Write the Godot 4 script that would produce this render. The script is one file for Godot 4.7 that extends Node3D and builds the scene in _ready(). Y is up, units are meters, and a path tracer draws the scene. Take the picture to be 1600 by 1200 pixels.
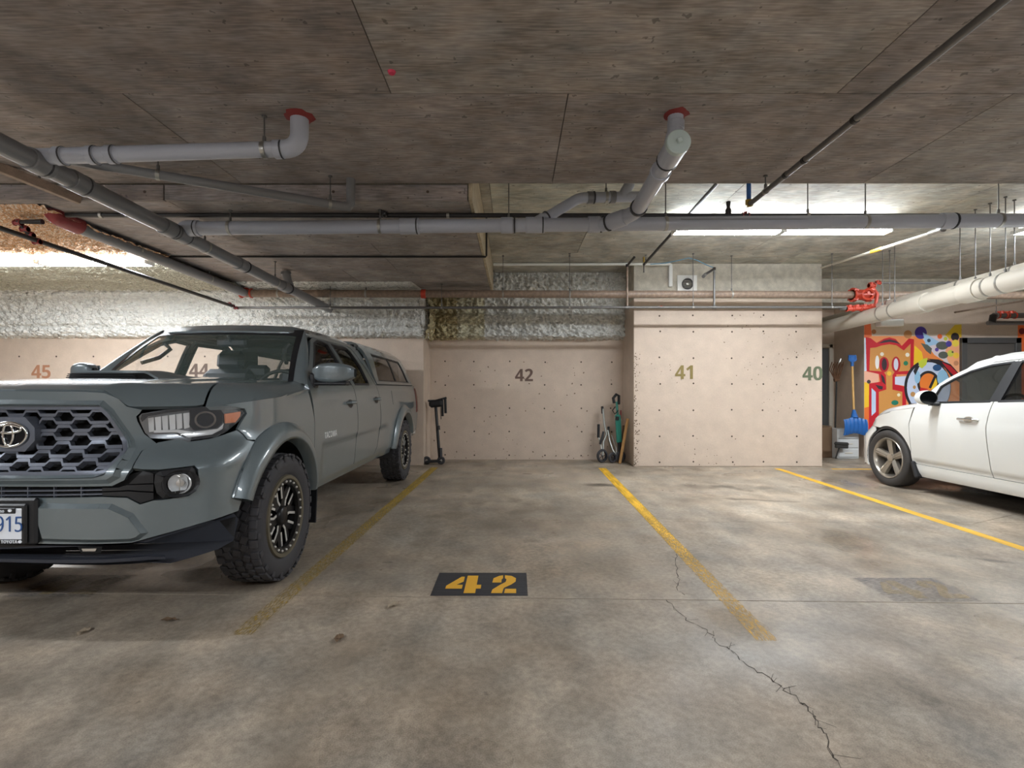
extends Node3D
# An underground parking bay: a grey pickup truck, a white car, pipes under a concrete ceiling, beige concrete walls.
# Metres, y up; the camera stands 1.21 m above the floor and looks along -z.

const EYE := 1.21
const FOCAL := 800.0          # focal length in pixels of the 1600 x 1200 frame
const CENTRE := Vector2(804, 608)
var M := {}
var used := {}

# ---------------------------------------------------------------- mesh collector
class Shape:
	var v := PackedVector3Array()
	var n := PackedVector3Array()
	var uv := PackedVector2Array()
	func tri(a: Vector3, b: Vector3, c: Vector3, na := Vector3.ZERO, nb := Vector3.ZERO, nc := Vector3.ZERO, ua := Vector2.ZERO, ub := Vector2.ZERO, uc := Vector2.ZERO) -> void:
		var g := (b - a).cross(c - a)
		if g.length_squared() < 1e-16:
			return
		if na == Vector3.ZERO:
			na = -g.normalized(); nb = na; nc = na
		if g.dot(na + nb + nc) > 0.0:
			v.append_array([a, c, b]); n.append_array([na, nc, nb]); uv.append_array([ua, uc, ub])
		else:
			v.append_array([a, b, c]); n.append_array([na, nb, nc]); uv.append_array([ua, ub, uc])
	func face(pts: Array, out: Vector3) -> void:      # a flat convex polygon whose front looks along out
		var g: Vector3 = (pts[1] - pts[0]).cross(pts[2] - pts[0]).normalized()
		if g.dot(out) < 0.0:
			g = -g
		for i in range(1, pts.size() - 1):
			tri(pts[0], pts[i], pts[i + 1], g, g, g)
	func quad_uv(a: Vector3, b: Vector3, c: Vector3, d: Vector3, out: Vector3) -> void:   # uv runs 0..1 from a to b (u) and a to d (v)
		tri(a, b, c, out, out, out, Vector2(0, 0), Vector2(1, 0), Vector2(1, 1))
		tri(a, c, d, out, out, out, Vector2(0, 0), Vector2(1, 1), Vector2(0, 1))
	func add(o: Shape, t := Transform3D.IDENTITY) -> Shape:
		for i in range(0, o.v.size(), 3):
			tri(t * o.v[i], t * o.v[i + 1], t * o.v[i + 2], (t.basis * o.n[i]).normalized(), (t.basis * o.n[i + 1]).normalized(), (t.basis * o.n[i + 2]).normalized(), o.uv[i], o.uv[i + 1], o.uv[i + 2])
		return self
	func mirrored() -> Shape:
		return Shape.new().add(self, Transform3D(Basis.from_scale(Vector3(-1, 1, 1)), Vector3.ZERO))
	func both() -> Shape:
		return add(mirrored())
	func box(c: Vector3, s: Vector3, b := Basis.IDENTITY, bevel := 0.0) -> Shape:
		var h := s * 0.5
		var e := minf(bevel, minf(h.x, minf(h.y, h.z)) * 0.95)
		for ax in 3:
			var p := (ax + 1) % 3
			var q := (ax + 2) % 3
			for sg in [-1.0, 1.0]:
				var k := []
				for w in [[-1, -1], [1, -1], [1, 1], [-1, 1]]:
					var x := Vector3.ZERO
					x[ax] = sg * h[ax]; x[p] = w[0] * (h[p] - e); x[q] = w[1] * (h[q] - e)
					k.append(c + b * x)
				var o := Vector3.ZERO
				o[ax] = sg
				face(k, b * o)
				if e > 0.0:
					for s2 in [-1.0, 1.0]:      # chamfer between the faces ax and p
						var k2 := []
						for w in [[0, -1], [1, -1], [1, 1], [0, 1]]:
							var x := Vector3.ZERO
							x[ax] = sg * (h[ax] - (e if w[0] else 0.0)); x[p] = s2 * (h[p] - (0.0 if w[0] else e)); x[q] = w[1] * (h[q] - e)
							k2.append(c + b * x)
						var o2 := Vector3.ZERO
						o2[ax] = sg; o2[p] = s2
						face(k2, b * o2)
		if e > 0.0:
			for sx in [-1.0, 1.0]:
				for sy in [-1.0, 1.0]:
					for sz in [-1.0, 1.0]:
						face([c + b * Vector3(sx * h.x, sy * (h.y - e), sz * (h.z - e)), c + b * Vector3(sx * (h.x - e), sy * h.y, sz * (h.z - e)), c + b * Vector3(sx * (h.x - e), sy * (h.y - e), sz * h.z)], b * Vector3(sx, sy, sz))
		return self
	func tube(path: Array, r, seg := 14, caps := true) -> Shape:   # r: a number, or one radius for each point
		var rings := []
		var dirs := []
		var m := path.size()
		var side := Vector3.ZERO
		for i in m:
			var d: Vector3 = (path[mini(i + 1, m - 1)] - path[maxi(i - 1, 0)]).normalized()
			if side == Vector3.ZERO:
				side = d.cross(Vector3.UP if absf(d.y) < 0.9 else Vector3.RIGHT).normalized()
			side = (side - d * side.dot(d)).normalized()
			var up := d.cross(side)
			var rr: float = r[i] if r is Array else r
			var ring := []
			for k in seg:
				var a := TAU * k / seg
				var o := side * cos(a) + up * sin(a)
				ring.append([path[i] + o * rr, o])
			rings.append(ring)
			dirs.append(d)
		for i in m - 1:
			var steep := Vector3.ZERO
			if r is Array and absf(r[i + 1] - r[i]) > 1e-5:
				var along: float = (path[i + 1] - path[i]).length()
				steep = dirs[i] * clampf((r[i] - r[i + 1]) / maxf(along, 1e-5), -30.0, 30.0)
			for k in seg:
				var k1 := (k + 1) % seg
				var n0: Vector3 = (rings[i][k][1] + steep).normalized()
				var n1: Vector3 = (rings[i][k1][1] + steep).normalized()
				var a: Vector3 = rings[i][k][0]; var b: Vector3 = rings[i][k1][0]
				var c: Vector3 = rings[i + 1][k1][0]; var d: Vector3 = rings[i + 1][k][0]
				var n2: Vector3 = n1 if r is Array else rings[i + 1][k1][1]
				var n3: Vector3 = n0 if r is Array else rings[i + 1][k][1]
				tri(a, b, c, n0, n1, n2); tri(a, c, d, n0, n2, n3)
		if caps:
			for e in [0, m - 1]:
				var o: Vector3 = -dirs[0] if e == 0 else dirs[m - 1]
				for k in seg:
					tri(path[e], rings[e][k][0], rings[e][(k + 1) % seg][0], o, o, o)
		return self
	func lathe(prof: Array, seg := 32, t := Transform3D.IDENTITY, smooth := true) -> Shape:   # prof: Vector2(radius, height along local y)
		var nn := []
		for i in prof.size() - 1:
			var d: Vector2 = prof[i + 1] - prof[i]
			nn.append(Vector2(d.y, -d.x).normalized())
		for i in prof.size() - 1:
			var n0: Vector2 = nn[i]
			var n1: Vector2 = nn[i]
			if smooth:
				if i > 0 and nn[i - 1].dot(nn[i]) > 0.5:
					n0 = (nn[i - 1] + nn[i]).normalized()
				if i < nn.size() - 1 and nn[i + 1].dot(nn[i]) > 0.5:
					n1 = (nn[i + 1] + nn[i]).normalized()
			for k in seg:
				var a0 := TAU * k / seg
				var a1 := TAU * (k + 1) / seg
				var f := func(p: Vector2, a: float) -> Vector3: return t * Vector3(p.x * cos(a), p.y, p.x * sin(a))
				var g := func(q: Vector2, a: float) -> Vector3: return (t.basis * Vector3(q.x * cos(a), q.y, q.x * sin(a))).normalized()
				var p: Vector3 = f.call(prof[i], a0); var q: Vector3 = f.call(prof[i], a1)
				var r: Vector3 = f.call(prof[i + 1], a1); var s: Vector3 = f.call(prof[i + 1], a0)
				tri(p, q, r, g.call(n0, a0), g.call(n0, a1), g.call(n1, a1)); tri(p, r, s, g.call(n0, a0), g.call(n1, a1), g.call(n1, a0))
		return self
	func plate(poly: PackedVector2Array, depth: float, t := Transform3D.IDENTITY) -> Shape:   # extruded outline: local xy, front at z = 0, back at z = -depth
		var idx := Geometry2D.triangulate_polygon(poly)
		var o := t.basis.z.normalized()
		for i in range(0, idx.size(), 3):
			var a := poly[idx[i]]; var b := poly[idx[i + 1]]; var c := poly[idx[i + 2]]
			tri(t * Vector3(a.x, a.y, 0), t * Vector3(b.x, b.y, 0), t * Vector3(c.x, c.y, 0), o, o, o)
			tri(t * Vector3(a.x, a.y, -depth), t * Vector3(b.x, b.y, -depth), t * Vector3(c.x, c.y, -depth), -o, -o, -o)
		var sg := -1.0 if Geometry2D.is_polygon_clockwise(poly) else 1.0
		for i in poly.size():
			var a := poly[i]; var b := poly[(i + 1) % poly.size()]
			var w := (t.basis * Vector3((b - a).y, -(b - a).x, 0) * sg).normalized()
			face([t * Vector3(a.x, a.y, 0), t * Vector3(b.x, b.y, 0), t * Vector3(b.x, b.y, -depth), t * Vector3(a.x, a.y, -depth)], w)
		return self
	func skin(poly: PackedVector2Array, holes: Array, step: float, f: Callable, inside: Vector3, thick := 0.015, lift := 0.0) -> Shape:
		# a curved sheet: the outline poly (with holes) in the plane of f's two parameters, laid on the surface f, its rim turned in by thick
		var lo := poly[0]; var hi := poly[0]
		for p in poly:
			lo = lo.min(p); hi = hi.max(p)
		var nx := ceili((hi.x - lo.x) / step); var ny := ceili((hi.y - lo.y) / step)
		var at := {}
		var look := func(p: Vector2) -> Array:
			var key := Vector2i(roundi(p.x * 20000), roundi(p.y * 20000))
			if not at.has(key):
				var h := 0.004
				var q: Vector3 = f.call(p.x, p.y)
				var m: Vector3 = (f.call(p.x + h, p.y) - f.call(p.x - h, p.y)).cross(f.call(p.x, p.y + h) - f.call(p.x, p.y - h)).normalized()
				if m.dot(q - inside) < 0.0:
					m = -m
				at[key] = [q + m * lift, m]
			return at[key]
		for i in nx:
			var x0 := lo.x + (hi.x - lo.x) * i / nx; var x1 := lo.x + (hi.x - lo.x) * (i + 1) / nx
			for j in ny:
				var y0 := lo.y + (hi.y - lo.y) * j / ny; var y1 := lo.y + (hi.y - lo.y) * (j + 1) / ny
				var bits: Array = Geometry2D.intersect_polygons(PackedVector2Array([Vector2(x0, y0), Vector2(x1, y0), Vector2(x1, y1), Vector2(x0, y1)]), poly)
				for hole in holes:
					var left := []
					for b in bits:
						left.append_array(Geometry2D.clip_polygons(b, hole))
					bits = left
				for b in bits:
					if b.size() < 3 or Geometry2D.is_polygon_clockwise(b):
						continue
					var idx := Geometry2D.triangulate_polygon(b)
					for k in range(0, idx.size(), 3):
						var p: Array = look.call(b[idx[k]]); var q: Array = look.call(b[idx[k + 1]]); var r: Array = look.call(b[idx[k + 2]])
						tri(p[0], q[0], r[0], p[1], q[1], r[1], b[idx[k]], b[idx[k + 1]], b[idx[k + 2]])
		if thick > 0.0:
			for ring in [poly] + holes:
				var sg := -1.0 if Geometry2D.is_polygon_clockwise(ring) else 1.0
				if ring != poly:
					sg = -sg
				for i in ring.size():
					var a: Vector2 = ring[i]; var b: Vector2 = ring[(i + 1) % ring.size()]
					var parts := maxi(1, ceili((b - a).length() / (step * 1.5)))
					for k in parts:
						var p: Array = look.call(a.lerp(b, float(k) / parts)); var q: Array = look.call(a.lerp(b, float(k + 1) / parts))
						var o: Vector3 = (q[0] - p[0]).cross(p[1]).normalized()
						var mid2 := a.lerp(b, (k + 0.5) / parts) + Vector2((b - a).y, -(b - a).x).normalized() * sg * 0.003
						if o.dot(f.call(mid2.x, mid2.y) - (p[0] + q[0]) * 0.5) < 0.0:
							o = -o
						face([p[0], q[0], q[0] - q[1] * thick, p[0] - p[1] * thick], o)
		return self
	func sheet(f: Callable, nu: int, nv: int, towards: Vector3, uvs := Vector2.ONE) -> Shape:     # f(0..1, 0..1), front looks towards the point
		var g := []
		for i in nu + 1:
			var row := []
			for j in nv + 1:
				row.append(f.call(float(i) / nu, float(j) / nv))
			g.append(row)
		var nm := []
		for i in nu + 1:
			var row := []
			for j in nv + 1:
				var m: Vector3 = (g[mini(i + 1, nu)][j] - g[maxi(i - 1, 0)][j]).cross(g[i][mini(j + 1, nv)] - g[i][maxi(j - 1, 0)]).normalized()
				row.append(m if m.dot(towards - g[i][j]) > 0.0 else -m)
			nm.append(row)
		for i in nu:
			for j in nv:
				var a := Vector2(float(i) / nu, float(j) / nv) * uvs; var c := Vector2(float(i + 1) / nu, float(j + 1) / nv) * uvs
				tri(g[i][j], g[i + 1][j], g[i + 1][j + 1], nm[i][j], nm[i + 1][j], nm[i + 1][j + 1], a, Vector2(c.x, a.y), c)
				tri(g[i][j], g[i + 1][j + 1], g[i][j + 1], nm[i][j], nm[i + 1][j + 1], nm[i][j + 1], a, c, Vector2(a.x, c.y))
		return self
	func mesh() -> ArrayMesh:
		var arr := []
		arr.resize(Mesh.ARRAY_MAX)
		arr[Mesh.ARRAY_VERTEX] = v; arr[Mesh.ARRAY_NORMAL] = n; arr[Mesh.ARRAY_TEX_UV] = uv
		var m := ArrayMesh.new()
		if v.size():
			m.add_surface_from_arrays(Mesh.PRIMITIVE_TRIANGLES, arr)
		return m

# ---------------------------------------------------------------- nodes
func shape() -> Shape:
	return Shape.new()

func numbered(called: String) -> String:
	used[called] = used.get(called, -1) + 1
	return called if used[called] == 0 else "%s_%03d" % [called, used[called]]

func tag(o: Node, label: String, category := "", group := "", kind := "") -> Node:
	if label: o.set_meta("label", label)
	if category: o.set_meta("category", category)
	if group: o.set_meta("group", group)
	if kind: o.set_meta("kind", kind)
	return o

func thing(called: String, label: String, category: String, where := Vector3.ZERO, group := "", turn := 0.0) -> Node3D:
	var o := Node3D.new()
	o.name = numbered(called)
	add_child(o)
	o.position = where
	o.rotation.y = turn
	tag(o, label, category, group)
	return o

func part(parent: Node, called: String, s, m: Material, label := "") -> MeshInstance3D:
	var o := MeshInstance3D.new()
	o.name = called if parent != self else numbered(called)
	o.mesh = s.mesh() if s is Shape else s
	o.material_override = m
	parent.add_child(o, true)
	if label: o.set_meta("label", label)
	return o

func struct(called: String, s, m: Material, label := "") -> MeshInstance3D:
	var o := part(self, called, s, m, label)
	o.set_meta("kind", "structure")
	return o

func pixel(x: float, y: float, depth: float) -> Vector3:      # the point that the photograph shows at (x, y), depth metres from the camera's plane
	return Vector3((x - CENTRE.x) * depth / FOCAL, EYE + (CENTRE.y - y) * depth / FOCAL, -depth)

func poly(a: Array) -> PackedVector2Array:
	var p := PackedVector2Array()
	for i in range(0, a.size(), 2):
		p.append(Vector2(a[i], a[i + 1]))
	if Geometry2D.is_polygon_clockwise(p):
		p.reverse()
	return p

func shrunk(p: PackedVector2Array, by: float) -> PackedVector2Array:
	var r := Geometry2D.offset_polygon(p, -by)
	return r[0] if r.size() else p

func disc(c: Vector2, rx: float, ry: float, k := 24) -> PackedVector2Array:
	var p := PackedVector2Array()
	for i in k:
		p.append(c + Vector2(cos(TAU * i / k) * rx, sin(TAU * i / k) * ry))
	return p

func curve(xs: Array, ys: Array, x: float) -> float:            # smooth curve through a table
	var m := xs.size()
	if x <= xs[0]: return ys[0]
	if x >= xs[m - 1]: return ys[m - 1]
	var i := 0
	while x > xs[i + 1]:
		i += 1
	var h: float = xs[i + 1] - xs[i]
	var t = (x - xs[i]) / h
	var d0: float = (ys[i + 1] - ys[maxi(i - 1, 0)]) / (xs[i + 1] - xs[maxi(i - 1, 0)])
	var d1: float = (ys[mini(i + 2, m - 1)] - ys[i]) / (xs[mini(i + 2, m - 1)] - xs[i])
	return ys[i] * (2*t*t*t - 3*t*t + 1) + d0 * h * (t*t*t - 2*t*t + t) + ys[i + 1] * (3*t*t - 2*t*t*t) + d1 * h * (t*t*t - t*t)

func bend(a: Vector3, b: Vector3, c: Vector3, r: float, k := 6) -> Array:    # points of a rounded corner at b
	var p := b + (a - b).normalized() * r
	var q := b + (c - b).normalized() * r
	var out := []
	for i in k + 1:
		var t := float(i) / k
		out.append(p.lerp(b, t).lerp(b.lerp(q, t), t))
	return out

# ---------------------------------------------------------------- materials
func rgb(r: float, g: float, b: float) -> Color:
	return Color(r / 255.0, g / 255.0, b / 255.0)

func mat(called: String, c: Color, rough := 0.6, metal := 0.0) -> StandardMaterial3D:
	var m := StandardMaterial3D.new()
	m.resource_name = called
	m.albedo_color = c
	m.roughness = rough
	m.metallic = metal
	M[called] = m
	return m

func noise(seed_: int, freq: float, octaves := 4) -> FastNoiseLite:
	var f := FastNoiseLite.new()
	f.seed = seed_
	f.noise_type = FastNoiseLite.TYPE_SIMPLEX_SMOOTH
	f.frequency = freq
	f.fractal_octaves = octaves
	return f

func grey(seed_: int, w: int, h: int, freq: float, octaves := 4, pw := 0, ph := 0) -> PackedByteArray:   # seamless noise; pw x ph are the pixels before it is stretched to w x h
	var im := noise(seed_, freq, octaves).get_seamless_image(pw if pw else w, ph if ph else h, false, false, 0.1, true)
	im.convert(Image.FORMAT_L8)
	if im.get_width() != w or im.get_height() != h:
		im.resize(w, h, Image.INTERPOLATE_CUBIC)
	return im.get_data()

func picture(data: PackedByteArray, w: int, h: int, format := Image.FORMAT_RGB8) -> ImageTexture:
	return ImageTexture.create_from_image(Image.create_from_data(w, h, false, format, data))

func relief(m: StandardMaterial3D, seed_: int, freq: float, cm: float, size := 512) -> void:
	m.heightmap_enabled = true
	m.heightmap_scale = cm
	m.heightmap_texture = picture(grey(seed_, size, size, freq, 5), size, size, Image.FORMAT_L8)

func pitted(m: StandardMaterial3D, seed_: int, cm: float) -> void:        # the bubbly relief of sprayed foam
	var f := noise(seed_, 0.06, 3)
	f.noise_type = FastNoiseLite.TYPE_CELLULAR
	f.cellular_return_type = FastNoiseLite.RETURN_DISTANCE
	var im := f.get_seamless_image(512, 512, true, false, 0.1, true)
	im.convert(Image.FORMAT_L8)
	m.heightmap_enabled = true
	m.heightmap_scale = cm
	m.heightmap_texture = ImageTexture.create_from_image(im)

func triplanar(m: StandardMaterial3D, per_metre: float, world := true) -> void:
	m.uv1_triplanar = true
	m.uv1_world_triplanar = world
	m.uv1_scale = Vector3.ONE * per_metre

func mottled(called: String, base: Color, spread: float, seed_: int, rough: float, freq := 0.02, spots := 0.0, spot := Color.BLACK, streak := 1) -> StandardMaterial3D:
	# base colour with coarse and fine patches, and dark specks where spots > 0
	var w := 512
	var a := grey(seed_, w, w, freq, 4)
	var b := grey(seed_ + 7, w, w, 0.16, 3, w / streak, w)
	var c := grey(seed_ + 13, w, w, 0.07, 2)
	var d := PackedByteArray()
	d.resize(w * w * 3)
	for i in w * w:
		var k := 1.0 + spread * ((a[i] - 128) / 128.0 + 0.7 * (b[i] - 128) / 128.0)
		var s := clampf((c[i] / 255.0 - (1.0 - spots)) * 12.0, 0.0, 1.0) if spots > 0.0 else 0.0
		d[i * 3] = clampi(int(lerpf(base.r * 255.0 * k, spot.r * 255.0, s)), 0, 255)
		d[i * 3 + 1] = clampi(int(lerpf(base.g * 255.0 * k, spot.g * 255.0, s)), 0, 255)
		d[i * 3 + 2] = clampi(int(lerpf(base.b * 255.0 * k, spot.b * 255.0, s)), 0, 255)
	var m := mat(called, Color.WHITE, rough)
	m.albedo_texture = picture(d, w, w)
	return m

# ---------------------------------------------------------------- the script's order: camera and light, structure, pipes, vehicles, small things
func _ready() -> void:
	set_camera_and_light()
	make_materials()
	build_structure()
	build_floor()
	build_foam()
	build_lamps()
	build_pipes()
	build_truck()
	build_car()
	build_corner_things()
	build_wall_fittings()

func set_camera_and_light() -> void:
	var cam := Camera3D.new()
	cam.name = "camera"
	add_child(cam)
	cam.position = Vector3(0, EYE, 0)
	cam.projection = Camera3D.PROJECTION_FRUSTUM
	cam.near = 0.05
	cam.far = 80.0
	cam.size = 2.0 * 0.05 * 600.0 / FOCAL
	cam.frustum_offset = Vector2((800.0 - CENTRE.x) / FOCAL, (CENTRE.y - 600.0) / FOCAL) * 0.05
	cam.current = true
	var e := Environment.new()
	e.background_mode = Environment.BG_COLOR
	e.background_color = Color.BLACK
	e.tonemap_mode = Environment.TONE_MAPPER_LINEAR
	e.tonemap_exposure = EXPOSURE
	e.sdfgi_enabled = true
	e.ssao_enabled = true
	e.ssil_enabled = true
	var w := WorldEnvironment.new()
	w.name = "environment"
	w.environment = e
	add_child(w)

const EXPOSURE := 2.3
const LAMP_COLOUR := Color(0.95, 0.975, 1.0)

# a fluorescent strip: steel tray, end caps and two bare tubes; the light leaves it downwards and, past the tray, upwards
func strip_light(where: Vector3, length: float, label: String, power: float, drop: float, sections := 2, group := "fluorescent strip lights") -> void:
	var t := thing("strip_light", label, "light", where, group)
	for s in sections:
		var l := length / sections
		var x := -length / 2 + l * (s + 0.5)
		part(t, "tray", shape().box(Vector3(x, 0.03, 0), Vector3(l - 0.01, 0.05, 0.055), Basis.IDENTITY, 0.006), M.lamp_tray)
		for sz in [-1, 1]:
			part(t, "tube", shape().tube([Vector3(x - l / 2 + 0.04, -0.018, sz * 0.058), Vector3(x + l / 2 - 0.04, -0.018, sz * 0.058)], 0.014, 10), M.lamp_tube)
		for sx in [-1, 1]:
			part(t, "socket", shape().box(Vector3(x + sx * (l / 2 - 0.025), -0.012, 0), Vector3(0.02, 0.045, 0.15), Basis.IDENTITY, 0.004), M.lamp_tray)
	for sx in [-1, 1]:
		part(t, "hanging_rod", shape().tube([Vector3(sx * length * 0.35, 0.05, 0), Vector3(sx * length * 0.35, drop, 0)], 0.005, 6), M.zinc)
	for up in [false, true]:
		var a := AreaLight3D.new()
		a.name = "glow_up" if up else "glow"
		t.add_child(a, true)
		a.position = Vector3(0, 0.060 if up else -0.036, 0)
		a.rotation_degrees.x = 90 if up else -90
		a.area_size = Vector2(length - 0.1, 0.1)
		a.light_color = LAMP_COLOUR
		a.light_energy = power * (0.10 if up else 1.0)
		a.area_range = 40.0
		a.area_attenuation = 2.0
		a.shadow_enabled = true

func make_materials() -> void:
	# concrete that keeps the print of plywood: streaks along x, stains, a few pits
	var w := 1024
	var fine := grey(3, w, w, 0.16, 4, 96, w)
	var mid := grey(11, w, w, 0.018, 4, 512, w)
	var big := grey(23, w, w, 0.0045, 3)
	var pit := grey(31, w, w, 0.03, 3)
	var d := PackedByteArray()
	d.resize(w * w * 3)
	for i in w * w:
		var k := 0.92 + 0.36 * (fine[i] / 255.0 - 0.5) + 0.16 * (mid[i] / 255.0 - 0.5) + 0.24 * (big[i] / 255.0 - 0.5) + 0.10 * (pit[i] / 255.0 - 0.5)
		var warm := (mid[(i + 5000) % (w * w)] / 255.0 - 0.5) * 0.05
		if pit[i] > 214: k *= 0.72
		d[i * 3] = clampi(int(160.0 * (k + warm)), 0, 255)
		d[i * 3 + 1] = clampi(int(154.0 * k), 0, 255)
		d[i * 3 + 2] = clampi(int(152.0 * (k - warm)), 0, 255)
	var form := picture(d, w, w)
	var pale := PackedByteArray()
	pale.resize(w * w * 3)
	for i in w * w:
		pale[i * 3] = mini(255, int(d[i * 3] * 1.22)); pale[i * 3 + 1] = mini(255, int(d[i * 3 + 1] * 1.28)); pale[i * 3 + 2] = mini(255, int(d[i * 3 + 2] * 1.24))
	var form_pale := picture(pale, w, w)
	for i in 3:
		var m := mat("form_concrete_%d" % i, [rgb(250, 244, 240), rgb(232, 224, 218), rgb(255, 252, 246)][i], 0.72)
		m.albedo_texture = form
		triplanar(m, 0.36)
		m.uv1_offset = Vector3(0.31, 0.17, 0.43) * i
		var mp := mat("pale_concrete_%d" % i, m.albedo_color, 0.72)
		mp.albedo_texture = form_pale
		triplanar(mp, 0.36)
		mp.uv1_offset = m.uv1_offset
		if i == 0: relief(m, 41, 0.03, 0.25)
		else:
			m.heightmap_enabled = true; m.heightmap_scale = 0.25; m.heightmap_texture = M.form_concrete_0.heightmap_texture
	var m2 := mottled("bare_concrete", rgb(196, 190, 176), 0.09, 51, 0.8, 0.02, 0.10, rgb(150, 142, 128))
	triplanar(m2, 0.7)
	var p := mottled("wall_paint", rgb(198, 180, 163), 0.030, 61, 0.62, 0.015, 0.07, rgb(172, 150, 130))
	triplanar(p, 0.45)
	relief(p, 63, 0.02, 0.25)
	var timber := mottled("form_timber", rgb(176, 162, 136), 0.12, 71, 0.7, 0.02, 0.0, Color.BLACK, 1)
	triplanar(timber, 0.8)
	mat("tie_hole", rgb(74, 62, 54), 0.9)
	mat("scuff", rgb(110, 92, 76), 0.9)
	mat("number_brown", rgb(100, 78, 68), 0.6)
	mat("number_olive", rgb(128, 112, 62), 0.6)
	mat("number_green", rgb(92, 100, 74), 0.6)
	mat("number_rust", rgb(168, 120, 92), 0.6)
	var f := mottled("spray_foam", rgb(240, 239, 233), 0.05, 81, 0.85, 0.03)
	triplanar(f, 1.2)
	pitted(f, 83, 4.0)
	var fy := mottled("stained_foam", rgb(196, 184, 146), 0.26, 91, 0.85, 0.015, 0.30, rgb(140, 112, 66))
	triplanar(fy, 0.9)
	pitted(fy, 83, 4.0)
	var fp := mottled("pale_stained_foam", rgb(220, 214, 188), 0.16, 95, 0.85, 0.015, 0.22, rgb(170, 150, 100))
	triplanar(fp, 0.9)
	pitted(fp, 83, 4.0)
	var fo := mottled("rusty_fibre", rgb(188, 140, 98), 0.30, 101, 0.9, 0.03, 0.42, rgb(228, 214, 196), 2)
	triplanar(fo, 1.1)
	relief(fo, 103, 0.05, 2.0)
	var fg := mottled("grey_foam", rgb(188, 184, 166), 0.16, 111, 0.85, 0.03, 0.25, rgb(146, 140, 116))
	triplanar(fg, 1.0)
	pitted(fg, 83, 4.0)
	mat("lamp_tray", rgb(228, 228, 226), 0.4)
	var tube := mat("lamp_tube", rgb(250, 250, 250), 0.3)
	tube.emission_enabled = true
	tube.emission = LAMP_COLOUR
	tube.emission_energy_multiplier = TUBE_GLOW
	# pipes
	mat("pvc_grey", rgb(172, 176, 187), 0.32)
	mat("pvc_dark", rgb(122, 122, 124), 0.36)
	mat("pvc_joint", rgb(52, 52, 56), 0.5)
	mat("pvc_cap", rgb(186, 200, 196), 0.35)
	mat("black_steel", rgb(48, 46, 46), 0.42, 0.2)
	mat("grey_steel", rgb(112, 110, 108), 0.4, 0.5)
	var brown := mottled("brown_steel", rgb(142, 122, 106), 0.16, 121, 0.45, 0.03)
	triplanar(brown, 1.0)
	mat("zinc", rgb(170, 168, 162), 0.35, 0.8)
	mat("valve_red", rgb(200, 70, 48), 0.4)
	mat("dark_red", rgb(132, 44, 44), 0.4)
	mat("sealant_red", rgb(128, 46, 44), 0.75)
	mat("cream_pipe", rgb(198, 191, 178), 0.42)
	mat("white_plastic", rgb(236, 236, 232), 0.4)
	mat("blue_plastic", rgb(40, 92, 158), 0.4)
	mat("brass", rgb(178, 148, 70), 0.35, 0.7)
	mat("yellow_tag", rgb(226, 186, 60), 0.5)
	mat("dark_grey_paint", rgb(92, 88, 84), 0.5)
	mat("frame_grey", rgb(78, 78, 78), 0.45)
	mat("cable_blue", rgb(110, 160, 190), 0.5)
	# vehicles
	var paint := mat("truck_paint", rgb(108, 119, 123), 0.34, 0.2)
	paint.clearcoat_enabled = true
	paint.clearcoat = 1.0
	paint.clearcoat_roughness = 0.06
	var white := mat("car_paint", rgb(224, 224, 219), 0.4)
	white.clearcoat_enabled = true
	white.clearcoat = 1.0
	white.clearcoat_roughness = 0.05
	mat("black_trim", rgb(30, 31, 34), 0.45)
	mat("valance_black", rgb(44, 47, 56), 0.5)
	mat("gap_black", rgb(10, 10, 11), 0.9)
	mat("grille_bar", rgb(110, 115, 126), 0.38, 0.35)
	mat("satin_letter", rgb(214, 216, 216), 0.4, 0.1)
	mat("chrome", rgb(222, 224, 226), 0.10, 1.0)
	mat("satin_silver", rgb(196, 194, 190), 0.3, 0.85)
	mat("lamp_bowl", rgb(232, 235, 237), 0.2, 0.25)
	mat("lamp_back", rgb(150, 154, 158), 0.25, 0.5)
	mat("lens_dark", rgb(26, 28, 32), 0.08, 0.2)
	mat("amber", rgb(214, 128, 84), 0.2)
	mat("tail_red", rgb(110, 26, 24), 0.2)
	mat("rubber", rgb(58, 57, 60), 0.75)
	mat("rubber_side", rgb(60, 57, 55), 0.7)
	mat("rim_black", rgb(24, 24, 26), 0.35, 0.3)
	mat("rim_edge", rgb(214, 212, 206), 0.3, 0.3)
	mat("rim_ring", rgb(110, 104, 88), 0.5, 0.4)
	mat("car_rim", rgb(176, 168, 156), 0.3, 0.7)
	mat("seat_leather", rgb(40, 46, 58), 0.45)
	mat("cabin_dark", rgb(34, 34, 36), 0.7)
	mat("plate_white", rgb(226, 230, 236), 0.4)
	mat("plate_blue", rgb(44, 84, 142), 0.4)
	mat("mirror_glass", rgb(200, 205, 210), 0.04, 1.0)
	var g := mat("clear_glass", Color(0.75, 0.85, 0.8, 0.10), 0.02)
	g.transparency = BaseMaterial3D.TRANSPARENCY_ALPHA
	var gt := mat("tinted_glass", Color(0.03, 0.035, 0.035, 0.72), 0.03)
	gt.transparency = BaseMaterial3D.TRANSPARENCY_ALPHA
	var gg := mat("green_glass", Color(0.10, 0.14, 0.12, 0.38), 0.02)
	gg.transparency = BaseMaterial3D.TRANSPARENCY_ALPHA
	var gl := mat("lamp_cover", Color(0.9, 0.92, 0.95, 0.06), 0.02)
	gl.transparency = BaseMaterial3D.TRANSPARENCY_ALPHA
	# small things
	mat("broom_black", rgb(42, 40, 38), 0.7)
	mat("bristle", rgb(96, 66, 44), 0.9)
	mat("handle_wood", rgb(206, 162, 96), 0.55)
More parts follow.
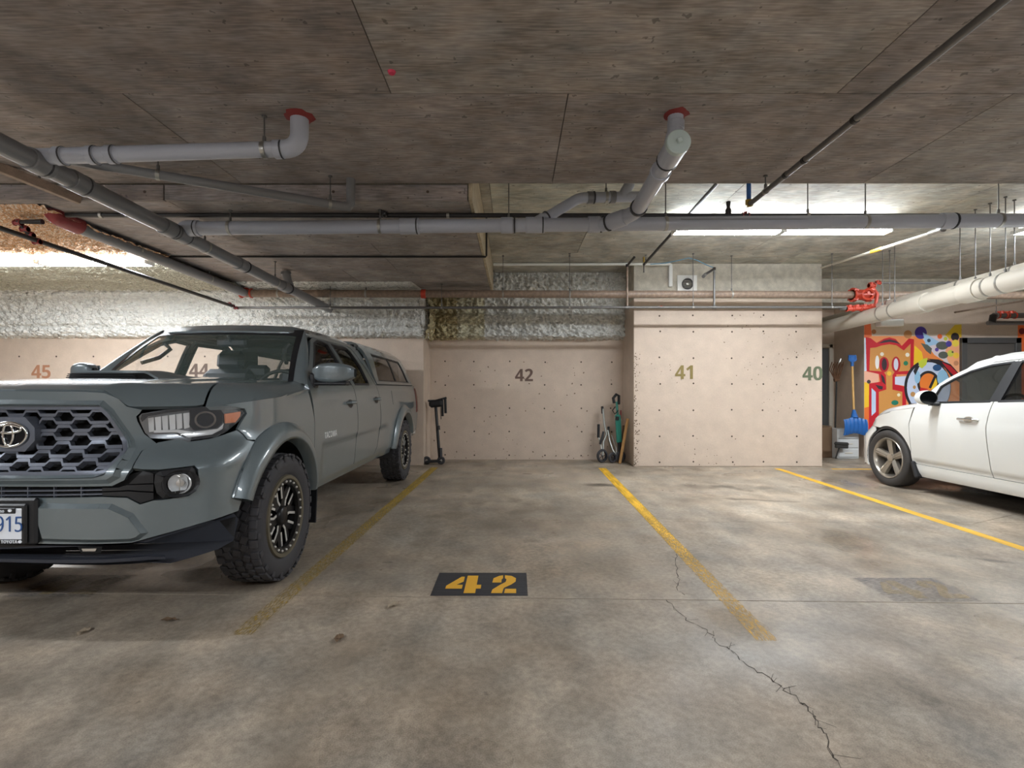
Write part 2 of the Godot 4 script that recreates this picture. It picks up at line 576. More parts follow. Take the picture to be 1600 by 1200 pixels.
	mat("plank_wood", rgb(176, 134, 82), 0.65)
	mat("shovel_blue", rgb(36, 98, 170), 0.4)
	mat("teal", rgb(50, 128, 112), 0.4)
	mat("bike_silver", rgb(176, 178, 172), 0.35, 0.6)
	mat("bag_black", rgb(24, 24, 26), 0.7)
	mat("crate_grey", rgb(196, 198, 198), 0.5)
	mat("carton", rgb(112, 88, 66), 0.8)
	mat("leaf_pale", rgb(168, 152, 130), 0.85)
	mat("leaf_brown", rgb(108, 86, 64), 0.85)
	mat("pink_cap", rgb(216, 60, 96), 0.5)

const TUBE_GLOW := 28.0

# plywood-printed panels of a ceiling: rows are depths, the seams of each row in x
func panels(parent: Node3D, y: float, rows: Array, seams: Array, rng: RandomNumberGenerator, kind := "form_concrete") -> void:
	for r in rows.size() - 1:
		var xs: Array = seams[r]
		for k in xs.size() - 1:
			var b := shape().box(Vector3((xs[k] + xs[k + 1]) / 2, y + 0.02, -(rows[r] + rows[r + 1]) / 2), Vector3(xs[k + 1] - xs[k] - 0.005, 0.04, rows[r + 1] - rows[r] - 0.005), Basis.IDENTITY, 0.0015)
			part(parent, "panel", b, M["%s_%d" % [kind, rng.randi_range(0, 2)]])

func seam_row(first: float, step: float, lo: float, hi: float) -> Array:
	var out := [lo]
	var x := first
	while x - step > lo: x -= step
	while x < hi:
		if x > lo + 0.1 and x < hi - 0.1: out.append(x)
		x += step
	return out + [hi]

func build_structure() -> void:
	var rng := RandomNumberGenerator.new()
	rng.seed = 5
	# near, low part of the ceiling
	var low := struct("ceiling", shape().box(Vector3(0, 3.1, 2.445), Vector3(26, 0.4, 13.11)), M.bare_concrete, "dark concrete ceiling with plywood print above the aisle")
	var rows := [-9.0, -6.0, -4.6, -3.36, -2.1, -0.87, 0.38, 1.62, 2.86, 4.11]
	var seams := []
	for i in rows.size() - 1:
		seams.append(seam_row(-0.69 if i % 2 == 1 else 0.3, 2.49, -12.95, 12.95))
	panels(low, 2.86, rows, seams, rng)
	# higher ceiling over the stalls on the right
	var high := struct("ceiling", shape().box(Vector3(6.32, 3.4, -7.3), Vector3(13.36, 0.4, 6.38)), M.bare_concrete, "higher pale concrete ceiling over the stalls beside the white car")
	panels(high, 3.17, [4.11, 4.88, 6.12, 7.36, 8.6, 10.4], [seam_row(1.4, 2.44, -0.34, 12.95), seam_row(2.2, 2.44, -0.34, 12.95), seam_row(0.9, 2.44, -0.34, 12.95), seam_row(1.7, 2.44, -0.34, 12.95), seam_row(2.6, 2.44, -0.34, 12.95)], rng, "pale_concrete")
	# dropped slab over the truck
	var slab := struct("ceiling", shape().box(Vector3(-6.67, 3.02, -6.2), Vector3(12.6, 0.5, 4.09)), M.bare_concrete, "dropped concrete slab above the pickup truck")
	panels(slab, 2.73, [4.15, 5.35, 6.55, 7.75, 8.2], [seam_row(-2.8, 2.44, -12.95, -0.37), seam_row(-1.5, 2.44, -12.95, -0.37), seam_row(-2.2, 2.44, -12.95, -0.37), seam_row(-0.9, 2.44, -12.95, -0.37)], rng)
	for k in 5:
		part(slab, "front_panel", shape().box(Vector3(-1.6 - 2.45 * k, 2.795, -4.14), Vector3(2.44, 0.125, 0.03), Basis.IDENTITY, 0.0015), M["form_concrete_%d" % (k % 3)])
	part(slab, "edge_board", shape().box(Vector3(-0.355, 2.95, -6.14), Vector3(0.03, 0.44, 4.05), Basis.IDENTITY, 0.002), M.form_timber, "pale board-marked edge of the slab")
	var holes := shape()
	for row in [[4.125, 2.80]]:
		for k in 16:
			holes.lathe([Vector2(0, 0.001), Vector2(0.012, 0.001), Vector2(0.012, -0.01)], 8, Transform3D(Basis(Vector3.RIGHT, PI / 2), Vector3(-0.7 - 0.76 * k, row[1], -row[0] + 0.001)))
	for dd in [5.1, 5.7, 6.35, 7.0]:
		for k in 12:
			holes.lathe([Vector2(0.011, -0.001), Vector2(0, -0.001)], 8, Transform3D(Basis.IDENTITY, Vector3(-0.9 - 0.48 * k + fmod(dd, 0.3), 2.7295, -dd)))
	part(slab, "tie_holes", holes, M.tie_hole).set_meta("kind", "stuff")

	# walls
	var wl := struct("wall_left", shape().box(Vector3(-7.22, 1.58, -9.15), Vector3(11.54, 3.2, 2.0)), M.wall_paint, "beige painted concrete wall behind the truck")
	var wr := struct("wall_recess", shape().box(Vector3(0.2, 1.58, -9.8), Vector3(3.32, 3.2, 2.0)), M.wall_paint, "beige painted concrete wall at the back of the empty stall")
	var wp := struct("wall_pillar", shape().box(Vector3(3.335, 1.31, -9.2), Vector3(2.95, 2.62, 2.4), Basis.IDENTITY, 0.008), M.wall_paint, "broad pale beige painted concrete pier")
	part(wp, "bare_top", shape().box(Vector3(3.335, 2.895, -9.205), Vector3(2.94, 0.55, 2.4), Basis.IDENTITY, 0.004), M.bare_concrete, "unpainted concrete top of the pier")
	var wm := struct("wall_right", shape().box(Vector3(9.6, 1.375, -9.75), Vector3(6.78, 2.75, 1.3)), M.wall_paint, "beige wall with a painted mural")
	part(wm, "bare_top", shape().box(Vector3(8.9, 2.96, -9.755), Vector3(8.18, 0.42, 1.3)), M.bare_concrete)
	struct("wall_alcove", shape().box(Vector3(5.5, 1.4, -10.2), Vector3(1.5, 2.8, 0.5)), M.wall_paint, "shaded beige wall of the alcove beyond the pier")
	struct("wall_side", shape().box(Vector3(-13.05, 1.6, -0.5), Vector3(0.2, 3.4, 20)), M.wall_paint)
	struct("wall_far_side", shape().box(Vector3(13.05, 1.6, -0.5), Vector3(0.2, 3.4, 20)), M.wall_paint)
	struct("wall_behind", shape().box(Vector3(0, 1.6, 5.05), Vector3(26.2, 3.4, 0.2)), M.wall_paint)
	# cone holes left by the form ties
	var th := shape()
	var cone := [Vector2(0, 0.0012), Vector2(0.014, 0.0012), Vector2(0.014, -0.01)]
	for py in [565, 601, 638, 675, 711]:
		for px in [695, 741, 796, 851, 908, 955]:
			th.lathe(cone, 8, Transform3D(Basis(Vector3.RIGHT, PI / 2), pixel(px + rng.randf_range(-1, 1), py + rng.randf_range(-1, 1), 8.8)))
	part(wr, "tie_holes", th, M.tie_hole).set_meta("kind", "stuff")
	th = shape()
	for py in [493, 518, 559, 600, 641, 682, 722]:
		for px in [1031, 1083, 1144, 1192, 1244]:
			th.lathe(cone, 8, Transform3D(Basis(Vector3.RIGHT, PI / 2), pixel(px + rng.randf_range(-1, 1), py + rng.randf_range(-1, 1), 8.0)))
	part(wp, "tie_holes", th, M.tie_hole).set_meta("kind", "stuff")
	th = shape()
	for py in [557, 594]:
		for k in 11:
			th.lathe(cone, 8, Transform3D(Basis(Vector3.RIGHT, PI / 2), pixel(30 + 58 * k, py, 8.15)))
	part(wl, "tie_holes", th, M.tie_hole).set_meta("kind", "stuff")
	# chips and scuffs along the pier's corner and on the walls
	var ch := shape()
	for k in 150:
		var y := pow(rng.randf(), 1.3) * 1.75 + 0.02
		var x := 1.866 + absf(rng.randfn(0.0, 0.045))
		var s := rng.randf_range(0.003, 0.011)
		ch.plate(disc(Vector2.ZERO, s * rng.randf_range(0.6, 1.6), s, 5), 0.002, Transform3D(Basis.from_euler(Vector3(0, 0, rng.randf() * 3)), Vector3(x, y, -7.999)))
	for k in 120:
		var c: Vector2 = [Vector2(3.9, 1.5), Vector2(4.4, 1.75), Vector2(3.7, 2.2), Vector2(4.3, 1.05), Vector2(3.0, 0.15), Vector2(2.3, 1.45)][k % 6]
		var s := rng.randf_range(0.002, 0.008)
		ch.plate(disc(Vector2.ZERO, s * 1.7, s, 5), 0.002, Transform3D(Basis.from_euler(Vector3(0, 0, rng.randf() * 3)), Vector3(c.x + rng.randfn(0, 0.22), clampf(c.y + rng.randfn(0, 0.13), 0.03, 2.5), -7.999)))
	part(wp, "chips", ch, M.scuff).set_meta("kind", "stuff")
	ch = shape()
	for k in 90:
		var s := rng.randf_range(0.003, 0.012)
		ch.plate(disc(Vector2.ZERO, s * 1.5, s, 5), 0.002, Transform3D(Basis.from_euler(Vector3(0, 0, rng.randf() * 3)), Vector3(rng.randf_range(-1.4, 1.8), pow(rng.randf(), 2.0) * 1.7 + 0.02, -8.799)))
	part(wr, "chips", ch, M.scuff).set_meta("kind", "stuff")
	# painted stall numbers
	painted_number(wr, "42", pixel(819, 586.5, 8.797), 0.22, M.number_brown)
	painted_number(wp, "41", pixel(1071, 582, 7.996), 0.225, M.number_olive)
	painted_number(wp, "40", pixel(1270, 584, 7.996), 0.225, M.number_green)
	painted_number(wl, "45", pixel(64.5, 581, 8.147), 0.22, M.number_rust)
	painted_number(wl, "44", pixel(311, 579, 8.147), 0.22, M.number_brown)

func lettering(text: String, height: float, depth: float, font := "Droid Serif", weight := 700, italic := false) -> TextMesh:
	var f := SystemFont.new()
	f.font_names = [font]
	f.font_weight = weight
	f.font_italic = italic
	var t := TextMesh.new()
	t.text = text
	t.font = f
	t.font_size = 64
	t.pixel_size = height / 46.0          # capitals stand about 46 of 64
	t.depth = depth
	t.curve_step = 1.0
	return t

func painted_number(parent: Node, text: String, at: Vector3, height: float, m: Material) -> void:
	var o := part(parent, "painted_number", lettering(text, height * 0.95, 0.004, "Droid Sans", 700), m, "stall number %s in paint" % text)
	o.position = at

# ---------------------------------------------------------------- floor
func stain(d: PackedByteArray, w: int, per: float, c: Vector2, rx: float, ry: float, turn: float, colour: Color, strength: float, ns: PackedByteArray) -> void:
	var R := maxf(rx, ry)
	var x0 := int((c.x + 8 - R) * per); var x1 := int((c.x + 8 + R) * per)
	var y0 := int((c.y + 2 - R) * per); var y1 := int((c.y + 2 + R) * per)
	var ca := cos(turn); var sa := sin(turn)
	for y in range(maxi(y0, 0), mini(y1, w)):
		for x in range(maxi(x0, 0), mini(x1, w)):
			var px := x / per - 8.0 - c.x; var py := y / per - 2.0 - c.y
			var r := Vector2((px * ca + py * sa) / rx, (-px * sa + py * ca) / ry).length()
			if r < 1.0:
				var i := y * w + x
				var s := clampf((ns[i] / 255.0 - 0.25 - 0.5 * r) * 2.2, 0.0, 1.0) * strength
				d[i * 3] = int(lerpf(d[i * 3], colour.r * 255.0, s))
				d[i * 3 + 1] = int(lerpf(d[i * 3 + 1], colour.g * 255.0, s))
				d[i * 3 + 2] = int(lerpf(d[i * 3 + 2], colour.b * 255.0, s))

func build_floor() -> void:
	var w := 2048
	var per := w / 16.0
	var big := grey(201, w, w, 0.0035, 4)
	var mid := grey(211, w, w, 0.014, 4)
	var fine := grey(221, w, w, 0.09, 4)
	var drag := grey(231, w, w, 0.03, 4, w, 512)
	var d := PackedByteArray()
	d.resize(w * w * 3)
	for i in w * w:
		var k := 1.0 + 0.28 * (big[i] / 255.0 - 0.5) + 0.32 * (mid[i] / 255.0 - 0.5) + 0.13 * (fine[i] / 255.0 - 0.5) + 0.18 * (drag[i] / 255.0 - 0.5)
		var warm := 0.05 * (mid[(i + 70000) % (w * w)] / 255.0 - 0.5)
		if fine[i] > 226: k *= 0.82
		d[i * 3] = clampi(int(166.0 * (k + warm)), 0, 255)
		d[i * 3 + 1] = clampi(int(154.0 * k), 0, 255)
		d[i * 3 + 2] = clampi(int(138.0 * (k - warm)), 0, 255)
	var oil := rgb(88, 80, 70)
	var damp := rgb(116, 106, 92)
	for s in [[-0.2, 4.6, 1.7, 0.9, 0.1, damp, 0.9], [-0.3, 6.4, 1.2, 0.5, 0.0, damp, 0.45], [1.05, 6.45, 0.75, 0.26, 0.02, oil, 1.0], [2.2, 6.35, 0.9, 0.35, 0.1, oil, 0.9], [3.1, 6.2, 0.8, 0.30, -0.1, oil, 0.8], [2.6, 5.6, 0.7, 0.10, -0.25, oil, 0.9], [0.4, 5.2, 1.5, 0.5, 0.0, damp, 0.7], [-0.7, 5.6, 1.0, 0.3, 0.1, damp, 0.6],
			[2.6, 4.2, 0.8, 0.35, 0.2, damp, 0.5], [3.4, 3.6, 0.35, 0.07, -0.5, oil, 0.9], [3.55, 3.35, 0.16, 0.05, 0.2, oil, 0.9], [-2.9, 2.95, 0.9, 0.28, 0.0, oil, 0.7], [-1.9, 3.4, 1.2, 0.5, 0.1, damp, 0.5],
			[0.6, 3.6, 1.2, 0.5, -0.2, damp, 0.35], [-0.5, 2.4, 0.9, 0.4, 0.5, damp, 0.3], [5.4, 5.6, 0.8, 1.6, 0.0, oil, 0.5], [-2.4, 6.6, 1.1, 1.0, 0.0, oil, 0.4], [0.9, 2.15, 0.3, 0.12, 0.6, oil, 0.35]]:
		stain(d, w, per, Vector2(s[0], s[1]), s[2], s[3], s[4], s[5], s[6], mid)
	var m := mat("floor_concrete", Color.WHITE, 0.55)
	m.albedo_texture = picture(d, w, w)
	m.roughness_texture = picture(grey(241, 512, 512, 0.02, 4), 512, 512, Image.FORMAT_L8)
	m.roughness = 0.95
	var g1 := grey(261, 1024, 1024, 0.22, 3)
	var g2 := grey(271, 1024, 1024, 0.04, 4)
	var dd := PackedByteArray()
	dd.resize(1024 * 1024 * 3)
	for i in 1024 * 1024:
		var q := 236.0 + 60.0 * (g1[i] / 255.0 - 0.5) + 46.0 * (g2[i] / 255.0 - 0.5)
		if g1[i] > 222: q -= 50.0
		for c in 3: dd[i * 3 + c] = clampi(int(q - c * 2.0), 0, 255)
	m.detail_enabled = true
	m.detail_blend_mode = BaseMaterial3D.BLEND_MODE_MUL
	m.detail_uv_layer = BaseMaterial3D.DETAIL_UV_2
	m.detail_albedo = picture(dd, 1024, 1024)
	m.uv2_triplanar = true
	m.uv2_world_triplanar = true
	m.uv2_scale = Vector3.ONE * 0.6
	relief(m, 251, 0.06, 0.12)
	var joint := func(a: Vector2, b: Vector2, width: float) -> PackedVector2Array:
		var s := (b - a).orthogonal().normalized() * width / 2
		return PackedVector2Array([a + s, b + s, b - s, a - s])
	var pieces: Array = [PackedVector2Array([Vector2(-13, -9), Vector2(13, -9), Vector2(13, 10.5), Vector2(-13, 10.5)])]
	for cut in [joint.call(Vector2(-14, 3.345), Vector2(14, 2.585), 0.009), joint.call(Vector2(-14, 4.82), Vector2(14, 4.55), 0.0035), joint.call(Vector2(4.95, 5.0), Vector2(4.12, 4.60), 0.005)]:
		var left := []
		for p in pieces:
			left.append_array(Geometry2D.clip_polygons(p, cut))
		pieces = left
	var fl := struct("floor", shape().box(Vector3(0, -0.09, -0.75), Vector3(26.4, 0.1, 19.9)), M.gap_black, "grey stained concrete parking floor")
	for p in pieces:
		var s := shape()
		var idx := Geometry2D.triangulate_polygon(p)
		for i in range(0, idx.size(), 3):
			var q := []
			for k in 3:
				q.append(p[idx[i + k]])
			s.tri(Vector3(q[0].x, 0, -q[0].y), Vector3(q[1].x, 0, -q[1].y), Vector3(q[2].x, 0, -q[2].y), Vector3.UP, Vector3.UP, Vector3.UP, (q[0] + Vector2(8, 2)) / 16.0, (q[1] + Vector2(8, 2)) / 16.0, (q[2] + Vector2(8, 2)) / 16.0)
		for i in p.size():
			var a: Vector2 = p[i]; var b: Vector2 = p[(i + 1) % p.size()]
			s.face([Vector3(a.x, 0, -a.y), Vector3(b.x, 0, -b.y), Vector3(b.x, -0.04, -b.y), Vector3(a.x, -0.04, -a.y)], Vector3((b - a).y, 0, (b - a).x))
		part(fl, "slab", s, m)
	build_markings(fl)

func worn(called: String, c: Color, seed_: int, low: float, high: float, vary: float) -> StandardMaterial3D:
	# paint worn through to the concrete in grains; low..high: how much of it is left from the far to the near end
	var w := 128; var h := 1024
	var a := grey(seed_, w, h, 0.09, 4)
	var b := grey(seed_ + 3, w, h, 0.012, 3)
	var d := PackedByteArray()
	d.resize(w * h * 4)
	for y in h:
		var keep := lerpf(low, high, smoothstep(0.0, 1.0, float(y) / h))
		for x in w:
			var i := y * w + x
			var k := 1.0 + vary * (b[i] / 255.0 - 0.5)
			var edge := minf(x, w - 1 - x) / 10.0
			d[i * 4] = clampi(int(c.r * 255.0 * k), 0, 255); d[i * 4 + 1] = clampi(int(c.g * 255.0 * k), 0, 255); d[i * 4 + 2] = clampi(int(c.b * 255.0 * k), 0, 255)
			d[i * 4 + 3] = clampi(int(255.0 * clampf((keep - a[i] / 255.0 * 0.8 - (0.35 * (1.0 - minf(edge, 1.0)))) * 1.7 + 0.42, 0.0, 0.97)), 0, 255)
	var m := mat(called, Color.WHITE, 0.6)
	m.albedo_texture = picture(d, w, h, Image.FORMAT_RGBA8)
	m.transparency = BaseMaterial3D.TRANSPARENCY_ALPHA
	m.texture_repeat = false
	return m

func strip(a: Vector2, b: Vector2, width: float, y := 0.0015) -> Shape:     # a flat stripe of paint from a to b (x, depth)
	var s := (b - a).orthogonal().normalized() * width / 2
	var f := func(p: Vector2) -> Vector3: return Vector3(p.x, y, -p.y)
	var o := shape()
	o.quad_uv(f.call(a - s), f.call(a + s), f.call(b + s), f.call(b - s), Vector3.UP)
	return o

func build_markings(fl: Node) -> void:
	part(fl, "stall_line", strip(Vector2(-1.235, 7.9), Vector2(-1.345, 2.52), 0.118), worn("line_truck", rgb(186, 154, 58), 301, 0.62, 0.30, 0.3), "worn yellow stall line beside the pickup")
	part(fl, "stall_line", strip(Vector2(1.34, 7.85), Vector2(1.215, 2.46), 0.115), worn("line_middle", rgb(214, 166, 40), 311, 1.1, 0.34, 0.35), "yellow stall line between 42 and 41, worn near the camera")
	part(fl, "stall_line", strip(Vector2(4.0, 7.8), Vector2(3.8, 2.4), 0.10), worn("line_car", rgb(226, 176, 52), 321, 1.1, 0.95, 0.2), "clean yellow stall line beside the white car")
	part(fl, "stall_line", strip(Vector2(4.80, 7.75), Vector2(5.9, 7.72), 0.07), M.line_car, "yellow cross line in front of the white car")
	# number boxes
	var black := worn("box_paint", rgb(54, 54, 58), 331, 1.1, 1.0, 0.3)
	var gone := worn("box_paint_worn", rgb(104, 104, 112), 341, 0.38, 0.30, 0.3)
	var gone_yellow := worn("digit_worn", rgb(196, 164, 84), 347, 0.45, 0.45, 0.2)
	var digits := mat("digit_yellow", rgb(232, 174, 52), 0.6)
	var b := part(fl, "number_box", strip(Vector2(-0.208, 3.37), Vector2(-0.208, 2.995), 0.572), black, "black floor box with the yellow stencilled number 42")
	part(b, "digits", stencil_42(Vector2(-0.494, 3.37), 0.572, 0.375, 0.003), digits, "yellow 42")
	var c := part(fl, "number_box", strip(Vector2(2.42, 3.28), Vector2(2.42, 2.915), 0.58), gone, "nearly worn-away floor box in the stall beside")
	part(c, "digits", stencil_42(Vector2(2.13, 3.28), 0.58, 0.36, 0.003), gone_yellow)
	var e := part(fl, "number_box", strip(Vector2(-2.72, 3.33), Vector2(-2.72, 2.98), 0.58), gone, "worn floor box under the nose of the pickup")
	part(e, "digits", stencil_42(Vector2(-3.0, 3.33), 0.58, 0.35, 0.003), gone_yellow)
	# crack across the near floor
	var rng := RandomNumberGenerator.new()
	rng.seed = 77
	var cr := shape()
	for line in [[[1058, 862], [1055, 880], [1060, 900], [1057, 917], [1072, 934]], [[1041, 937], [1062, 958], [1085, 975], [1105, 985], [1120, 1003], [1150, 1022], [1170, 1042], [1205, 1062], [1225, 1076], [1245, 1092], [1262, 1106], [1272, 1122], [1290, 1150], [1305, 1190], [1330, 1260]]]:
		var pts := []
		for k in line.size() - 1:
			for j in 5:
				var p := Vector2(line[k][0], line[k][1]).lerp(Vector2(line[k + 1][0], line[k + 1][1]), j / 5.0)
				var dd := 800.0 * EYE / (p.y - 608.0)
				pts.append(Vector2((p.x - 804.0) * dd / 800.0, dd) + Vector2(rng.randfn(0, 0.006), rng.randfn(0, 0.009)))
		for k in pts.size() - 1:
			cr.add(strip(pts[k], pts[k + 1] + (pts[k + 1] - pts[k]) * 0.1, rng.randf_range(0.0015, 0.006), 0.0008))
			if rng.randf() < 0.3:
				cr.add(strip(pts[k], pts[k] + Vector2(rng.randfn(0, 0.04), rng.randfn(0, 0.04)), 0.002, 0.0008))
	part(fl, "crack", cr, mat("crack_dark", rgb(66, 58, 50), 0.9), "thin jagged crack").set_meta("kind", "stuff")

func stencil_42(corner: Vector2, w: float, h: float, y: float) -> Shape:
	var s := shape()
	var four_a := [0.13, 0.60, 0.27, 0.20, 0.305, 0.20, 0.305, 0.42, 0.235, 0.56, 0.305, 0.56, 0.305, 0.72, 0.13, 0.72]
	var four_b := [0.335, 0.15, 0.455, 0.15, 0.455, 0.56, 0.505, 0.56, 0.505, 0.72, 0.455, 0.72, 0.455, 0.90, 0.335, 0.90]
	var two_a := [0.62, 0.46, 0.63, 0.27, 0.69, 0.16, 0.735, 0.13, 0.735, 0.27, 0.72, 0.32, 0.72, 0.46]
	var two_b := [0.755, 0.13, 0.83, 0.16, 0.88, 0.27, 0.875, 0.42, 0.83, 0.54, 0.755, 0.68, 0.745, 0.73, 0.735, 0.90, 0.62, 0.90, 0.63, 0.76, 0.70, 0.58, 0.765, 0.44, 0.775, 0.32, 0.755, 0.26]
	var two_c := [0.765, 0.73, 0.88, 0.73, 0.88, 0.90, 0.755, 0.90]
	for a in [four_a, four_b, two_a, two_b, two_c]:
		var p := PackedVector2Array()
		for i in range(0, a.size(), 2):
			p.append(Vector2(corner.x + a[i] * w, -(corner.y - a[i + 1] * h)))
		s.plate(p, 0.001, Transform3D(Basis(Vector3(1, 0, 0), Vector3(0, 0, 1), Vector3(0, 1, 0)), Vector3(0, y, 0)))
	return s

# ---------------------------------------------------------------- spray foam
func foam_sheet(x0: float, x1: float, prof: Array, seed_: int, lump: float, towards: Vector3, wall := 0.0) -> Shape:
	var f := noise(seed_, 13.0, 3)
	var g := noise(seed_ + 1, 1.6, 2)
	var lens := [0.0]
	for i in prof.size() - 1:
		lens.append(lens[i] + (prof[i + 1] - prof[i]).length())
	var total: float = lens[-1]
	var at := func(u: float, q: float) -> Vector3:
		var s := q * total
		var i := 0
		while i < prof.size() - 2 and s > lens[i + 1]:
			i += 1
		var p: Vector2 = prof[i].lerp(prof[i + 1], clampf((s - lens[i]) / (lens[i + 1] - lens[i]), 0.0, 1.0))
		var o := Vector3(lerpf(x0, x1, u), p.y, -p.x)
		if wall > 0.0: o.z = lerpf(o.z, -wall, smoothstep(x1 - 0.10, x1, o.x))
		var fade := minf(1.0, minf(q, 1.0 - q) * 14.0) 
		var out := (towards - o).normalized()
		out.x = 0.0
		var rag := (1.0 - fade) * 0.04 * f.get_noise_3d(o.x * 1.2, 5.0, 0.0)
		return o + out * lump * (0.5 + 1.1 * f.get_noise_3dv(o) + 0.8 * g.get_noise_3dv(o)) * fade + Vector3(0, rag, 0)
	return shape().sheet(at, int((x1 - x0) / 0.018), int(total / 0.018), towards)

func build_foam() -> void:
	# over the wall behind the truck
	var a := struct("trim_foam", foam_sheet(-12.9, -1.37, [Vector2(7.22, 2.745), Vector2(7.30, 2.715), Vector2(7.70, 2.70), Vector2(7.86, 2.60), Vector2(7.95, 2.42), Vector2(7.97, 2.24), Vector2(8.03, 2.19), Vector2(7.99, 2.12), Vector2(8.06, 2.05), Vector2(8.17, 2.02)], 401, 0.065, Vector3(-5, 1.2, -3), 8.17), M.spray_foam, "white spray foam over the wall behind the truck")
	part(a, "return", foam_corner(), M.stained_foam, "stained foam on the corner of the recess")
	# over the recess: stained at the left end
	var pr := [Vector2(8.62, 3.2), Vector2(8.60, 2.86), Vector2(8.66, 2.50), Vector2(8.60, 2.44), Vector2(8.70, 2.34), Vector2(8.71, 2.18), Vector2(8.66, 2.12), Vector2(8.82, 2.05)]
	var b := struct("trim_foam", foam_sheet(-0.52, 1.88, pr, 411, 0.10, Vector3(0, 1.2, -3)), M.spray_foam, "white spray foam above the empty stall's back wall")
	part(b, "pale_stained_stretch", foam_sheet(-0.98, -0.50, pr, 411, 0.10, Vector3(0, 1.2, -3)), M.pale_stained_foam, "ochre-tinged foam")
	part(b, "stained_end", foam_sheet(-1.47, -0.96, pr, 411, 0.10, Vector3(0, 1.2, -3)), M.stained_foam, "brown stained foam")
	# foam-covered ceiling at the far left: rusty fibre near, grey foam beyond the lamp
	var c := struct("ceiling_lining", foam_sheet(-12.9, -3.92, [Vector2(5.75, 2.735), Vector2(5.8, 2.70), Vector2(7.2, 2.69), Vector2(7.5, 2.66)], 421, 0.03, Vector3(-6, 0.5, -5)), M.grey_foam, "greyish foam on the ceiling behind the left lamp")
	part(c, "rusty_lining", foam_sheet(-12.9, -3.86, [Vector2(4.2, 2.735), Vector2(4.23, 2.70), Vector2(5.72, 2.70), Vector2(5.76, 2.735)], 431, 0.03, Vector3(-6, 0.5, -5)), M.rusty_fibre, "rust-brown stained fibre lining")

func foam_corner() -> Shape:
	var f := noise(409, 6.0, 3)
	var at := func(u: float, q: float) -> Vector3:
		var z := lerpf(8.02, 8.7, u)
		var y := lerpf(2.02 + 0.05 * f.get_noise_2d(z * 3.0, 1.0), 2.76, q)
		return Vector3(-1.40 + 0.07 * sin(q * PI) + 0.05 * f.get_noise_2d(z * 2.0, y * 2.0), y, -z)
	return shape().sheet(at, 30, 34, Vector3(0, 2.2, -6))

func build_lamps() -> void:
	strip_light(Vector3(2.97, 2.98, -5.71), 2.44, "fluorescent strip light behind the main drain pipe, above the pier stall", 4.6, 0.195)
	strip_light(Vector3(6.8, 2.98, -5.71), 2.44, "fluorescent strip light above the white car at the picture's edge", 5.5, 0.195)
	strip_light(Vector3(-5.26, 2.625, -5.7), 2.44, "fluorescent strip light over the far side of the pickup", 11.0, 0.11)
	strip_light(Vector3(-5.6, 2.79, -1.75), 2.44, "fluorescent strip light over the aisle, left of the truck's nose", 4.8, 0.075)
	strip_light(Vector3(3.1, 2.79, 0.5), 2.44, "fluorescent strip light over the aisle behind the camera", 5.0, 0.075)
	strip_light(Vector3(-2.6, 2.79, 1.6), 2.44, "fluorescent strip light over the aisle facing the truck", 5.6, 0.075)

# ---------------------------------------------------------------- pipes
func run(t: Node, pts: Array, r: float, m: Material, called := "pipe", seg := 18) -> MeshInstance3D:
	return part(t, called, shape().tube(pts, r, seg), m)

func collar(t: Node, at: Vector3, dir: Vector3, r: float, length: float, m: Material, called := "coupling") -> MeshInstance3D:
	var d := dir.normalized() * length / 2
	return part(t, called, shape().tube([at - d, at - d * 0.9, at + d * 0.9, at + d], [r * 0.97, r, r, r * 0.97], 18), m)

func hanger(t: Node, at: Vector3, dir: Vector3, r: float, top: float, m: Material = null) -> void:
	var h := part(t, "hanger", shape().tube([at - dir.normalized() * 0.012, at + dir.normalized() * 0.012], r + 0.004, 16), M.zinc)
	var y := at.y + r
	part(h, "rod", shape().tube([Vector3(at.x, y, at.z), Vector3(at.x, top + 0.005, at.z)], 0.005, 6).tube([Vector3(at.x, y, at.z), Vector3(at.x, y + 0.035, at.z)], 0.011, 6).tube([Vector3(at.x, top - 0.012, at.z), Vector3(at.x, top, at.z)], 0.016, 8), M.grey_steel)

func along(a: Vector3, b: Vector3, x: float) -> Vector3:       # the point of the line a-b that the photograph shows at column x
	var lo := 0.0; var hi := 1.0
	var col := func(p: Vector3) -> float: return CENTRE.x + FOCAL * p.x / -p.z
	var up: bool = col.call(b) > col.call(a)
	for i in 40:
		var k := (lo + hi) / 2
		if (col.call(a.lerp(b, k)) < x) == up: lo = k
		else: hi = k
	return a.lerp(b, lo)

func red_fitting(t: Node, at: Vector3, size: float, m: Material, called := "fitting") -> MeshInstance3D:    # a tee with bolted collars
	var s := shape()
	s.tube([at + Vector3(-size, 0, 0), at + Vector3(size, 0, 0)], size * 0.62, 14)
	s.tube([at, at + Vector3(0, size * 1.1, 0)], size * 0.5, 14)
	for k in [-1, 1]:
		s.tube([at + Vector3(k * size * 0.75, 0, 0), at + Vector3(k * size, 0, 0)], size * 0.8, 14)
		s.box(at + Vector3(k * size * 0.87, size * 0.8, 0), Vector3(size * 0.25, size * 0.4, size * 0.5), Basis.IDENTITY, 0.003)
	return part(t, called, s, m)

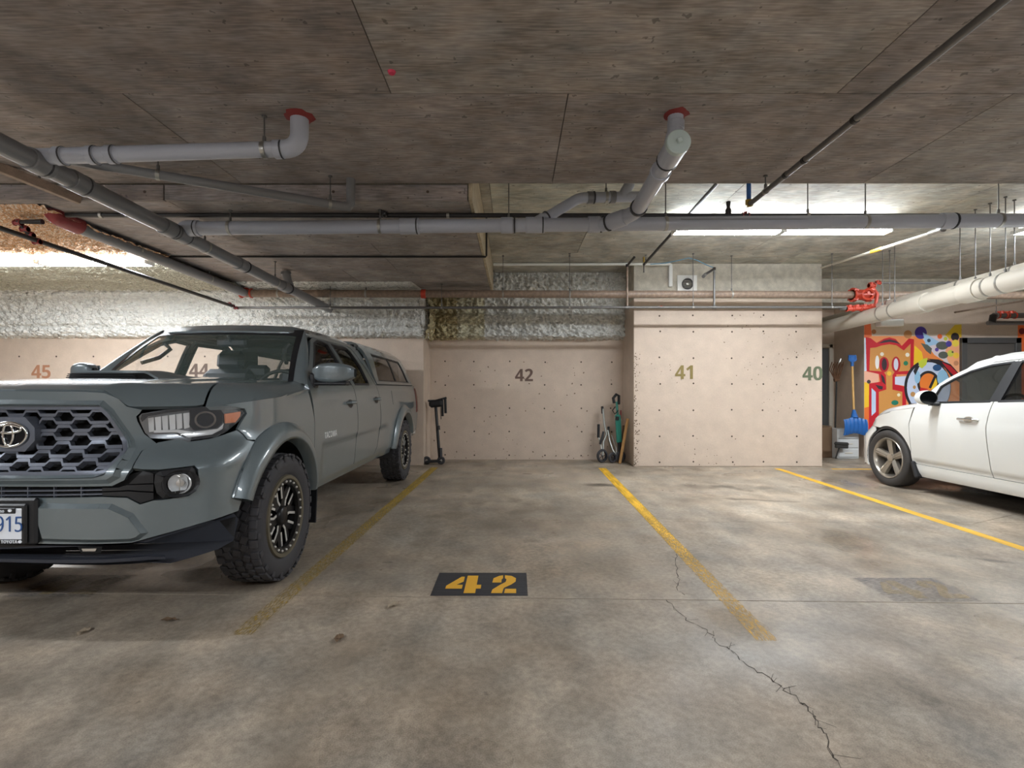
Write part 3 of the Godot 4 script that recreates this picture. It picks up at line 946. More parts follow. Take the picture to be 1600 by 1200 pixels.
func build_pipes() -> void:
	var grp := "grey plastic drain pipes under the ceiling"
	# main drain across the bay
	var a := Vector3(-2.83, 2.575, -4.35); var b := Vector3(7.2, 2.64, -4.25)
	var t := thing("drain_pipe", "long grey plastic drain pipe crossing the whole bay under the ceiling", "pipe", Vector3.ZERO, grp)
	var l := a + Vector3(0.12, 0, 0)
	run(t, [l, b], 0.057, M.pvc_grey)
	part(t, "elbow", shape().tube([Vector3(-2.835, 2.56, -4.44)] + bend(Vector3(-2.835, 2.56, -4.6), a + Vector3(-0.005, 0, 0), l, 0.09) + [l], 0.066, 18), M.pvc_grey)
	for x in [303, 640, 792, 836, 928, 1478]:
		collar(t, along(a, b, x), b - a, 0.067, 0.16 if x in [640, 836] else 0.1, M.pvc_grey)
		collar(t, along(a, b, x + (12 if x != 303 else 4)), b - a, 0.0675, 0.012, M.pvc_joint, "joint_ring")
	for x in [360, 594]:
		hanger(t, along(a, b, x), b - a, 0.057, 2.73)
	for x in [795, 1040, 1352, 1560]:
		hanger(t, along(a, b, x), b - a, 0.057, 3.17)
	part(t, "print", shape().box(along(a, b, 1200) + Vector3(0, 0.012, 0.0565), Vector3(1.5, 0.006, 0.002)), M.pvc_dark)
	# branch with a clean-out cap, coming down through the ceiling
	t = thing("drain_pipe", "grey drain branch with round clean-out cap leaving a red-sealed ceiling hole", "pipe", Vector3.ZERO, grp)
	var c0 := pixel(1057, 227, 2.93); var c1 := pixel(992, 334, 4.08); var c2 := pixel(940, 352, 4.29)
	run(t, [c0] + bend(c0, c1, c2, 0.12) + [c2], 0.057, M.pvc_grey)
	var dir := (c1 - c0).normalized()
	collar(t, c0 + dir * 0.08, dir, 0.067, 0.2, M.pvc_grey)
	collar(t, c0 + dir * 0.36, dir, 0.067, 0.05, M.pvc_grey)
	collar(t, c0 + dir * 0.19, dir, 0.0685, 0.012, M.pvc_joint, "joint_ring")
	collar(t, c1 - dir * 0.14, dir, 0.067, 0.03, M.pvc_joint, "joint_ring")
	collar(t, c1 + (c2 - c1) * 0.5, c2 - c1, 0.067, 0.14, M.pvc_grey)
	collar(t, c2 - (c2 - c1) * 0.2, c2 - c1, 0.068, 0.012, M.pvc_joint, "joint_ring")
	var cap := part(t, "cap", shape().tube([c0 - dir * 0.05, c0 - dir * 0.045, c0 - dir * 0.01], [0.064, 0.069, 0.069], 28), M.pvc_cap, "round grey screw cap")
	part(cap, "square_nut", shape().box(c0 - dir * 0.06, Vector3(0.026, 0.026, 0.03), Basis.from_euler(Vector3(0.05, 0, 0.4)), 0.003), M.pvc_cap)
	var s0 := pixel(1056, 178, 3.07); var s1 := c0 + dir * 0.20
	run(t, [s0 + Vector3(0, 0.03, 0), Vector3(s0.x - 0.004, 2.76, s0.z), s1], 0.046, M.pvc_grey, "stub")
	collar(t, Vector3(s0.x, 2.79, s0.z), Vector3.UP, 0.05, 0.05, M.pvc_grey)
	part(t, "sealant", seal_ring(s0, 0.045, 0.078, 12), M.sealant_red, "red fire sealant")
	# smaller side branch
	t = thing("drain_pipe", "short grey side branch rising from the main drain beside the capped one", "pipe", Vector3.ZERO, grp)
	var e0 := pixel(832, 353, 4.32); var e1 := pixel(905, 309, 4.45); var e2 := pixel(1012, 307, 4.50)
	run(t, [e0] + bend(e0, e1, e2, 0.06) + [e2], 0.045, M.pvc_grey)
	collar(t, e0.lerp(e1, 0.12), e1 - e0, 0.055, 0.12, M.pvc_grey)
	collar(t, e0.lerp(e1, 0.30), e1 - e0, 0.055, 0.012, M.pvc_joint, "joint_ring")
	for x in [922, 957]:
		collar(t, along(e1, e2, x), e2 - e1, 0.053, 0.05, M.pvc_dark)
	collar(t, along(e1, e2, 928), e2 - e1, 0.054, 0.012, M.pvc_joint, "joint_ring")
	var y0 := along(e1, e2, 972)
	run(t, [y0, y0 + Vector3(0.06, 0.10, 0.0), y0 + Vector3(0.10, 0.30, -0.05)], 0.047, M.pvc_grey, "wye")
	hanger(t, along(e1, e2, 947), e2 - e1, 0.045, 3.17)
	# upper left: elbow out of the ceiling, pipe to the left
	t = thing("drain_pipe", "pale grey pipe with an elbow out of a red-sealed hole, highest at the picture's left", "pipe", Vector3.ZERO, grp)
	var f0 := pixel(469, 191, 3.17); var f1 := pixel(468, 233, 3.10); var f2 := Vector3(-2.82, 2.585, -3.03)
	f0.z = f1.z; f0.x = f1.x
	run(t, [f1 + Vector3(-0.13, 0, 0), f2], 0.046, M.pvc_grey)
	part(t, "elbow", shape().tube([Vector3(f0.x, 2.88, f0.z)] + bend(f0, f1, f1 + Vector3(-1, 0, 0), 0.10, 8) + [f1 + Vector3(-0.15, 0, 0)], 0.053, 20), M.pvc_grey)
	for x in [436, 175, 145, 95]:
		collar(t, along(f1, f2, x), f2 - f1, 0.053, 0.05, M.pvc_grey)
		collar(t, along(f1, f2, x + 5), f2 - f1, 0.0545, 0.01, M.pvc_joint, "joint_ring")
	hanger(t, along(f1, f2, 413), f2 - f1, 0.046, 2.86)
	part(t, "sealant", seal_ring(Vector3(f0.x, 2.86, f0.z), 0.05, 0.088, 5), M.sealant_red, "red fire sealant")
	# long drain running away towards the wall behind the truck
	t = thing("drain_pipe", "grey-brown drain running from the picture's left edge back to the foamed wall", "pipe", Vector3.ZERO, grp)
	var g0 := Vector3(-2.80, 2.575, -1.6); var g1 := Vector3(-2.87, 2.45, -7.95)
	run(t, [g0, g1], 0.057, M.pvc_dark)
	for x in [60, 122, 262, 283, 376, 444]:
		collar(t, along(g0, g1, x), g1 - g0, 0.067, 0.14, M.pvc_dark)
		collar(t, along(g0, g1, x + 7), g1 - g0, 0.0675, 0.015, M.pvc_joint, "joint_ring")
	var st := along(g0, g1, 455)
	var co := run(t, [st, st + Vector3(-0.03, 0.10, 0.02), st + Vector3(-0.05, 0.20, 0.03)], 0.05, M.pvc_dark, "cleanout")
	part(co, "cap", shape().tube([st + Vector3(-0.05, 0.19, 0.03), st + Vector3(-0.055, 0.225, 0.03)], 0.062, 18), M.pvc_dark)
	for x in [320, 430]:
		hanger(t, along(g0, g1, x), g1 - g0, 0.057, 2.73)
	# thin vent under the low ceiling
	t = thing("drain_pipe", "thin grey vent pipe slanting behind the upper left pipe to a small elbow", "pipe", Vector3.ZERO, grp)
	var h0 := Vector3(-2.95, 2.70, -3.30); var h1 := pixel(548, 324, 4.02)
	run(t, [h0, h1], 0.032, M.pvc_dark)
	run(t, bend(h0, h1, h1 + Vector3(0, 0.2, 0), 0.05) + [h1 + Vector3(0, 2.865 - h1.y, 0)], 0.034, M.pvc_dark, "elbow")
	hanger(t, along(h0, h1, 516), h1 - h0, 0.032, 2.86)
	hanger(t, along(h0, h1, 247), h1 - h0, 0.032, 2.86)
	t = thing("wooden_batten", "short brown batten under the ceiling behind the upper left pipes", "batten")
	var w0 := pixel(-10, 258, 3.72); var w1 := pixel(126, 313, 4.13)
	part(t, "batten", shape().box((w0 + w1) / 2, Vector3(0.05, 0.07, (w1 - w0).length()), Basis.looking_at(w1 - w0), 0.003), M.brown_steel)
	part(t, "bracket", shape().tube([(w0 + w1) / 2, Vector3((w0.x + w1.x) / 2, 2.865, (w0.z + w1.z) / 2)], 0.008, 6), M.grey_steel)

	# sprinkler lines
	var sg := "sprinkler pipes"
	t = thing("sprinkler_pipe", "black sprinkler line running straight behind the main drain", "pipe", Vector3.ZERO, sg)
	var k0 := Vector3(-3.85, 2.705, -4.40); var k1 := Vector3(7.2, 2.71, -4.44)
	run(t, [k0, k1], 0.020, M.black_steel)
	for x in [158, 700, 1262]:
		var p := along(k0, k1, x)
		hanger(t, p, Vector3.RIGHT, 0.02, 2.73 if x < 730 else 3.17)
	for x in [602, 1138]:
		var p := along(k0, k1, x)
		part(t, "sprinkler_head", shape().tube([p, p + Vector3(0, 0.05, 0), p + Vector3(0, 0.07, 0), p + Vector3(0, 0.12, 0), p + Vector3(0, 0.125, 0)] if x > 700 else [p + Vector3(0, 0, 0.02), p + Vector3(0, 0, 0.04), p + Vector3(0, 0, 0.06), p + Vector3(0, 0, 0.07), p + Vector3(0, 0, 0.075)], [0.026, 0.026, 0.014, 0.02, 0.012], 10), M.black_steel)
	red_fitting(t, along(k0, k1, 1165), 0.03, M.dark_red, "tee")
	t = thing("sprinkler_pipe", "dark steel sprinkler pipe slanting from the picture's top edge to a blue-wrapped drop", "pipe", Vector3.ZERO, sg)
	var q0 := Vector3(1.96, 2.775, -1.0); var q1 := pixel(1170, 320, 4.23)
	run(t, [q0, q1], 0.020, M.grey_steel)
	for x in [1228, 1257, 1336]:
		collar(t, along(q0, q1, x), q1 - q0, 0.024, 0.03, M.black_steel)
	part(t, "elbow", shape().tube([q1 + Vector3(0, 0, 0.03), q1, q1 + Vector3(0, 0.04, 0)], 0.027, 12), M.brass)
	run(t, [q1 + Vector3(0, 0.03, 0), q1 + Vector3(0, 3.175 - q1.y, 0)], 0.018, M.blue_plastic, "blue_drop")
	hanger(t, along(q0, q1, 1196), q1 - q0, 0.02, 2.86)
	t = thing("sprinkler_pipe", "dark pipe slanting under the high ceiling to a brass valve by the pier", "pipe", Vector3.ZERO, sg)
	var r0 := pixel(1135, 278, 4.5) + Vector3(0, 0.045, 0); var r1 := pixel(1006, 418, 7.6) + Vector3(0, 0.045, 0)
	run(t, [r0, r1], 0.018, M.black_steel)
	run(t, [r1, r1 + Vector3(0, -0.12, 0)], 0.010, M.grey_steel, "drain_nipple")
	part(t, "brass_valve", shape().tube([r1 + Vector3(0, 0.03, 0), r1 + Vector3(0, 0.12, 0)], 0.014, 8).box(r1 + Vector3(0, 0.13, 0), Vector3(0.09, 0.012, 0.02)), M.brass)
	hanger(t, r0.lerp(r1, 0.96), Vector3.RIGHT, 0.018, 3.17)
	hanger(t, r0.lerp(r1, 0.06), Vector3.RIGHT, 0.018, 3.17)
	# brown fire main along the walls, with the slanting feed at the left
	t = thing("fire_main", "brown steel fire main running along the foamed walls and the pier", "pipe", Vector3.ZERO, sg)
	var m0 := Vector3(-3.94, 2.615, -7.52); var m1 := Vector3(9.0, 2.585, -7.52)
	run(t, [m0, m1], 0.055, M.brown_steel)
	red_fitting(t, m0, 0.085, M.valve_red, "grooved_elbow")
	for x in [662]:
		collar(t, along(m0, m1, x), Vector3.RIGHT, 0.067, 0.07, M.valve_red)
	for x in [435, 572]:
		hanger(t, along(m0, m1, x), Vector3.RIGHT, 0.055, 2.73)
	for x in [786, 890, 1143]:
		hanger(t, along(m0, m1, x), Vector3.RIGHT, 0.055, 3.17)
	t = thing("fire_main", "grey steel feed pipe with dark red elbow slanting back beneath the left lamp", "pipe", Vector3.ZERO, sg)
	run(t, [Vector3(-3.94, 2.675, -4.6), Vector3(-3.94, 2.613, -7.45)], 0.057, M.pvc_dark)
	part(t, "elbow", shape().tube([Vector3(-3.93, 2.76, -4.34)] + bend(Vector3(-3.93, 2.95, -4.34), Vector3(-3.93, 2.685, -4.36), Vector3(-3.94, 2.685, -4.8), 0.08, 8) + [Vector3(-3.94, 2.685, -4.62)], [0.085, 0.075, 0.07, 0.07, 0.07, 0.07, 0.07, 0.07, 0.07, 0.07, 0.078], 20), M.dark_red, "dark red elbow")
	for z in [5.35, 6.6]:
		hanger(t, Vector3(-3.94, 2.685 - (z - 4.6) * 0.024, -z), Vector3.BACK, 0.057, 2.73)
	# lower sprinkler line with its slanting feed
	t = thing("sprinkler_pipe", "thin grey sprinkler line below the brown main, with small drops", "pipe", Vector3.ZERO, sg)
	var n0 := Vector3(-4.06, 2.385, -7.40); var n1 := pixel(1322, 480, 7.40)
	run(t, [n0, n1], 0.018, M.grey_steel)
	for k in 3:
		red_fitting(t, n0 + Vector3(-0.05 + 0.05 * k, 0.05 - 0.03 * k, 0.02), 0.024, M.dark_red, "elbow")
	red_fitting(t, along(n0, n1, 1033), 0.022, M.valve_red, "tee")
	for x in [980, 1116]:
		var p := along(n0, n1, x)
		var top := pixel(x, 415 if x == 980 else 420, 7.40)
		run(t, [p, top], 0.015, M.brown_steel if x == 980 else M.grey_steel, "drop")
		run(t, [top, pixel(991, 402, 7.1) if x == 980 else pixel(1102, 429, 7.0)], 0.017, M.black_steel, "arm")
		collar(t, p, Vector3.RIGHT, 0.026, 0.06, M.grey_steel)
		collar(t, top, Vector3.UP, 0.021, 0.04, M.black_steel)
		if x == 1116:
			part(t, "sprinkler_head", shape().tube([pixel(1102, 429, 7.0), pixel(1099, 432, 6.95)], 0.024, 10), M.grey_steel)
	for x in [516, 690, 890, 1083, 1300]:
		hanger(t, along(n0, n1, x), Vector3.RIGHT, 0.018, 2.73 if x < 770 else 3.17)
	t = thing("sprinkler_pipe", "thin black feed pipe with red riser fittings slanting across the left lamp", "pipe", Vector3.ZERO, sg)
	run(t, [Vector3(-4.17, 2.525, -3.7), n0 + Vector3(0, 0.02, 0.05)], 0.021, M.black_steel, "pipe")
	for k in 4:
		red_fitting(t, Vector3(-4.20 + [0.05, 0.02, 0.0, -0.03][k], 2.49 + 0.045 * k, -4.45 + 0.03 * k), 0.03, M.dark_red, "riser_fitting")
	run(t, [Vector3(-4.17, 2.5, -4.45), Vector3(-4.22, 2.635, -4.36), Vector3(-4.02, 2.635, -4.36)], 0.022, M.black_steel, "riser")
	# red valve group at the end of the pier
	t = thing("valve_group", "red fire valve with bolted flanges and elbows beside the pier", "valve", Vector3.ZERO, sg)
	var v := along(m0, m1, 1345)
	var s := shape().tube([v + Vector3(-0.13, 0, 0), v + Vector3(0.13, 0, 0)], 0.078, 16)
	for k in [-0.13, 0.1]:
		s.tube([v + Vector3(k, 0, 0), v + Vector3(k + 0.035, 0, 0)], 0.105, 16)
		for j in 4:
			s.box(v + Vector3(k + 0.017, 0.095 * sin(j * PI / 2 + 0.7), 0.095 * cos(j * PI / 2 + 0.7)), Vector3(0.06, 0.025, 0.025))
	part(t, "valve_body", s, M.valve_red)
	part(t, "hand_wheel", shape().tube([v + Vector3(0, 0, 0.08), v + Vector3(0, 0, 0.17)], 0.02, 8).lathe([Vector2(0.075, -0.012), Vector2(0.088, 0), Vector2(0.075, 0.012), Vector2(0.062, 0), Vector2(0.075, -0.012)], 20, Transform3D(Basis(Vector3.RIGHT, PI / 2), v + Vector3(0, -0.02, 0.16))).box(v + Vector3(0, -0.02, 0.16), Vector3(0.15, 0.015, 0.012)), M.valve_red)
	var lowp := v + Vector3(-0.03, -0.215, 0.06)
	for k in 4:
		red_fitting(t, lowp + Vector3(-0.17 + 0.11 * k, 0.005 * k, 0), 0.052, M.valve_red, "trim_fitting")
	run(t, [lowp + Vector3(-0.32, 0, 0), lowp + Vector3(0.25, 0.01, 0)], 0.02, M.grey_steel, "trim_pipe")
	run(t, [lowp + Vector3(0.2, 0.02, 0), v + Vector3(0.2, 0.0, 0.06), v + Vector3(0.14, 0.12, 0.03)], 0.024, M.valve_red, "riser")
	red_fitting(t, v + Vector3(0.14, 0.13, 0.03), 0.045, M.valve_red, "elbow")
	run(t, [v + Vector3(0.16, 0.13, 0.03), v + Vector3(0.24, 0.175, 0.0), v + Vector3(1.9, 0.175, 0.0)], 0.016, M.grey_steel, "pilot_pipe")
	red_fitting(t, v + Vector3(0.25, 0.175, 0.0), 0.035, M.valve_red, "elbow")
	# cream pipe on the right
	t = thing("drain_pipe", "thick cream pipe hanging on rods above the white car", "pipe", Vector3.ZERO, "cream pipes")
	var u0 := Vector3(4.90, 2.315, -3.6); var u1 := Vector3(5.29, 2.225, -9.9)
	run(t, [u0, u1], 0.105, M.cream_pipe, "pipe", 28)
	for x in [1520, 1440]:
		collar(t, along(u0, u1, x), u1 - u0, 0.122, 0.22, M.cream_pipe)
	for x in [1379, 1398, 1524, 1547, 1571]:
		hanger(t, along(u0, u1, x), u1 - u0, 0.105, 3.17)
	var z0 := u0 + Vector3(0.17, 0.13, 0); var z1 := u1 + Vector3(0.17, 0.17, 0)
	t = thing("drain_pipe", "slimmer cream pipe lying above and behind the thick one", "pipe", Vector3.ZERO, "cream pipes")
	run(t, [z0, z1], 0.06, M.cream_pipe, "pipe", 20)
	for x in [1390, 1500, 1585]:
		hanger(t, along(z0, z1, x), z1 - z0, 0.06, 3.17)
	# pipes with red couplings by the right edge
	t = thing("sprinkler_pipe", "grey pipes with two red couplings above the mural door", "pipe", Vector3.ZERO, sg)
	var x0 := pixel(1552, 493, 8.6); var x1 := x0 + Vector3(2.2, 0, 0)
	run(t, [x0, x1], 0.045, M.grey_steel)
	run(t, [x0 + Vector3(-0.12, -0.13, 0.03), x1 + Vector3(0, -0.13, 0.03)], 0.035, M.grey_steel, "lower_pipe")
	for k in [0.14, 0.30]:
		red_fitting(t, x0 + Vector3(k, 0, 0), 0.07, M.valve_red, "coupling")
	run(t, [x0 + Vector3(0.0, 0.0, 0), x0 + Vector3(-0.05, -0.13, 0.03)], 0.05, M.black_steel, "elbow")
	hanger(t, x0 + Vector3(0.05, 0, 0), Vector3.RIGHT, 0.045, 3.17)
	hanger(t, x0 + Vector3(1.6, 0, 0), Vector3.RIGHT, 0.045, 3.17)
	var bar := pixel(1492, 488, 8.3)
	run(t, [bar, bar + Vector3(1.3, 0.22, -0.2)], 0.015, M.brown_steel, "side_pipe")
	# conduits
	t = thing("conduit", "thin black conduit under the slab, turning up at the slab's edge", "conduit")
	run(t, [Vector3(-9.0, 2.716, -5.83), Vector3(-0.33, 2.716, -5.83), Vector3(-0.32, 2.73, -5.83), Vector3(-0.32, 3.17, -5.83)], 0.011, M.black_steel)
	t = thing("conduit", "white conduit under the high ceiling ending in a white box on the pier", "conduit")
	run(t, [Vector3(-0.33, 3.14, -7.93), Vector3(2.42, 3.15, -7.95)], 0.02, M.white_plastic)
	part(t, "box", shape().box(Vector3(2.425, 2.98, -7.97), Vector3(0.055, 0.36, 0.05), Basis.IDENTITY, 0.006), M.white_plastic)
	t = thing("conduit", "pale conduit with a yellow tag slanting from the main drain to the pier", "conduit")
	var o0 := pixel(1474, 358, 4.37); var o1 := Vector3(4.78, 3.10, -7.975)
	run(t, [o0, o1], 0.016, M.cream_pipe)
	part(t, "tag", shape().tube([o0.lerp(o1, 0.36), o0.lerp(o1, 0.44)], 0.02, 10), M.yellow_tag)
	part(t, "end_clamp", shape().tube([o0, o0.lerp(o1, 0.06)], 0.026, 8), M.zinc)
	t = thing("cable", "pale blue cable looped over the vent on the pier's bare top", "cable")
	run(t, [pixel(1016, 413, 7.75), pixel(1040, 411, 7.65), pixel(1060, 407, 7.55), pixel(1076, 403, 7.5), pixel(1090, 407, 7.5), pixel(1104, 414, 7.48), pixel(1117, 419, 7.43)], 0.007, M.cable_blue, "cable", 6)

func seal_ring(at: Vector3, r0: float, r1: float, seed_: int) -> Shape:
	var rng := RandomNumberGenerator.new()
	rng.seed = seed_
	var s := shape()
	var outer := []
	for k in 18:
		outer.append(r1 * rng.randf_range(0.85, 1.12))
	for k in 18:
		var a0 := TAU * k / 18; var a1 := TAU * (k + 1) / 18
		var p := func(r: float, a: float, y: float) -> Vector3: return Vector3(at.x + r * cos(a), 2.86 - y * 0.6, at.z + r * sin(a))
		s.face([p.call(r0, a0, 0.03), p.call(r0, a1, 0.03), p.call(outer[(k + 1) % 18], a1, 0.003), p.call(outer[k], a0, 0.003)], Vector3.DOWN)
		s.face([p.call(outer[k], a0, 0.003), p.call(outer[(k + 1) % 18], a1, 0.003), p.call(outer[(k + 1) % 18], a1, -0.002), p.call(outer[k], a0, -0.002)], Vector3(cos(a0), 0, sin(a0)))
	return s

# ---------------------------------------------------------------- pickup truck; local axes: x to its left side, y up, z towards its nose; t is the distance back from the nose
const BELT_A := [0.0, 0.3, 0.5, 0.65, 0.78, 0.88, 0.95, 1.0]
const LOW_U := [0.0, 0.3, 0.5, 0.65, 0.78, 0.87, 0.915, 0.925]
const LOW_T := [0.0, 0.012, 0.04, 0.10, 0.20, 0.34, 0.60, 0.85]
const HIGH_U := [0.0, 0.3, 0.5, 0.65, 0.78, 0.86, 0.895, 0.91]
const HIGH_T := [0.07, 0.09, 0.16, 0.28, 0.42, 0.58, 0.72, 0.85]
const SIDE_Y := [0.30, 0.40, 0.50, 0.62, 0.80, 0.95, 1.05, 1.15, 1.22, 1.30, 1.45, 1.58, 1.66, 1.72]
const SIDE_U := [0.80, 0.85, 0.885, 0.900, 0.912, 0.914, 0.906, 0.892, 0.872, 0.828, 0.752, 0.680, 0.625, 0.55]

func truck_side(t: float, y: float) -> float:
	var u := curve(SIDE_Y, SIDE_U, y)
	u -= 0.012 * smoothstep(0.795, 0.77, y) * smoothstep(1.55, 1.68, t) * smoothstep(3.75, 3.5, t)
	if t > 4.9: u -= 0.05 * pow(t - 4.9, 2.0)
	return u

func truck_at(a: float, y: float) -> Vector3:
	var s := signf(a) if a != 0.0 else 1.0
	a = absf(a)
	var w := smoothstep(0.80, 0.98, y)
	var k := minf(a, 1.0)
	var u := lerpf(curve(BELT_A, LOW_U, k), curve(BELT_A, HIGH_U, k), w)
	var t := lerpf(curve(BELT_A, LOW_T, k), curve(BELT_A, HIGH_T, k), w)
	if a > 1.0:
		t += a - 1.0
		u = lerpf(u, truck_side(t, y), smoothstep(1.0, 1.3, a))
	return Vector3(s * u, y, -t)

func truck_a(t: float, y: float) -> float:          # the belt parameter at which the body side has run t back
	if t >= 0.85: return t + 0.15
	var lo := 0.0; var hi := 1.0
	for i in 24:
		var m := (lo + hi) / 2
		if -truck_at(m, y).z < t: lo = m
		else: hi = m
	return lo

func side_poly(a: Array) -> PackedVector2Array:     # (t, y) pairs turned into (belt, y)
	var b := []
	for i in range(0, a.size(), 2):
		b.append(truck_a(a[i], a[i + 1])); b.append(a[i + 1])
	return poly(b)

func whole(a: Array) -> PackedVector2Array:          # half an outline from the centre line, mirrored
	var b := a.duplicate()
	for i in range(a.size() - 2, -1, -2):
		if absf(a[i]) > 0.001:
			b.append(-a[i]); b.append(a[i + 1])
	return poly(b)

func arc(t: float, y: float, r: float, from: float, to: float, k := 16, squash := 1.0) -> Array:
	var b := []
	for i in k + 1:
		var d := deg_to_rad(lerpf(from, to, float(i) / k))
		b.append(t + r * cos(d)); b.append(y + r * squash * sin(d))
	return b

func edge_distance(p: Vector2, line: PackedVector2Array) -> float:
	var m := 9.0
	for i in line.size() - 1:
		m = minf(m, p.distance_to(Geometry2D.get_closest_point_to_segment(p, line[i], line[i + 1])))
	return m

var hood_line := PackedVector2Array()
func hood_top(u: float, t: float) -> float:
	var top := 1.243 + 0.048 * clampf(t / 1.4, 0.0, 1.0) - 0.030 * pow(absf(u) / 0.8, 2.0)
	top += 0.010 * (smoothstep(0.47, 0.40, absf(u)) + smoothstep(0.60, 0.66, absf(u)) * 0.6) * smoothstep(0.1, 0.5, t)
	var e := edge_distance(Vector2(absf(u), t), hood_line)
	var ye := lerpf(1.205, 1.112, smoothstep(0.38, 0.50, absf(u)))
	ye = lerpf(ye, 1.205, smoothstep(0.5, 1.4, t)) if absf(u) > 0.4 else ye
	return top - (top - ye) * pow(1.0 - minf(e / 0.15, 1.0), 2.0)

func windscreen(p: float, q: float) -> Vector3:
	var u0 := p * 0.735; var u1 := p * 0.60
	var b := Vector3(u0, 1.245, -(1.32 + 0.14 * p * p))
	var c := Vector3(u1, 1.700, -(1.90 + 0.09 * p * p))
	return b.lerp(c, q) + Vector3(0, 0.035, 0.035) * sin(PI * q) * 0.5

func build_truck() -> void:
	var T := thing("pickup_truck", "grey double-cab pickup truck with canopy and black off-road wheels", "truck", Vector3(-2.40, 0, -2.38))
	var mid := Vector3(0, 0.75, -2.8)
	var at := truck_at
	var paint: Material = M.truck_paint
	# --- nose
	var grille_hole := whole([0, 1.127, 0.387, 1.126, 0.424, 1.078, 0.505, 0.917, 0.497, 0.88, 0.468, 0.818, 0.429, 0.808, 0, 0.808])
	part(T, "grille_panel", shape().skin(whole([0, 1.200, 0.30, 1.198, 0.40, 1.191, 0.452, 1.163, 0.482, 1.124, 0.535, 1.106, 0.528, 1.090, 0.516, 1.074, 0.520, 1.05, 0.543, 0.985, 0.560, 0.965, 0.594, 0.935, 0.559, 0.905, 0.566, 0.828, 0.545, 0.777, 0.498, 0.752, 0, 0.757]), [grille_hole], 0.03, at, mid, 0.03), paint)
	var ring := whole([0, 1.160, 0.397, 1.155, 0.436, 1.109, 0.533, 0.919, 0.541, 0.863, 0.530, 0.790, 0.490, 0.764, 0, 0.766])
	part(T, "grille_surround", bevel_skin(ring, grille_hole, 0.020, 0.022, at, mid), paint, "raised painted grille surround")
	part(T, "grille_backing", shape().skin(whole([0, 1.15, 0.41, 1.15, 0.53, 0.92, 0.50, 0.78, 0, 0.78]), [], 0.05, at, mid, 0.0, -0.075), M.gap_black)
	part(T, "grille_frame", shape().skin(grille_hole, [shrunk(grille_hole, 0.016)], 0.03, at, mid, 0.05, -0.004), M.grille_bar)
	var period := 0.150
	for r in 9:
		var y0 := 0.822 + 0.0375 * r
		var s := shape()
		var s2 := shape()
		var line := []
		var k := -8
		var off := period * 0.5 * (r % 2)
		while k < 9:
			var x := k * period + off
			line.append_array([Vector2(x - 0.040, y0), Vector2(x - 0.026, y0 + 0.021), Vector2(x + 0.026, y0 + 0.021), Vector2(x + 0.040, y0)])
			k += 1
		for i in line.size() - 1:
			var inside := grille_hole
			var seg := Geometry2D.intersect_polyline_with_polygon(PackedVector2Array([line[i], line[i + 1]]), inside)
			for sp in seg:
				if sp.size() < 2 or (absf((sp[0].x + sp[1].x) / 2) < 0.088 and absf(y0 - 0.985) < 0.085): continue
				var b := [sp[0] + Vector2(0, -0.0075), sp[1] + Vector2(0, -0.0075), sp[1] + Vector2(0, 0.0075), sp[0] + Vector2(0, 0.0075)]
				(s2 if sp[0].x + sp[1].x < 0.0 and absf(y0 - 0.985) < 0.085 else s).skin(poly([b[0].x, b[0].y, b[1].x, b[1].y, b[2].x, b[2].y, b[3].x, b[3].y]), [], 0.08, at, mid, 0.035, -0.012)
		for half in [s, s2]:
			if half.v.size(): part(T, "grille_bar", half, M.grille_bar)
	# emblem: oval ring with crossed ovals on a dark eight-sided plate
	var em := Vector3(0, 0.995, -0.055)
	var plate8 := PackedVector2Array()
	for v in [[-0.118, -0.03], [-0.07, -0.082], [0.07, -0.082], [0.118, -0.03], [0.118, 0.03], [0.07, 0.082], [-0.07, 0.082], [-0.118, 0.03]]:
		plate8.append(Vector2(v[0], v[1]))
	var e8 := part(T, "emblem", shape().plate(plate8, 0.06, Transform3D(Basis.IDENTITY, em)), M.grille_bar, "oval chrome emblem on a grey eight-sided plate")
	part(e8, "dark_field", shape().plate(disc(Vector2.ZERO, 0.092, 0.062, 36), 0.01, Transform3D(Basis.IDENTITY, em + Vector3(0, 0, 0.004))), M.lens_dark)
	for o in [[0.088, 0.058, 0.0, 0.0], [0.024, 0.050, 0.0, 0.0], [0.062, 0.019, 0.0, 0.026]]:
		var pts := []
		for i in 41:
			pts.append(em + Vector3(o[2] + o[0] * cos(TAU * i / 40), o[3] + o[1] * sin(TAU * i / 40), 0.008))
		part(e8, "chrome_oval", shape().tube(pts, 0.0065, 8, false), M.chrome)
	# bumper
	var bump := [0, 0.702, 0.457, 0.702, 0.556, 0.692, 0.603, 0.656, 0.651, 0.670, 0.681, 0.668, 0.766, 0.674, 0.790, 0.695, 0.800, 0.733, 0.796, 0.805, 0.780, 0.824, 0.671, 0.818, 0.610, 0.824, 0.570, 0.832, 0.562, 0.905, 0.596, 0.940, 0.652, 0.952, 0.694, 0.934, 0.768, 0.943, 0.803, 0.960, 0.840, 0.978, 0.892, 0.920, 0.925, 0.905, 0.943, 0.85, 0.933, 0.75, 0.916, 0.62, 0.906, 0.545, 0.80, 0.527, 0.671, 0.500, 0.574, 0.478, 0, 0.495]
	part(T, "bumper_cover", shape().skin(whole(bump), [], 0.03, at, mid, 0.03), paint)
	var low := poly([0.158, 0.656, 0.176, 0.680, 0.498, 0.669, 0.58, 0.616, 0.633, 0.518, 0.60, 0.488, 0.574, 0.482, 0.201, 0.500])
	pair(T, "lower_bumper_pad", bevel_skin(low, PackedVector2Array(), 0.022, 0.02, at, mid), paint)
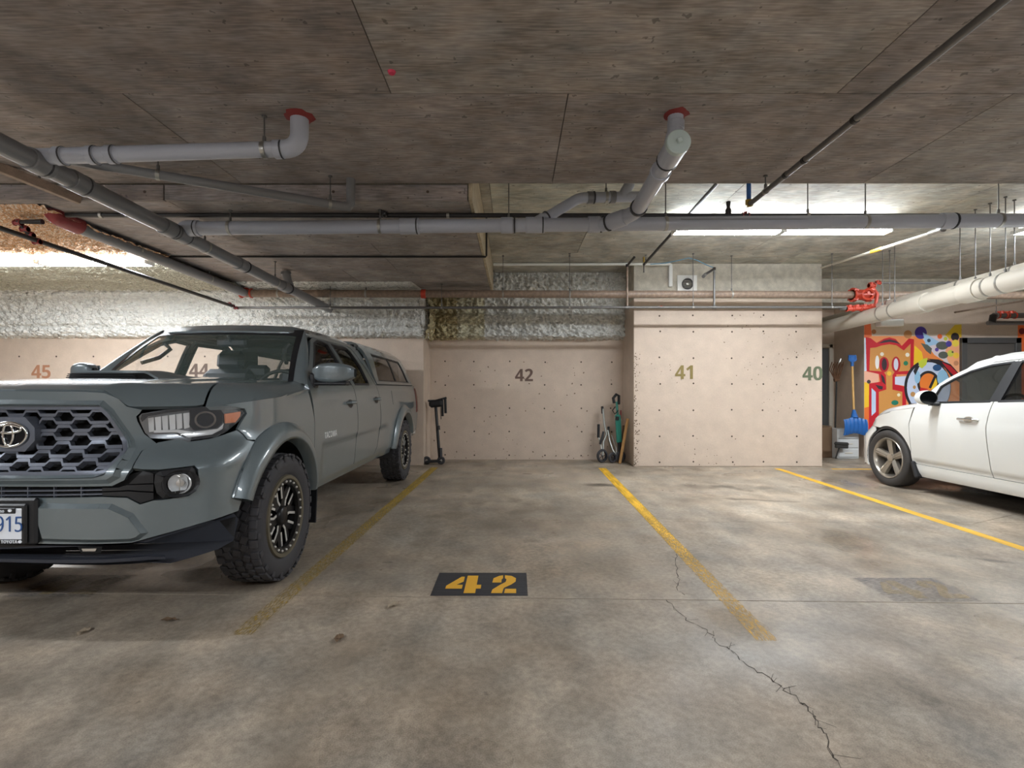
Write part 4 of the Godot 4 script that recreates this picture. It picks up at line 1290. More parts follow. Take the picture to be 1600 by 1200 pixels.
	part(T, "intake_backing", shape().skin(whole([0, 0.765, 0.50, 0.765, 0.62, 0.84, 0.81, 0.84, 0.815, 0.66, 0.60, 0.64, 0, 0.69]), [], 0.05, at, mid, 0.0, -0.03), M.gap_black)
	for y in [0.713, 0.733]:
		part(T, "intake_bar", shape().skin(whole([0, y - 0.003, 0.46, y - 0.003, 0.46, y + 0.003, 0, y + 0.003]), [], 0.05, at, mid, 0.02, -0.012), M.grille_bar)
	for k in 7:
		part(T, "intake_post", shape().skin(poly([-0.36 + 0.12 * k - 0.002, 0.702, -0.36 + 0.12 * k + 0.002, 0.702, -0.36 + 0.12 * k + 0.002, 0.752, -0.36 + 0.12 * k - 0.002, 0.752]), [], 0.06, at, mid, 0.02, -0.014), M.grille_bar)
	for f in [[0.455, 0.708, 0.556, 0.698, 0.603, 0.662, 0.650, 0.676, 0.650, 0.706, 0.56, 0.722, 0.455, 0.722], [0.455, 0.728, 0.56, 0.728, 0.650, 0.713, 0.650, 0.748, 0.555, 0.752, 0.52, 0.742, 0.455, 0.744], [0.560, 0.757, 0.650, 0.754, 0.650, 0.800, 0.612, 0.818, 0.585, 0.785]]:
		pair(T, "fog_fin", shape().skin(poly(f), [], 0.04, at, mid, 0.02, -0.006), M.black_trim)
	var bez := poly([0.656, 0.796, 0.673, 0.811, 0.774, 0.817, 0.787, 0.803, 0.792, 0.733, 0.784, 0.699, 0.766, 0.680, 0.683, 0.676, 0.661, 0.706, 0.653, 0.754])
	pair(T, "fog_bezel", bevel_skin(bez, disc(Vector2(0.738, 0.742), 0.044, 0.050, 20), 0.014, 0.03, at, mid), M.black_trim)
	for s in [1, -1]:
		var c := truck_at(0.738, 0.742)
		var n := (truck_at(0.745, 0.742) - truck_at(0.731, 0.742)).normalized().cross(Vector3.UP)
		n = n if n.z > 0 else -n
		n = (n + Vector3(-0.25, 0, 0.55)).normalized()
		if s < 0:
			c.x = -c.x; n.x = -n.x
		var b := Basis(Vector3.UP.cross(n).normalized(), n, Vector3.ZERO)
		b.z = b.x.cross(b.y)
		var fl := part(T, "fog_lamp", shape().lathe([Vector2(0, -0.03), Vector2(0.03, -0.022), Vector2(0.045, -0.002), Vector2(0.049, 0.006), Vector2(0.052, 0.0)], 24, Transform3D(b, c + n * 0.002)), M.lamp_bowl)
		part(fl, "bulb_shield", shape().lathe([Vector2(0.018, -0.025), Vector2(0.018, -0.006), Vector2(0, -0.002)], 12, Transform3D(b, c + n * 0.002)).box(c, Vector3(0.004, 0.085, 0.006)), M.satin_silver)
		part(fl, "lens", shape().lathe([Vector2(0.049, 0.004), Vector2(0.03, 0.012), Vector2(0, 0.015)], 24, Transform3D(b, c + n * 0.002)), M.lamp_cover)
	part(T, "valance", bevel_skin(whole([0, 0.487, 0.574, 0.470, 0.627, 0.472, 0.687, 0.490, 0.80, 0.518, 0.897, 0.538, 0.906, 0.50, 0.896, 0.392, 0.857, 0.374, 0.766, 0.362, 0.707, 0.354, 0.661, 0.372, 0, 0.405]), PackedVector2Array(), 0.02, 0.05, at, mid), M.valance_black)
	part(T, "skid_lip", shape().skin(whole([0, 0.432, 0.63, 0.412, 0.69, 0.398, 0.69, 0.388, 0.63, 0.396, 0, 0.418]), [], 0.06, at, mid, 0.03, 0.032), M.valance_black)
	for s in [1, -1]:
		var hk := part(T, "tow_hook", shape().skin(poly([0.37, 0.478, 0.47, 0.475, 0.465, 0.446, 0.385, 0.449]), [], 0.05, at, mid, 0.0, 0.0225), M.gap_black)
		part(hk, "loop", shape().skin(poly([0.39, 0.470, 0.45, 0.468, 0.445, 0.456, 0.395, 0.458]), [], 0.05, at, mid, 0.006, 0.028), M.satin_silver)
		if s < 0:
			hk.scale.x = -1
	# number plate
	var np := part(T, "plate_frame", shape().box(Vector3(0, 0.592, 0.034), Vector3(0.335, 0.185, 0.016), Basis.IDENTITY, 0.008).box(Vector3(0, 0.60, 0.012), Vector3(0.40, 0.215, 0.03), Basis.IDENTITY, 0.01), M.black_trim, "black plate frame")
	part(np, "number_plate", shape().box(Vector3(0, 0.594, 0.040), Vector3(0.302, 0.145, 0.008), Basis.IDENTITY, 0.004), M.plate_white, "white plate with blue digits ending in 915")
	var tx := part(np, "digits", lettering("915", 0.070, 0.002, "Droid Sans", 400), M.plate_blue)
	tx.position = Vector3(0.096, 0.594, 0.046)
	tx.scale.x = 0.80
	part(np, "name_tab", shape().box(Vector3(0.05, 0.655, 0.0455), Vector3(0.15, 0.026, 0.006), Basis.IDENTITY, 0.003), M.black_trim)
	for w in [["TOYOTA", Vector3(0.094, 0.513, 0.044), false], ["ino", Vector3(0.062, 0.655, 0.050), true]]:
		var o := part(np, "frame_lettering", lettering(w[0], 0.014, 0.002, "Droid Serif" if w[2] else "Droid Sans", 700, w[2]), M.plate_white)
		o.position = w[1]
	for w in [Vector3(0.102, 0.657, 0.050), Vector3(0.142, 0.513, 0.044)]:
		part(np, "frame_emblem", shape().plate(disc(Vector2.ZERO, 0.009, 0.007, 18), 0.002, Transform3D(Basis.IDENTITY, w)), M.plate_white)
	# headlights
	var hl := poly([0.524, 1.072, 0.534, 1.086, 0.617, 1.103, 0.72, 1.115, 0.817, 1.119, 0.862, 1.088, 0.868, 1.072, 0.850, 1.03, 0.80, 0.966, 0.768, 0.950, 0.696, 0.941, 0.656, 0.962, 0.565, 0.969, 0.547, 0.986, 0.528, 1.045])
	for s in [1, -1]:
		var h := part(T, "headlight", headlight_piece(shape().skin(hl, [], 0.03, at, mid, 0.02, -0.045), s), M.lamp_back, "clear headlight with round lens and amber corner")
		var inner := poly([0.548, 1.055, 0.56, 1.075, 0.63, 1.088, 0.695, 1.095, 0.690, 1.00, 0.645, 0.985, 0.572, 0.988])
		for k in 6:
			var x := 0.556 + 0.023 * k
			part(h, "reflector_facet", headlight_piece(shape().skin(poly([x, 1.062 + 0.004 * k, x + 0.020, 1.066 + 0.004 * k, x + 0.021, 0.992 + 0.003 * k, x + 0.004, 0.990 + 0.002 * k]), [], 0.03, at, mid, 0.01, -0.035 + 0.008 * (k % 2)), s), M.lamp_bowl)
		part(h, "chrome_sill", headlight_piece(shape().skin(poly([0.575, 0.988, 0.650, 0.984, 0.690, 0.962, 0.765, 0.968, 0.800, 0.990, 0.804, 1.02, 0.785, 0.992, 0.70, 0.982, 0.655, 0.998, 0.575, 1.0]), [], 0.03, at, mid, 0.015, -0.018), s), M.lamp_bowl)
		part(h, "lens_bezel", headlight_piece(shape().skin(poly([0.694, 1.098, 0.79, 1.104, 0.803, 1.075, 0.80, 1.02, 0.78, 0.998, 0.705, 0.99, 0.690, 1.02]), [disc(Vector2(0.741, 1.045), 0.036, 0.046, 20)], 0.03, at, mid, 0.02, -0.020), s), M.lens_dark)
		for q in [[0.036, 0.046, -0.012, "chrome"], [0.026, 0.034, -0.010, "lens_dark"]]:
			part(h, "projector_ring" if q[3] == "chrome" else "projector_lens", headlight_piece(shape().skin(disc(Vector2(0.741, 1.045), q[0], q[1], 22), [disc(Vector2(0.741, 1.045), q[0] * 0.8, q[1] * 0.8, 22)] if q[3] == "chrome" else [], 0.03, at, mid, 0.012, q[2]), s), M[q[3]])
		part(h, "side_marker", headlight_piece(shape().skin(poly([0.806, 1.072, 0.858, 1.082, 0.856, 1.055, 0.840, 1.022, 0.808, 1.020]), [], 0.03, at, mid, 0.012, -0.010), s), M.amber, "amber corner lamp")
		part(h, "corner_mask", headlight_piece(shape().skin(poly([0.806, 1.015, 0.842, 1.018, 0.862, 1.062, 0.866, 1.074, 0.848, 1.03, 0.80, 0.970, 0.77, 0.955, 0.70, 0.947, 0.70, 0.960, 0.766, 0.966, 0.798, 0.985]), [], 0.03, at, mid, 0.01, -0.012), s), M.lens_dark)
		part(h, "top_mask", headlight_piece(shape().skin(poly([0.534, 1.084, 0.617, 1.101, 0.72, 1.113, 0.815, 1.117, 0.858, 1.089, 0.80, 1.100, 0.70, 1.099, 0.62, 1.088, 0.556, 1.072, 0.536, 1.045, 0.530, 1.06]), [], 0.03, at, mid, 0.01, -0.010), s), M.lens_dark)
		part(h, "cover", headlight_piece(shape().skin(hl, [], 0.03, at, mid, 0.0, -0.001), s), M.lamp_cover)
	# --- hood and wings
	var pts := []
	for i in 40:
		var a := 0.0 + 0.95 * i / 39.0
		var p := truck_at(a, 1.16)
		hood_line.append(Vector2(p.x, -p.z))
	hood_line.append_array(PackedVector2Array([Vector2(0.905, 0.85), Vector2(0.900, 1.2), Vector2(0.876, 1.52)]))
	var hood_f := func(u: float, t: float) -> Vector3: return Vector3(u, hood_top(u, t), -t)
	var under := Vector3(0, 0.4, -0.8)
	var hp := []
	for i in hood_line.size():
		if hood_line[i].x < 0.722: hp.append(hood_line[i].x); hp.append(hood_line[i].y + 0.004)
	hp.append_array([0.732, 0.372, 0.712, 0.46, 0.692, 0.58, 0.682, 0.8, 0.682, 1.05, 0.70, 1.40, 0.60, 1.45, 0.3, 1.40, 0, 1.38])
	part(T, "hood", shape().skin(shrunk(whole(hp), 0.003), [], 0.03, hood_f, under, 0.03), paint)
	var wing := [0.738, 0.373, 0.718, 0.46, 0.698, 0.58, 0.687, 0.8, 0.687, 1.05, 0.705, 1.40, 0.715, 1.47, 0.74, 1.50, 0.874, 1.5]
	for i in range(hood_line.size() - 2, -1, -1):
		if hood_line[i].x > 0.750: wing.append(hood_line[i].x); wing.append(hood_line[i].y)
	pair(T, "wing_top", shape().skin(shrunk(poly(wing), 0.001), [], 0.03, hood_f, under, 0.02), paint)
	part(T, "cowl", shape().skin(whole([0, 1.36, 0.72, 1.44, 0.74, 1.56, 0, 1.50]), [], 0.06, func(u: float, t: float) -> Vector3: return Vector3(u, 1.232, -t), under, 0.02), M.black_trim)
	var scoop := func(p: float, q: float) -> Vector3:
		var u := (p * 2.0 - 1.0) * lerpf(0.275, 0.20, q)
		var t := 0.60 + 0.62 * q + 0.09 * pow(absf(p * 2.0 - 1.0), 3.0)
		var lift := 0.046 * minf(1.0, (1.0 - absf(p * 2.0 - 1.0)) * 5.0) * (1.0 - smoothstep(0.15, 1.0, q))
		return Vector3(u, hood_top(u, t) - 0.004 + lift + 0.004 * minf(1.0, (1.0 - absf(2.0 * p - 1.0)) * 20.0), -t)
	var sc := part(T, "hood_scoop", shape().sheet(scoop, 40, 24, Vector3(0, 4, 0)), paint)
	var mouth := shape()
	for i in 39:
		var p0 := (i + 0.5) / 40.0; var p1 := (i + 1.5) / 40.0
		var a0: Vector3 = scoop.call(p0, 0.0); var a1: Vector3 = scoop.call(p1, 0.0)
		mouth.face([a0 + Vector3(0, -0.014, 0.001), a1 + Vector3(0, -0.014, 0.001), Vector3(a1.x, hood_top(a1.x, 0.6) - 0.01, a1.z + 0.012), Vector3(a0.x, hood_top(a0.x, 0.6) - 0.01, a0.z + 0.012)], Vector3.BACK)
	var lip := shape()
	for i in 39:
		var b0: Vector3 = scoop.call((i + 0.5) / 40.0, 0.0); var b1: Vector3 = scoop.call((i + 1.5) / 40.0, 0.0)
		lip.face([b0, b1, b1 + Vector3(0, -0.014, 0.001), b0 + Vector3(0, -0.014, 0.001)], Vector3.BACK)
	part(sc, "lip", lip, paint)
	part(sc, "mouth", mouth, M.gap_black)
	for k in 3:
		part(sc, "slat", shape().box(Vector3(0, hood_top(0, 0.6) + 0.004 + 0.010 * k, -0.594), Vector3(0.40 - 0.01 * k, 0.006, 0.02), Basis.IDENTITY, 0.002), M.black_trim)
	# --- body sides (left one built, right one mirrored)
	var hub_t := 0.91; var rear_t := 4.48; var hub_y := 0.398
	var front_in := arc(hub_t, hub_y, 0.485, 158, 12, 18)
	var fender := side_poly([0.52, 1.135, 0.585, 1.095, 0.575, 1.065, 0.545, 1.03] + [0.505, 0.975] + [0.50, 0.955] + arc(hub_t, hub_y, 0.55, 118, 0, 14) + [1.425, 0.445, 1.425, 1.0, 1.39, 1.10, 1.385, 1.20] + [1.1, 1.18, 0.8, 1.155])
	fender = poly([0.80, 1.124, 0.868, 1.098, 0.876, 1.07, 0.858, 1.025, 0.844, 0.982, 0.895, 0.922] + flat(side_poly_raw(arc(hub_t, hub_y, 0.545, 112, 2, 14) + [1.425, 0.45, 1.425, 1.0, 1.40, 1.10, 1.385, 1.207, 1.2, 1.193, 0.95, 1.170, 0.75, 1.152])) + [0.87, 1.136])
	pair(T, "fender", shape().skin(fender, [], 0.035, at, mid, 0.02), paint)
	pair(T, "fender_flare", flare(hub_t, hub_y, 0.478, 0.60, 157, 8), paint)
	pair(T, "fender_flare", flare(rear_t, hub_y, 0.478, 0.60, 172, 22), paint)
	var front_window := [1.545, 1.250, 2.455, 1.258, 2.435, 1.40, 2.40, 1.625, 2.20, 1.640, 2.05, 1.600]
	var rear_window := [2.585, 1.258, 3.06, 1.262, 3.10, 1.30, 3.10, 1.45, 3.02, 1.60, 2.96, 1.632, 2.53, 1.632, 2.565, 1.42]
	var fd := side_poly([1.435, 0.50, 2.475, 0.50, 2.475, 1.24, 2.46, 1.45, 2.44, 1.668, 2.15, 1.672, 2.02, 1.635, 1.85, 1.53, 1.43, 1.25, 1.432, 1.0])
	var rd := side_poly([2.485, 0.50, 3.16, 0.50, 3.26, 0.58, 3.30, 0.75, 3.31, 1.25, 3.27, 1.40, 3.12, 1.63, 3.0, 1.668, 2.45, 1.668, 2.475, 1.45, 2.485, 1.24])
	for s in [1, -1]:
		for q in [[fd, front_window, 2.29, 1.085], [rd, rear_window, 3.17, 1.10]]:
			var d := part(T, "door", headlight_piece(shape().skin(q[0], [side_poly(q[1])], 0.04, at, mid, 0.022), s), paint)
			part(d, "window", headlight_piece(shape().skin(Geometry2D.offset_polygon(side_poly(q[1]), 0.006)[0], [], 0.05, at, mid, 0.0, -0.014), s), M.tinted_glass if s > 0 else M.clear_glass)
			part(d, "window_seal", headlight_piece(shape().skin(Geometry2D.offset_polygon(side_poly(q[1]), 0.012)[0], [shrunk(side_poly(q[1]), 0.008)], 0.04, at, mid, 0.02, 0.002), s), M.black_trim)
			var hc := truck_at(truck_a(q[2], q[3]), q[3])
			var ha := shape().tube([hc + Vector3(-0.004, 0, 0.10), hc + Vector3(0.030, 0.004, 0.075), hc + Vector3(0.036, 0.005, 0), hc + Vector3(0.030, 0.004, -0.075), hc + Vector3(-0.004, 0, -0.10)], [0.012, 0.016, 0.017, 0.016, 0.012], 10)
			part(d, "handle", headlight_piece(ha, s), M.truck_paint)
			part(d, "handle_cup", headlight_piece(shape().skin(disc(Vector2(truck_a(q[2], q[3]), q[3] - 0.008), 0.075, 0.038, 20), [], 0.06, at, mid, 0.0, 0.0015), s), M.black_trim)
	pair(T, "pillar_trim", shape().skin(side_poly([2.462, 1.25, 2.58, 1.25, 2.56, 1.42, 2.525, 1.64, 2.40, 1.64, 2.435, 1.42]), [], 0.04, at, mid, 0.0, -0.006), M.black_trim)
	for s in [1, -1]:
		var tx2 := part(T, "side_lettering", lettering("TACOMA", 0.048, 0.006, "Droid Sans", 700), M.satin_letter)
		tx2.position = Vector3(s * (truck_side(1.76, 0.835) + 0.001), 0.845, -1.76)
		tx2.rotation.y = s * PI / 2
	pair(T, "rocker", shape().skin(side_poly([1.40, 0.425, 3.95, 0.425, 3.95, 0.492, 1.43, 0.492]), [], 0.06, at, mid, 0.05, -0.012), paint)
	# roof, pillars, glass
	var roof_line := PackedVector2Array([Vector2(0.0, 1.86), Vector2(0.3, 1.875), Vector2(0.5, 1.925), Vector2(0.585, 1.985), Vector2(0.612, 2.06), Vector2(0.615, 2.9), Vector2(0.60, 3.30), Vector2(0.55, 3.37), Vector2(0.0, 3.38)])
	var roof_f := func(u: float, t: float) -> Vector3:
		var e := edge_distance(Vector2(absf(u), t), roof_line)
		return Vector3(u, 1.770 - 0.02 * pow((t - 2.6) / 0.8, 2.0) - 0.012 * pow(u / 0.6, 2.0) - 0.058 * pow(1.0 - minf(e / 0.16, 1.0), 2.0), -t)
	var rl := []
	for p in roof_line: rl.append(p.x); rl.append(p.y)
	part(T, "roof", shape().skin(whole(rl), [], 0.05, roof_f, Vector3(0, 1, -2.6), 0.03), paint)
	pair(T, "roof_rail", shape().skin(side_poly([1.99, 1.652, 2.12, 1.676, 2.5, 1.674, 3.02, 1.674, 3.14, 1.640, 3.285, 1.42, 3.325, 1.26, 3.37, 1.26, 3.37, 1.70, 3.3, 1.712, 2.06, 1.712]), [], 0.04, at, mid, 0.02), paint)
	var pil := func(p: float, q: float) -> Vector3:
		var w := windscreen(1.0, q * 0.985)
		var t := lerpf(1.42, 2.03, pow(q, 0.94))
		var o := truck_at(truck_a(t, lerpf(1.235, 1.705, q)), lerpf(1.235, 1.705, q))
		return w.lerp(o, p) + Vector3(0.02, 0.012, 0.012) * sin(PI * p)
	pair(T, "windscreen_pillar", shape().sheet(pil, 8, 20, Vector3(4, 2, 3)), paint)
	part(T, "windscreen", shape().skin(poly([-1, 0, 1, 0, 1, 1, -1, 1]), [], 0.08, windscreen, Vector3(0, 1, -3), 0.0), M.clear_glass)
	part(T, "windscreen_border", shape().skin(poly([-1, -0.02, 1, -0.02, 1, 1.03, -1, 1.03]), [poly([-0.955, 0.02, 0.955, 0.02, 0.93, 0.875, 0.80, 0.90, -0.80, 0.90, -0.93, 0.875])], 0.08, windscreen, Vector3(0, 1, -3), 0.012, 0.003), M.black_trim)
	part(T, "cab_back", shape().box(Vector3(0, 1.02, -3.35), Vector3(1.60, 0.5, 0.03)).box(Vector3(0, 1.66, -3.35), Vector3(1.2, 0.1, 0.03)).box(Vector3(0.56, 1.45, -3.35), Vector3(0.16, 0.42, 0.03)).box(Vector3(-0.56, 1.45, -3.35), Vector3(0.16, 0.42, 0.03)), M.cabin_dark)
	# mirrors
	for s in [1, -1]:
		var mc := Vector3(1.01, 1.335, -1.56)
		var mshape := shape()
		var prof := func(p: float, q: float) -> Vector3:
			var an := p * TAU
			var k := sin(PI * clampf(q, 0.02, 0.98)) ** 0.3
			var x := lerpf(-0.155, 0.155, q)
			return mc + Vector3(x, (0.083 - 0.010 * q) * k * signf(sin(an)) * pow(absf(sin(an)), 0.42), 0.07 * k * signf(cos(an)) * pow(absf(cos(an)), 0.42) - 0.03 * q)
		mshape.sheet(prof, 28, 20, mc + Vector3(0, 0, 0))
		for i in mshape.n.size(): mshape.n[i] = -mshape.n[i]
		var fixed := shape()
		for i in range(0, mshape.v.size(), 3):
			fixed.tri(mshape.v[i], mshape.v[i + 1], mshape.v[i + 2], mshape.n[i], mshape.n[i + 1], mshape.n[i + 2])
		var mi := part(T, "mirror", headlight_piece(fixed, s), paint)
		part(mi, "base", headlight_piece(shape().box(mc + Vector3(-0.02, -0.082, -0.01), Vector3(0.25, 0.03, 0.10), Basis.IDENTITY, 0.01).box(mc + Vector3(-0.155, -0.06, 0.0), Vector3(0.05, 0.12, 0.09), Basis.IDENTITY, 0.015), s), M.black_trim)
		if s < 0:              # the far mirror is folded in
			mi.scale.x = 0.61
			mi.position.x = -0.308
		part(mi, "mirror_glass", headlight_piece(shape().box(mc + Vector3(0.0, 0, -0.085), Vector3(0.22, 0.12, 0.012), Basis.IDENTITY, 0.005), s), M.mirror_glass)
	# --- bed and canopy
	var bed := side_poly([3.32, 1.255, 3.32, 0.75, 3.27, 0.575, 3.17, 0.50, 3.97, 0.50] + arc(rear_t, hub_y, 0.55, 168, 14, 14) + [5.08, 0.53, 5.55, 0.60, 5.60, 0.80, 5.60, 1.255])
	pair(T, "bed_side", shape().skin(bed, [], 0.05, at, mid, 0.02), paint)
	part(T, "fuel_door", shape().skin(side_poly([3.92, 1.02, 4.10, 1.02, 4.13, 1.05, 4.13, 1.17, 4.10, 1.19, 3.93, 1.19, 3.90, 1.16, 3.90, 1.05]), [], 0.05, at, mid, 0.004, 0.003), paint)
	pair(T, "tail_light", shape().skin(side_poly([5.42, 0.86, 5.60, 0.86, 5.60, 1.22, 5.47, 1.22]), [], 0.05, at, mid, 0.02, 0.006), M.tail_red)
	part(T, "tailgate", shape().box(Vector3(0, 0.92, -5.59), Vector3(1.66, 0.66, 0.05), Basis.IDENTITY, 0.01), paint)
	part(T, "rear_bumper", shape().box(Vector3(0, 0.58, -5.61), Vector3(1.70, 0.18, 0.11), Basis.IDENTITY, 0.03), M.satin_silver)
	var can_win := [3.56, 1.315, 4.42, 1.315, 4.42, 1.60, 3.70, 1.615]
	var can_win2 := [4.47, 1.315, 5.20, 1.315, 5.08, 1.59, 4.47, 1.60]
	var can := side_poly([3.40, 1.265, 5.50, 1.265, 5.30, 1.64, 5.22, 1.70, 3.52, 1.715, 3.44, 1.69])
	var cf := func(a: float, y: float) -> Vector3:
		var p := truck_at(a, y)
		p.x += signf(a) * 0.035 * smoothstep(1.27, 1.6, y)
		return p
	pair(T, "canopy", shape().skin(can, [side_poly([3.54, 1.30, 5.23, 1.30, 5.09, 1.605, 3.69, 1.63])], 0.05, cf, mid, 0.03, 0.004), paint, "painted canopy over the bed")
	for w in [can_win, can_win2]:
		pair(T, "canopy_window", shape().skin(Geometry2D.offset_polygon(side_poly(w), 0.01)[0], [], 0.06, cf, mid, 0.0, -0.008), M.tinted_glass)
	pair(T, "canopy_window_frame", shape().skin(side_poly([3.53, 1.29, 5.24, 1.29, 5.10, 1.615, 3.68, 1.64]), [side_poly(can_win), side_poly(can_win2)], 0.05, cf, mid, 0.02, -0.002), M.black_trim)
	var cr := PackedVector2Array([Vector2(0, 3.41), Vector2(0.58, 3.43), Vector2(0.625, 3.50), Vector2(0.625, 5.20), Vector2(0.58, 5.28), Vector2(0, 5.30)])
	var crp := []
	for p in cr: crp.append(p.x); crp.append(p.y)
	part(T, "canopy_roof", shape().skin(whole(crp), [], 0.06, func(u: float, t: float) -> Vector3: return Vector3(u, 1.775 - 0.015 * pow(u / 0.6, 2.0) - 0.075 * pow(1.0 - minf(edge_distance(Vector2(absf(u), t), cr) / 0.14, 1.0), 2.0), -t), Vector3(0, 1, -4.3), 0.03), paint)
	part(T, "canopy_back", shape().box(Vector3(0, 1.46, -5.37), Vector3(1.28, 0.42, 0.03), Basis(Vector3.RIGHT, 0.42)), M.tinted_glass)
	part(T, "bed_floor", shape().box(Vector3(0, 0.62, -4.5), Vector3(1.2, 0.05, 2.1)).box(Vector3(0, 0.95, -3.44), Vector3(1.66, 0.66, 0.03)), M.cabin_dark)
	# --- underside, wheel wells, cabin
	part(T, "engine_bay", shape().box(Vector3(0, 0.80, -0.92), Vector3(1.16, 0.66, 1.1)), M.gap_black)
	part(T, "chassis", shape().box(Vector3(0, 0.47, -3.0), Vector3(1.0, 0.14, 4.9)).box(Vector3(0, 0.40, -0.91), Vector3(1.3, 0.10, 0.14)).box(Vector3(0, 0.398, -4.48), Vector3(1.34, 0.13, 0.13)).box(Vector3(0.35, 0.42, -3.7), Vector3(0.3, 0.16, 0.8), Basis.IDENTITY, 0.05), M.cabin_dark)
	for wt in [hub_t, rear_t]:
		var well := func(p: float, q: float) -> Vector3:
			var d := deg_to_rad(lerpf(-5, 185, q))
			return Vector3(lerpf(0.50, 0.885, p), hub_y + 0.52 * sin(d), -wt - 0.52 * cos(d))
		pair(T, "wheel_well", shape().sheet(well, 2, 24, Vector3(0.7, hub_y, -wt)), M.cabin_dark)
		pair(T, "inner_well", shape().box(Vector3(0.5, 0.66, -wt), Vector3(0.02, 0.62, 1.0)), M.cabin_dark)
	for s in [1, -1]:
		part(T, "mud_flap", shape().box(Vector3(s * 0.80, 0.37, -1.43), Vector3(0.26, 0.30, 0.012), Basis(Vector3.RIGHT, -0.12), 0.004).box(Vector3(s * 0.80, 0.505, -1.415), Vector3(0.27, 0.04, 0.03), Basis.IDENTITY, 0.005), M.black_trim)
	part(T, "cabin_floor", shape().box(Vector3(0, 0.58, -2.4), Vector3(1.66, 0.06, 1.9)).box(Vector3(0, 0.92, -1.50), Vector3(1.66, 0.6, 0.06)), M.cabin_dark)
	pair(T, "cabin_lining", shape().skin(side_poly([1.5, 0.56, 3.32, 0.56, 3.32, 1.245, 1.5, 1.235]), [], 0.1, at, mid, 0.0, -0.05), M.cabin_dark)
	var head := func(u: float, t: float) -> Vector3: return roof_f.call(u, t) - Vector3(0, 0.03, 0)
	part(T, "headliner", shape().skin(shrunk(whole(rl), 0.02), [], 0.1, head, Vector3(0, 3, -2.6), 0.0), M.cabin_dark)
	part(T, "dashboard", shape().box(Vector3(0, 1.15, -1.68), Vector3(1.56, 0.20, 0.36), Basis(Vector3.RIGHT, 0.08), 0.06).box(Vector3(0.38, 1.235, -1.80), Vector3(0.34, 0.05, 0.16), Basis.IDENTITY, 0.02), M.cabin_dark)
	for x in [0.37, -0.37]:
		seat(T, Vector3(x, 0.62, -2.30), 0.50)
	part(T, "rear_bench", shape().box(Vector3(0, 0.88, -2.98), Vector3(1.40, 0.18, 0.48), Basis.IDENTITY, 0.06).box(Vector3(0, 1.10, -3.22), Vector3(1.40, 0.46, 0.14), Basis(Vector3.RIGHT, -0.2), 0.05), M.seat_leather)
	for x in [0.42, -0.42]:
		part(T, "rear_headrest", shape().box(Vector3(x, 1.40, -3.25), Vector3(0.26, 0.15, 0.09), Basis.IDENTITY, 0.04), M.seat_leather)
	var sw := Transform3D(Basis(Vector3.RIGHT, PI / 2 - 0.45), Vector3(0.38, 1.20, -1.97))
	var rim := []
	for i in 33: rim.append(sw * Vector3(0.185 * cos(TAU * i / 32), 0, 0.185 * sin(TAU * i / 32)))
	part(T, "steering_wheel", shape().tube(rim, 0.016, 8, false).box(sw.origin, Vector3(0.34, 0.04, 0.05), Basis(Vector3.RIGHT, -0.4), 0.01).box(sw.origin + Vector3(0, -0.08, 0.03), Vector3(0.05, 0.16, 0.04), Basis(Vector3.RIGHT, -0.4), 0.01), M.black_trim)
	part(T, "rear_view_mirror", shape().box(Vector3(0.02, 1.60, -1.93), Vector3(0.25, 0.065, 0.04), Basis.IDENTITY, 0.015).tube([Vector3(0.02, 1.60, -1.92), Vector3(0, 1.68, -1.90)], 0.012, 6), M.seat_leather)
	for s in [1, -1]:
		part(T, "sun_visor", shape().box(Vector3(s * 0.34, 1.665, -2.05), Vector3(0.40, 0.018, 0.17), Basis(Vector3.RIGHT, 0.35), 0.006), M.seat_leather)
		part(T, "grab_handle", shape().tube([windscreen(s * 0.90, 0.35) + Vector3(-s * 0.04, 0, -0.10), windscreen(s * 0.86, 0.45) + Vector3(-s * 0.07, 0, -0.16), windscreen(s * 0.84, 0.62) + Vector3(-s * 0.07, 0, -0.16), windscreen(s * 0.88, 0.72) + Vector3(-s * 0.04, 0, -0.10)], 0.016, 8), M.black_trim)
	# --- wheels
	var tyre := tyre_shape(0.398, 0.255, 0.13, true)
	for q in [[hub_t, 1], [hub_t, -1], [rear_t, 1], [rear_t, -1]]:
		var w := Node3D.new()
		w.name = "wheel"
		T.add_child(w, true)
		w.position = Vector3(q[1] * 0.815, hub_y, -q[0])
		w.rotation.y = 0.0 if q[1] > 0 else PI
		part(w, "tyre", tyre, M.rubber, "black off-road tyre with open tread blocks")
		truck_rim(w)

func flat(p: PackedVector2Array) -> Array:
	var b := []
	for v in p: b.append(v.x); b.append(v.y)
	return b

func side_poly_raw(a: Array) -> PackedVector2Array:       # as side_poly, keeping the order of the points
	var p := PackedVector2Array()
	for i in range(0, a.size(), 2): p.append(Vector2(truck_a(a[i], a[i + 1]), a[i + 1]))
	return p

func headlight_piece(s: Shape, side: int) -> Shape:        # the piece itself on the left side, its mirror image on the right
	return s if side > 0 else s.mirrored()

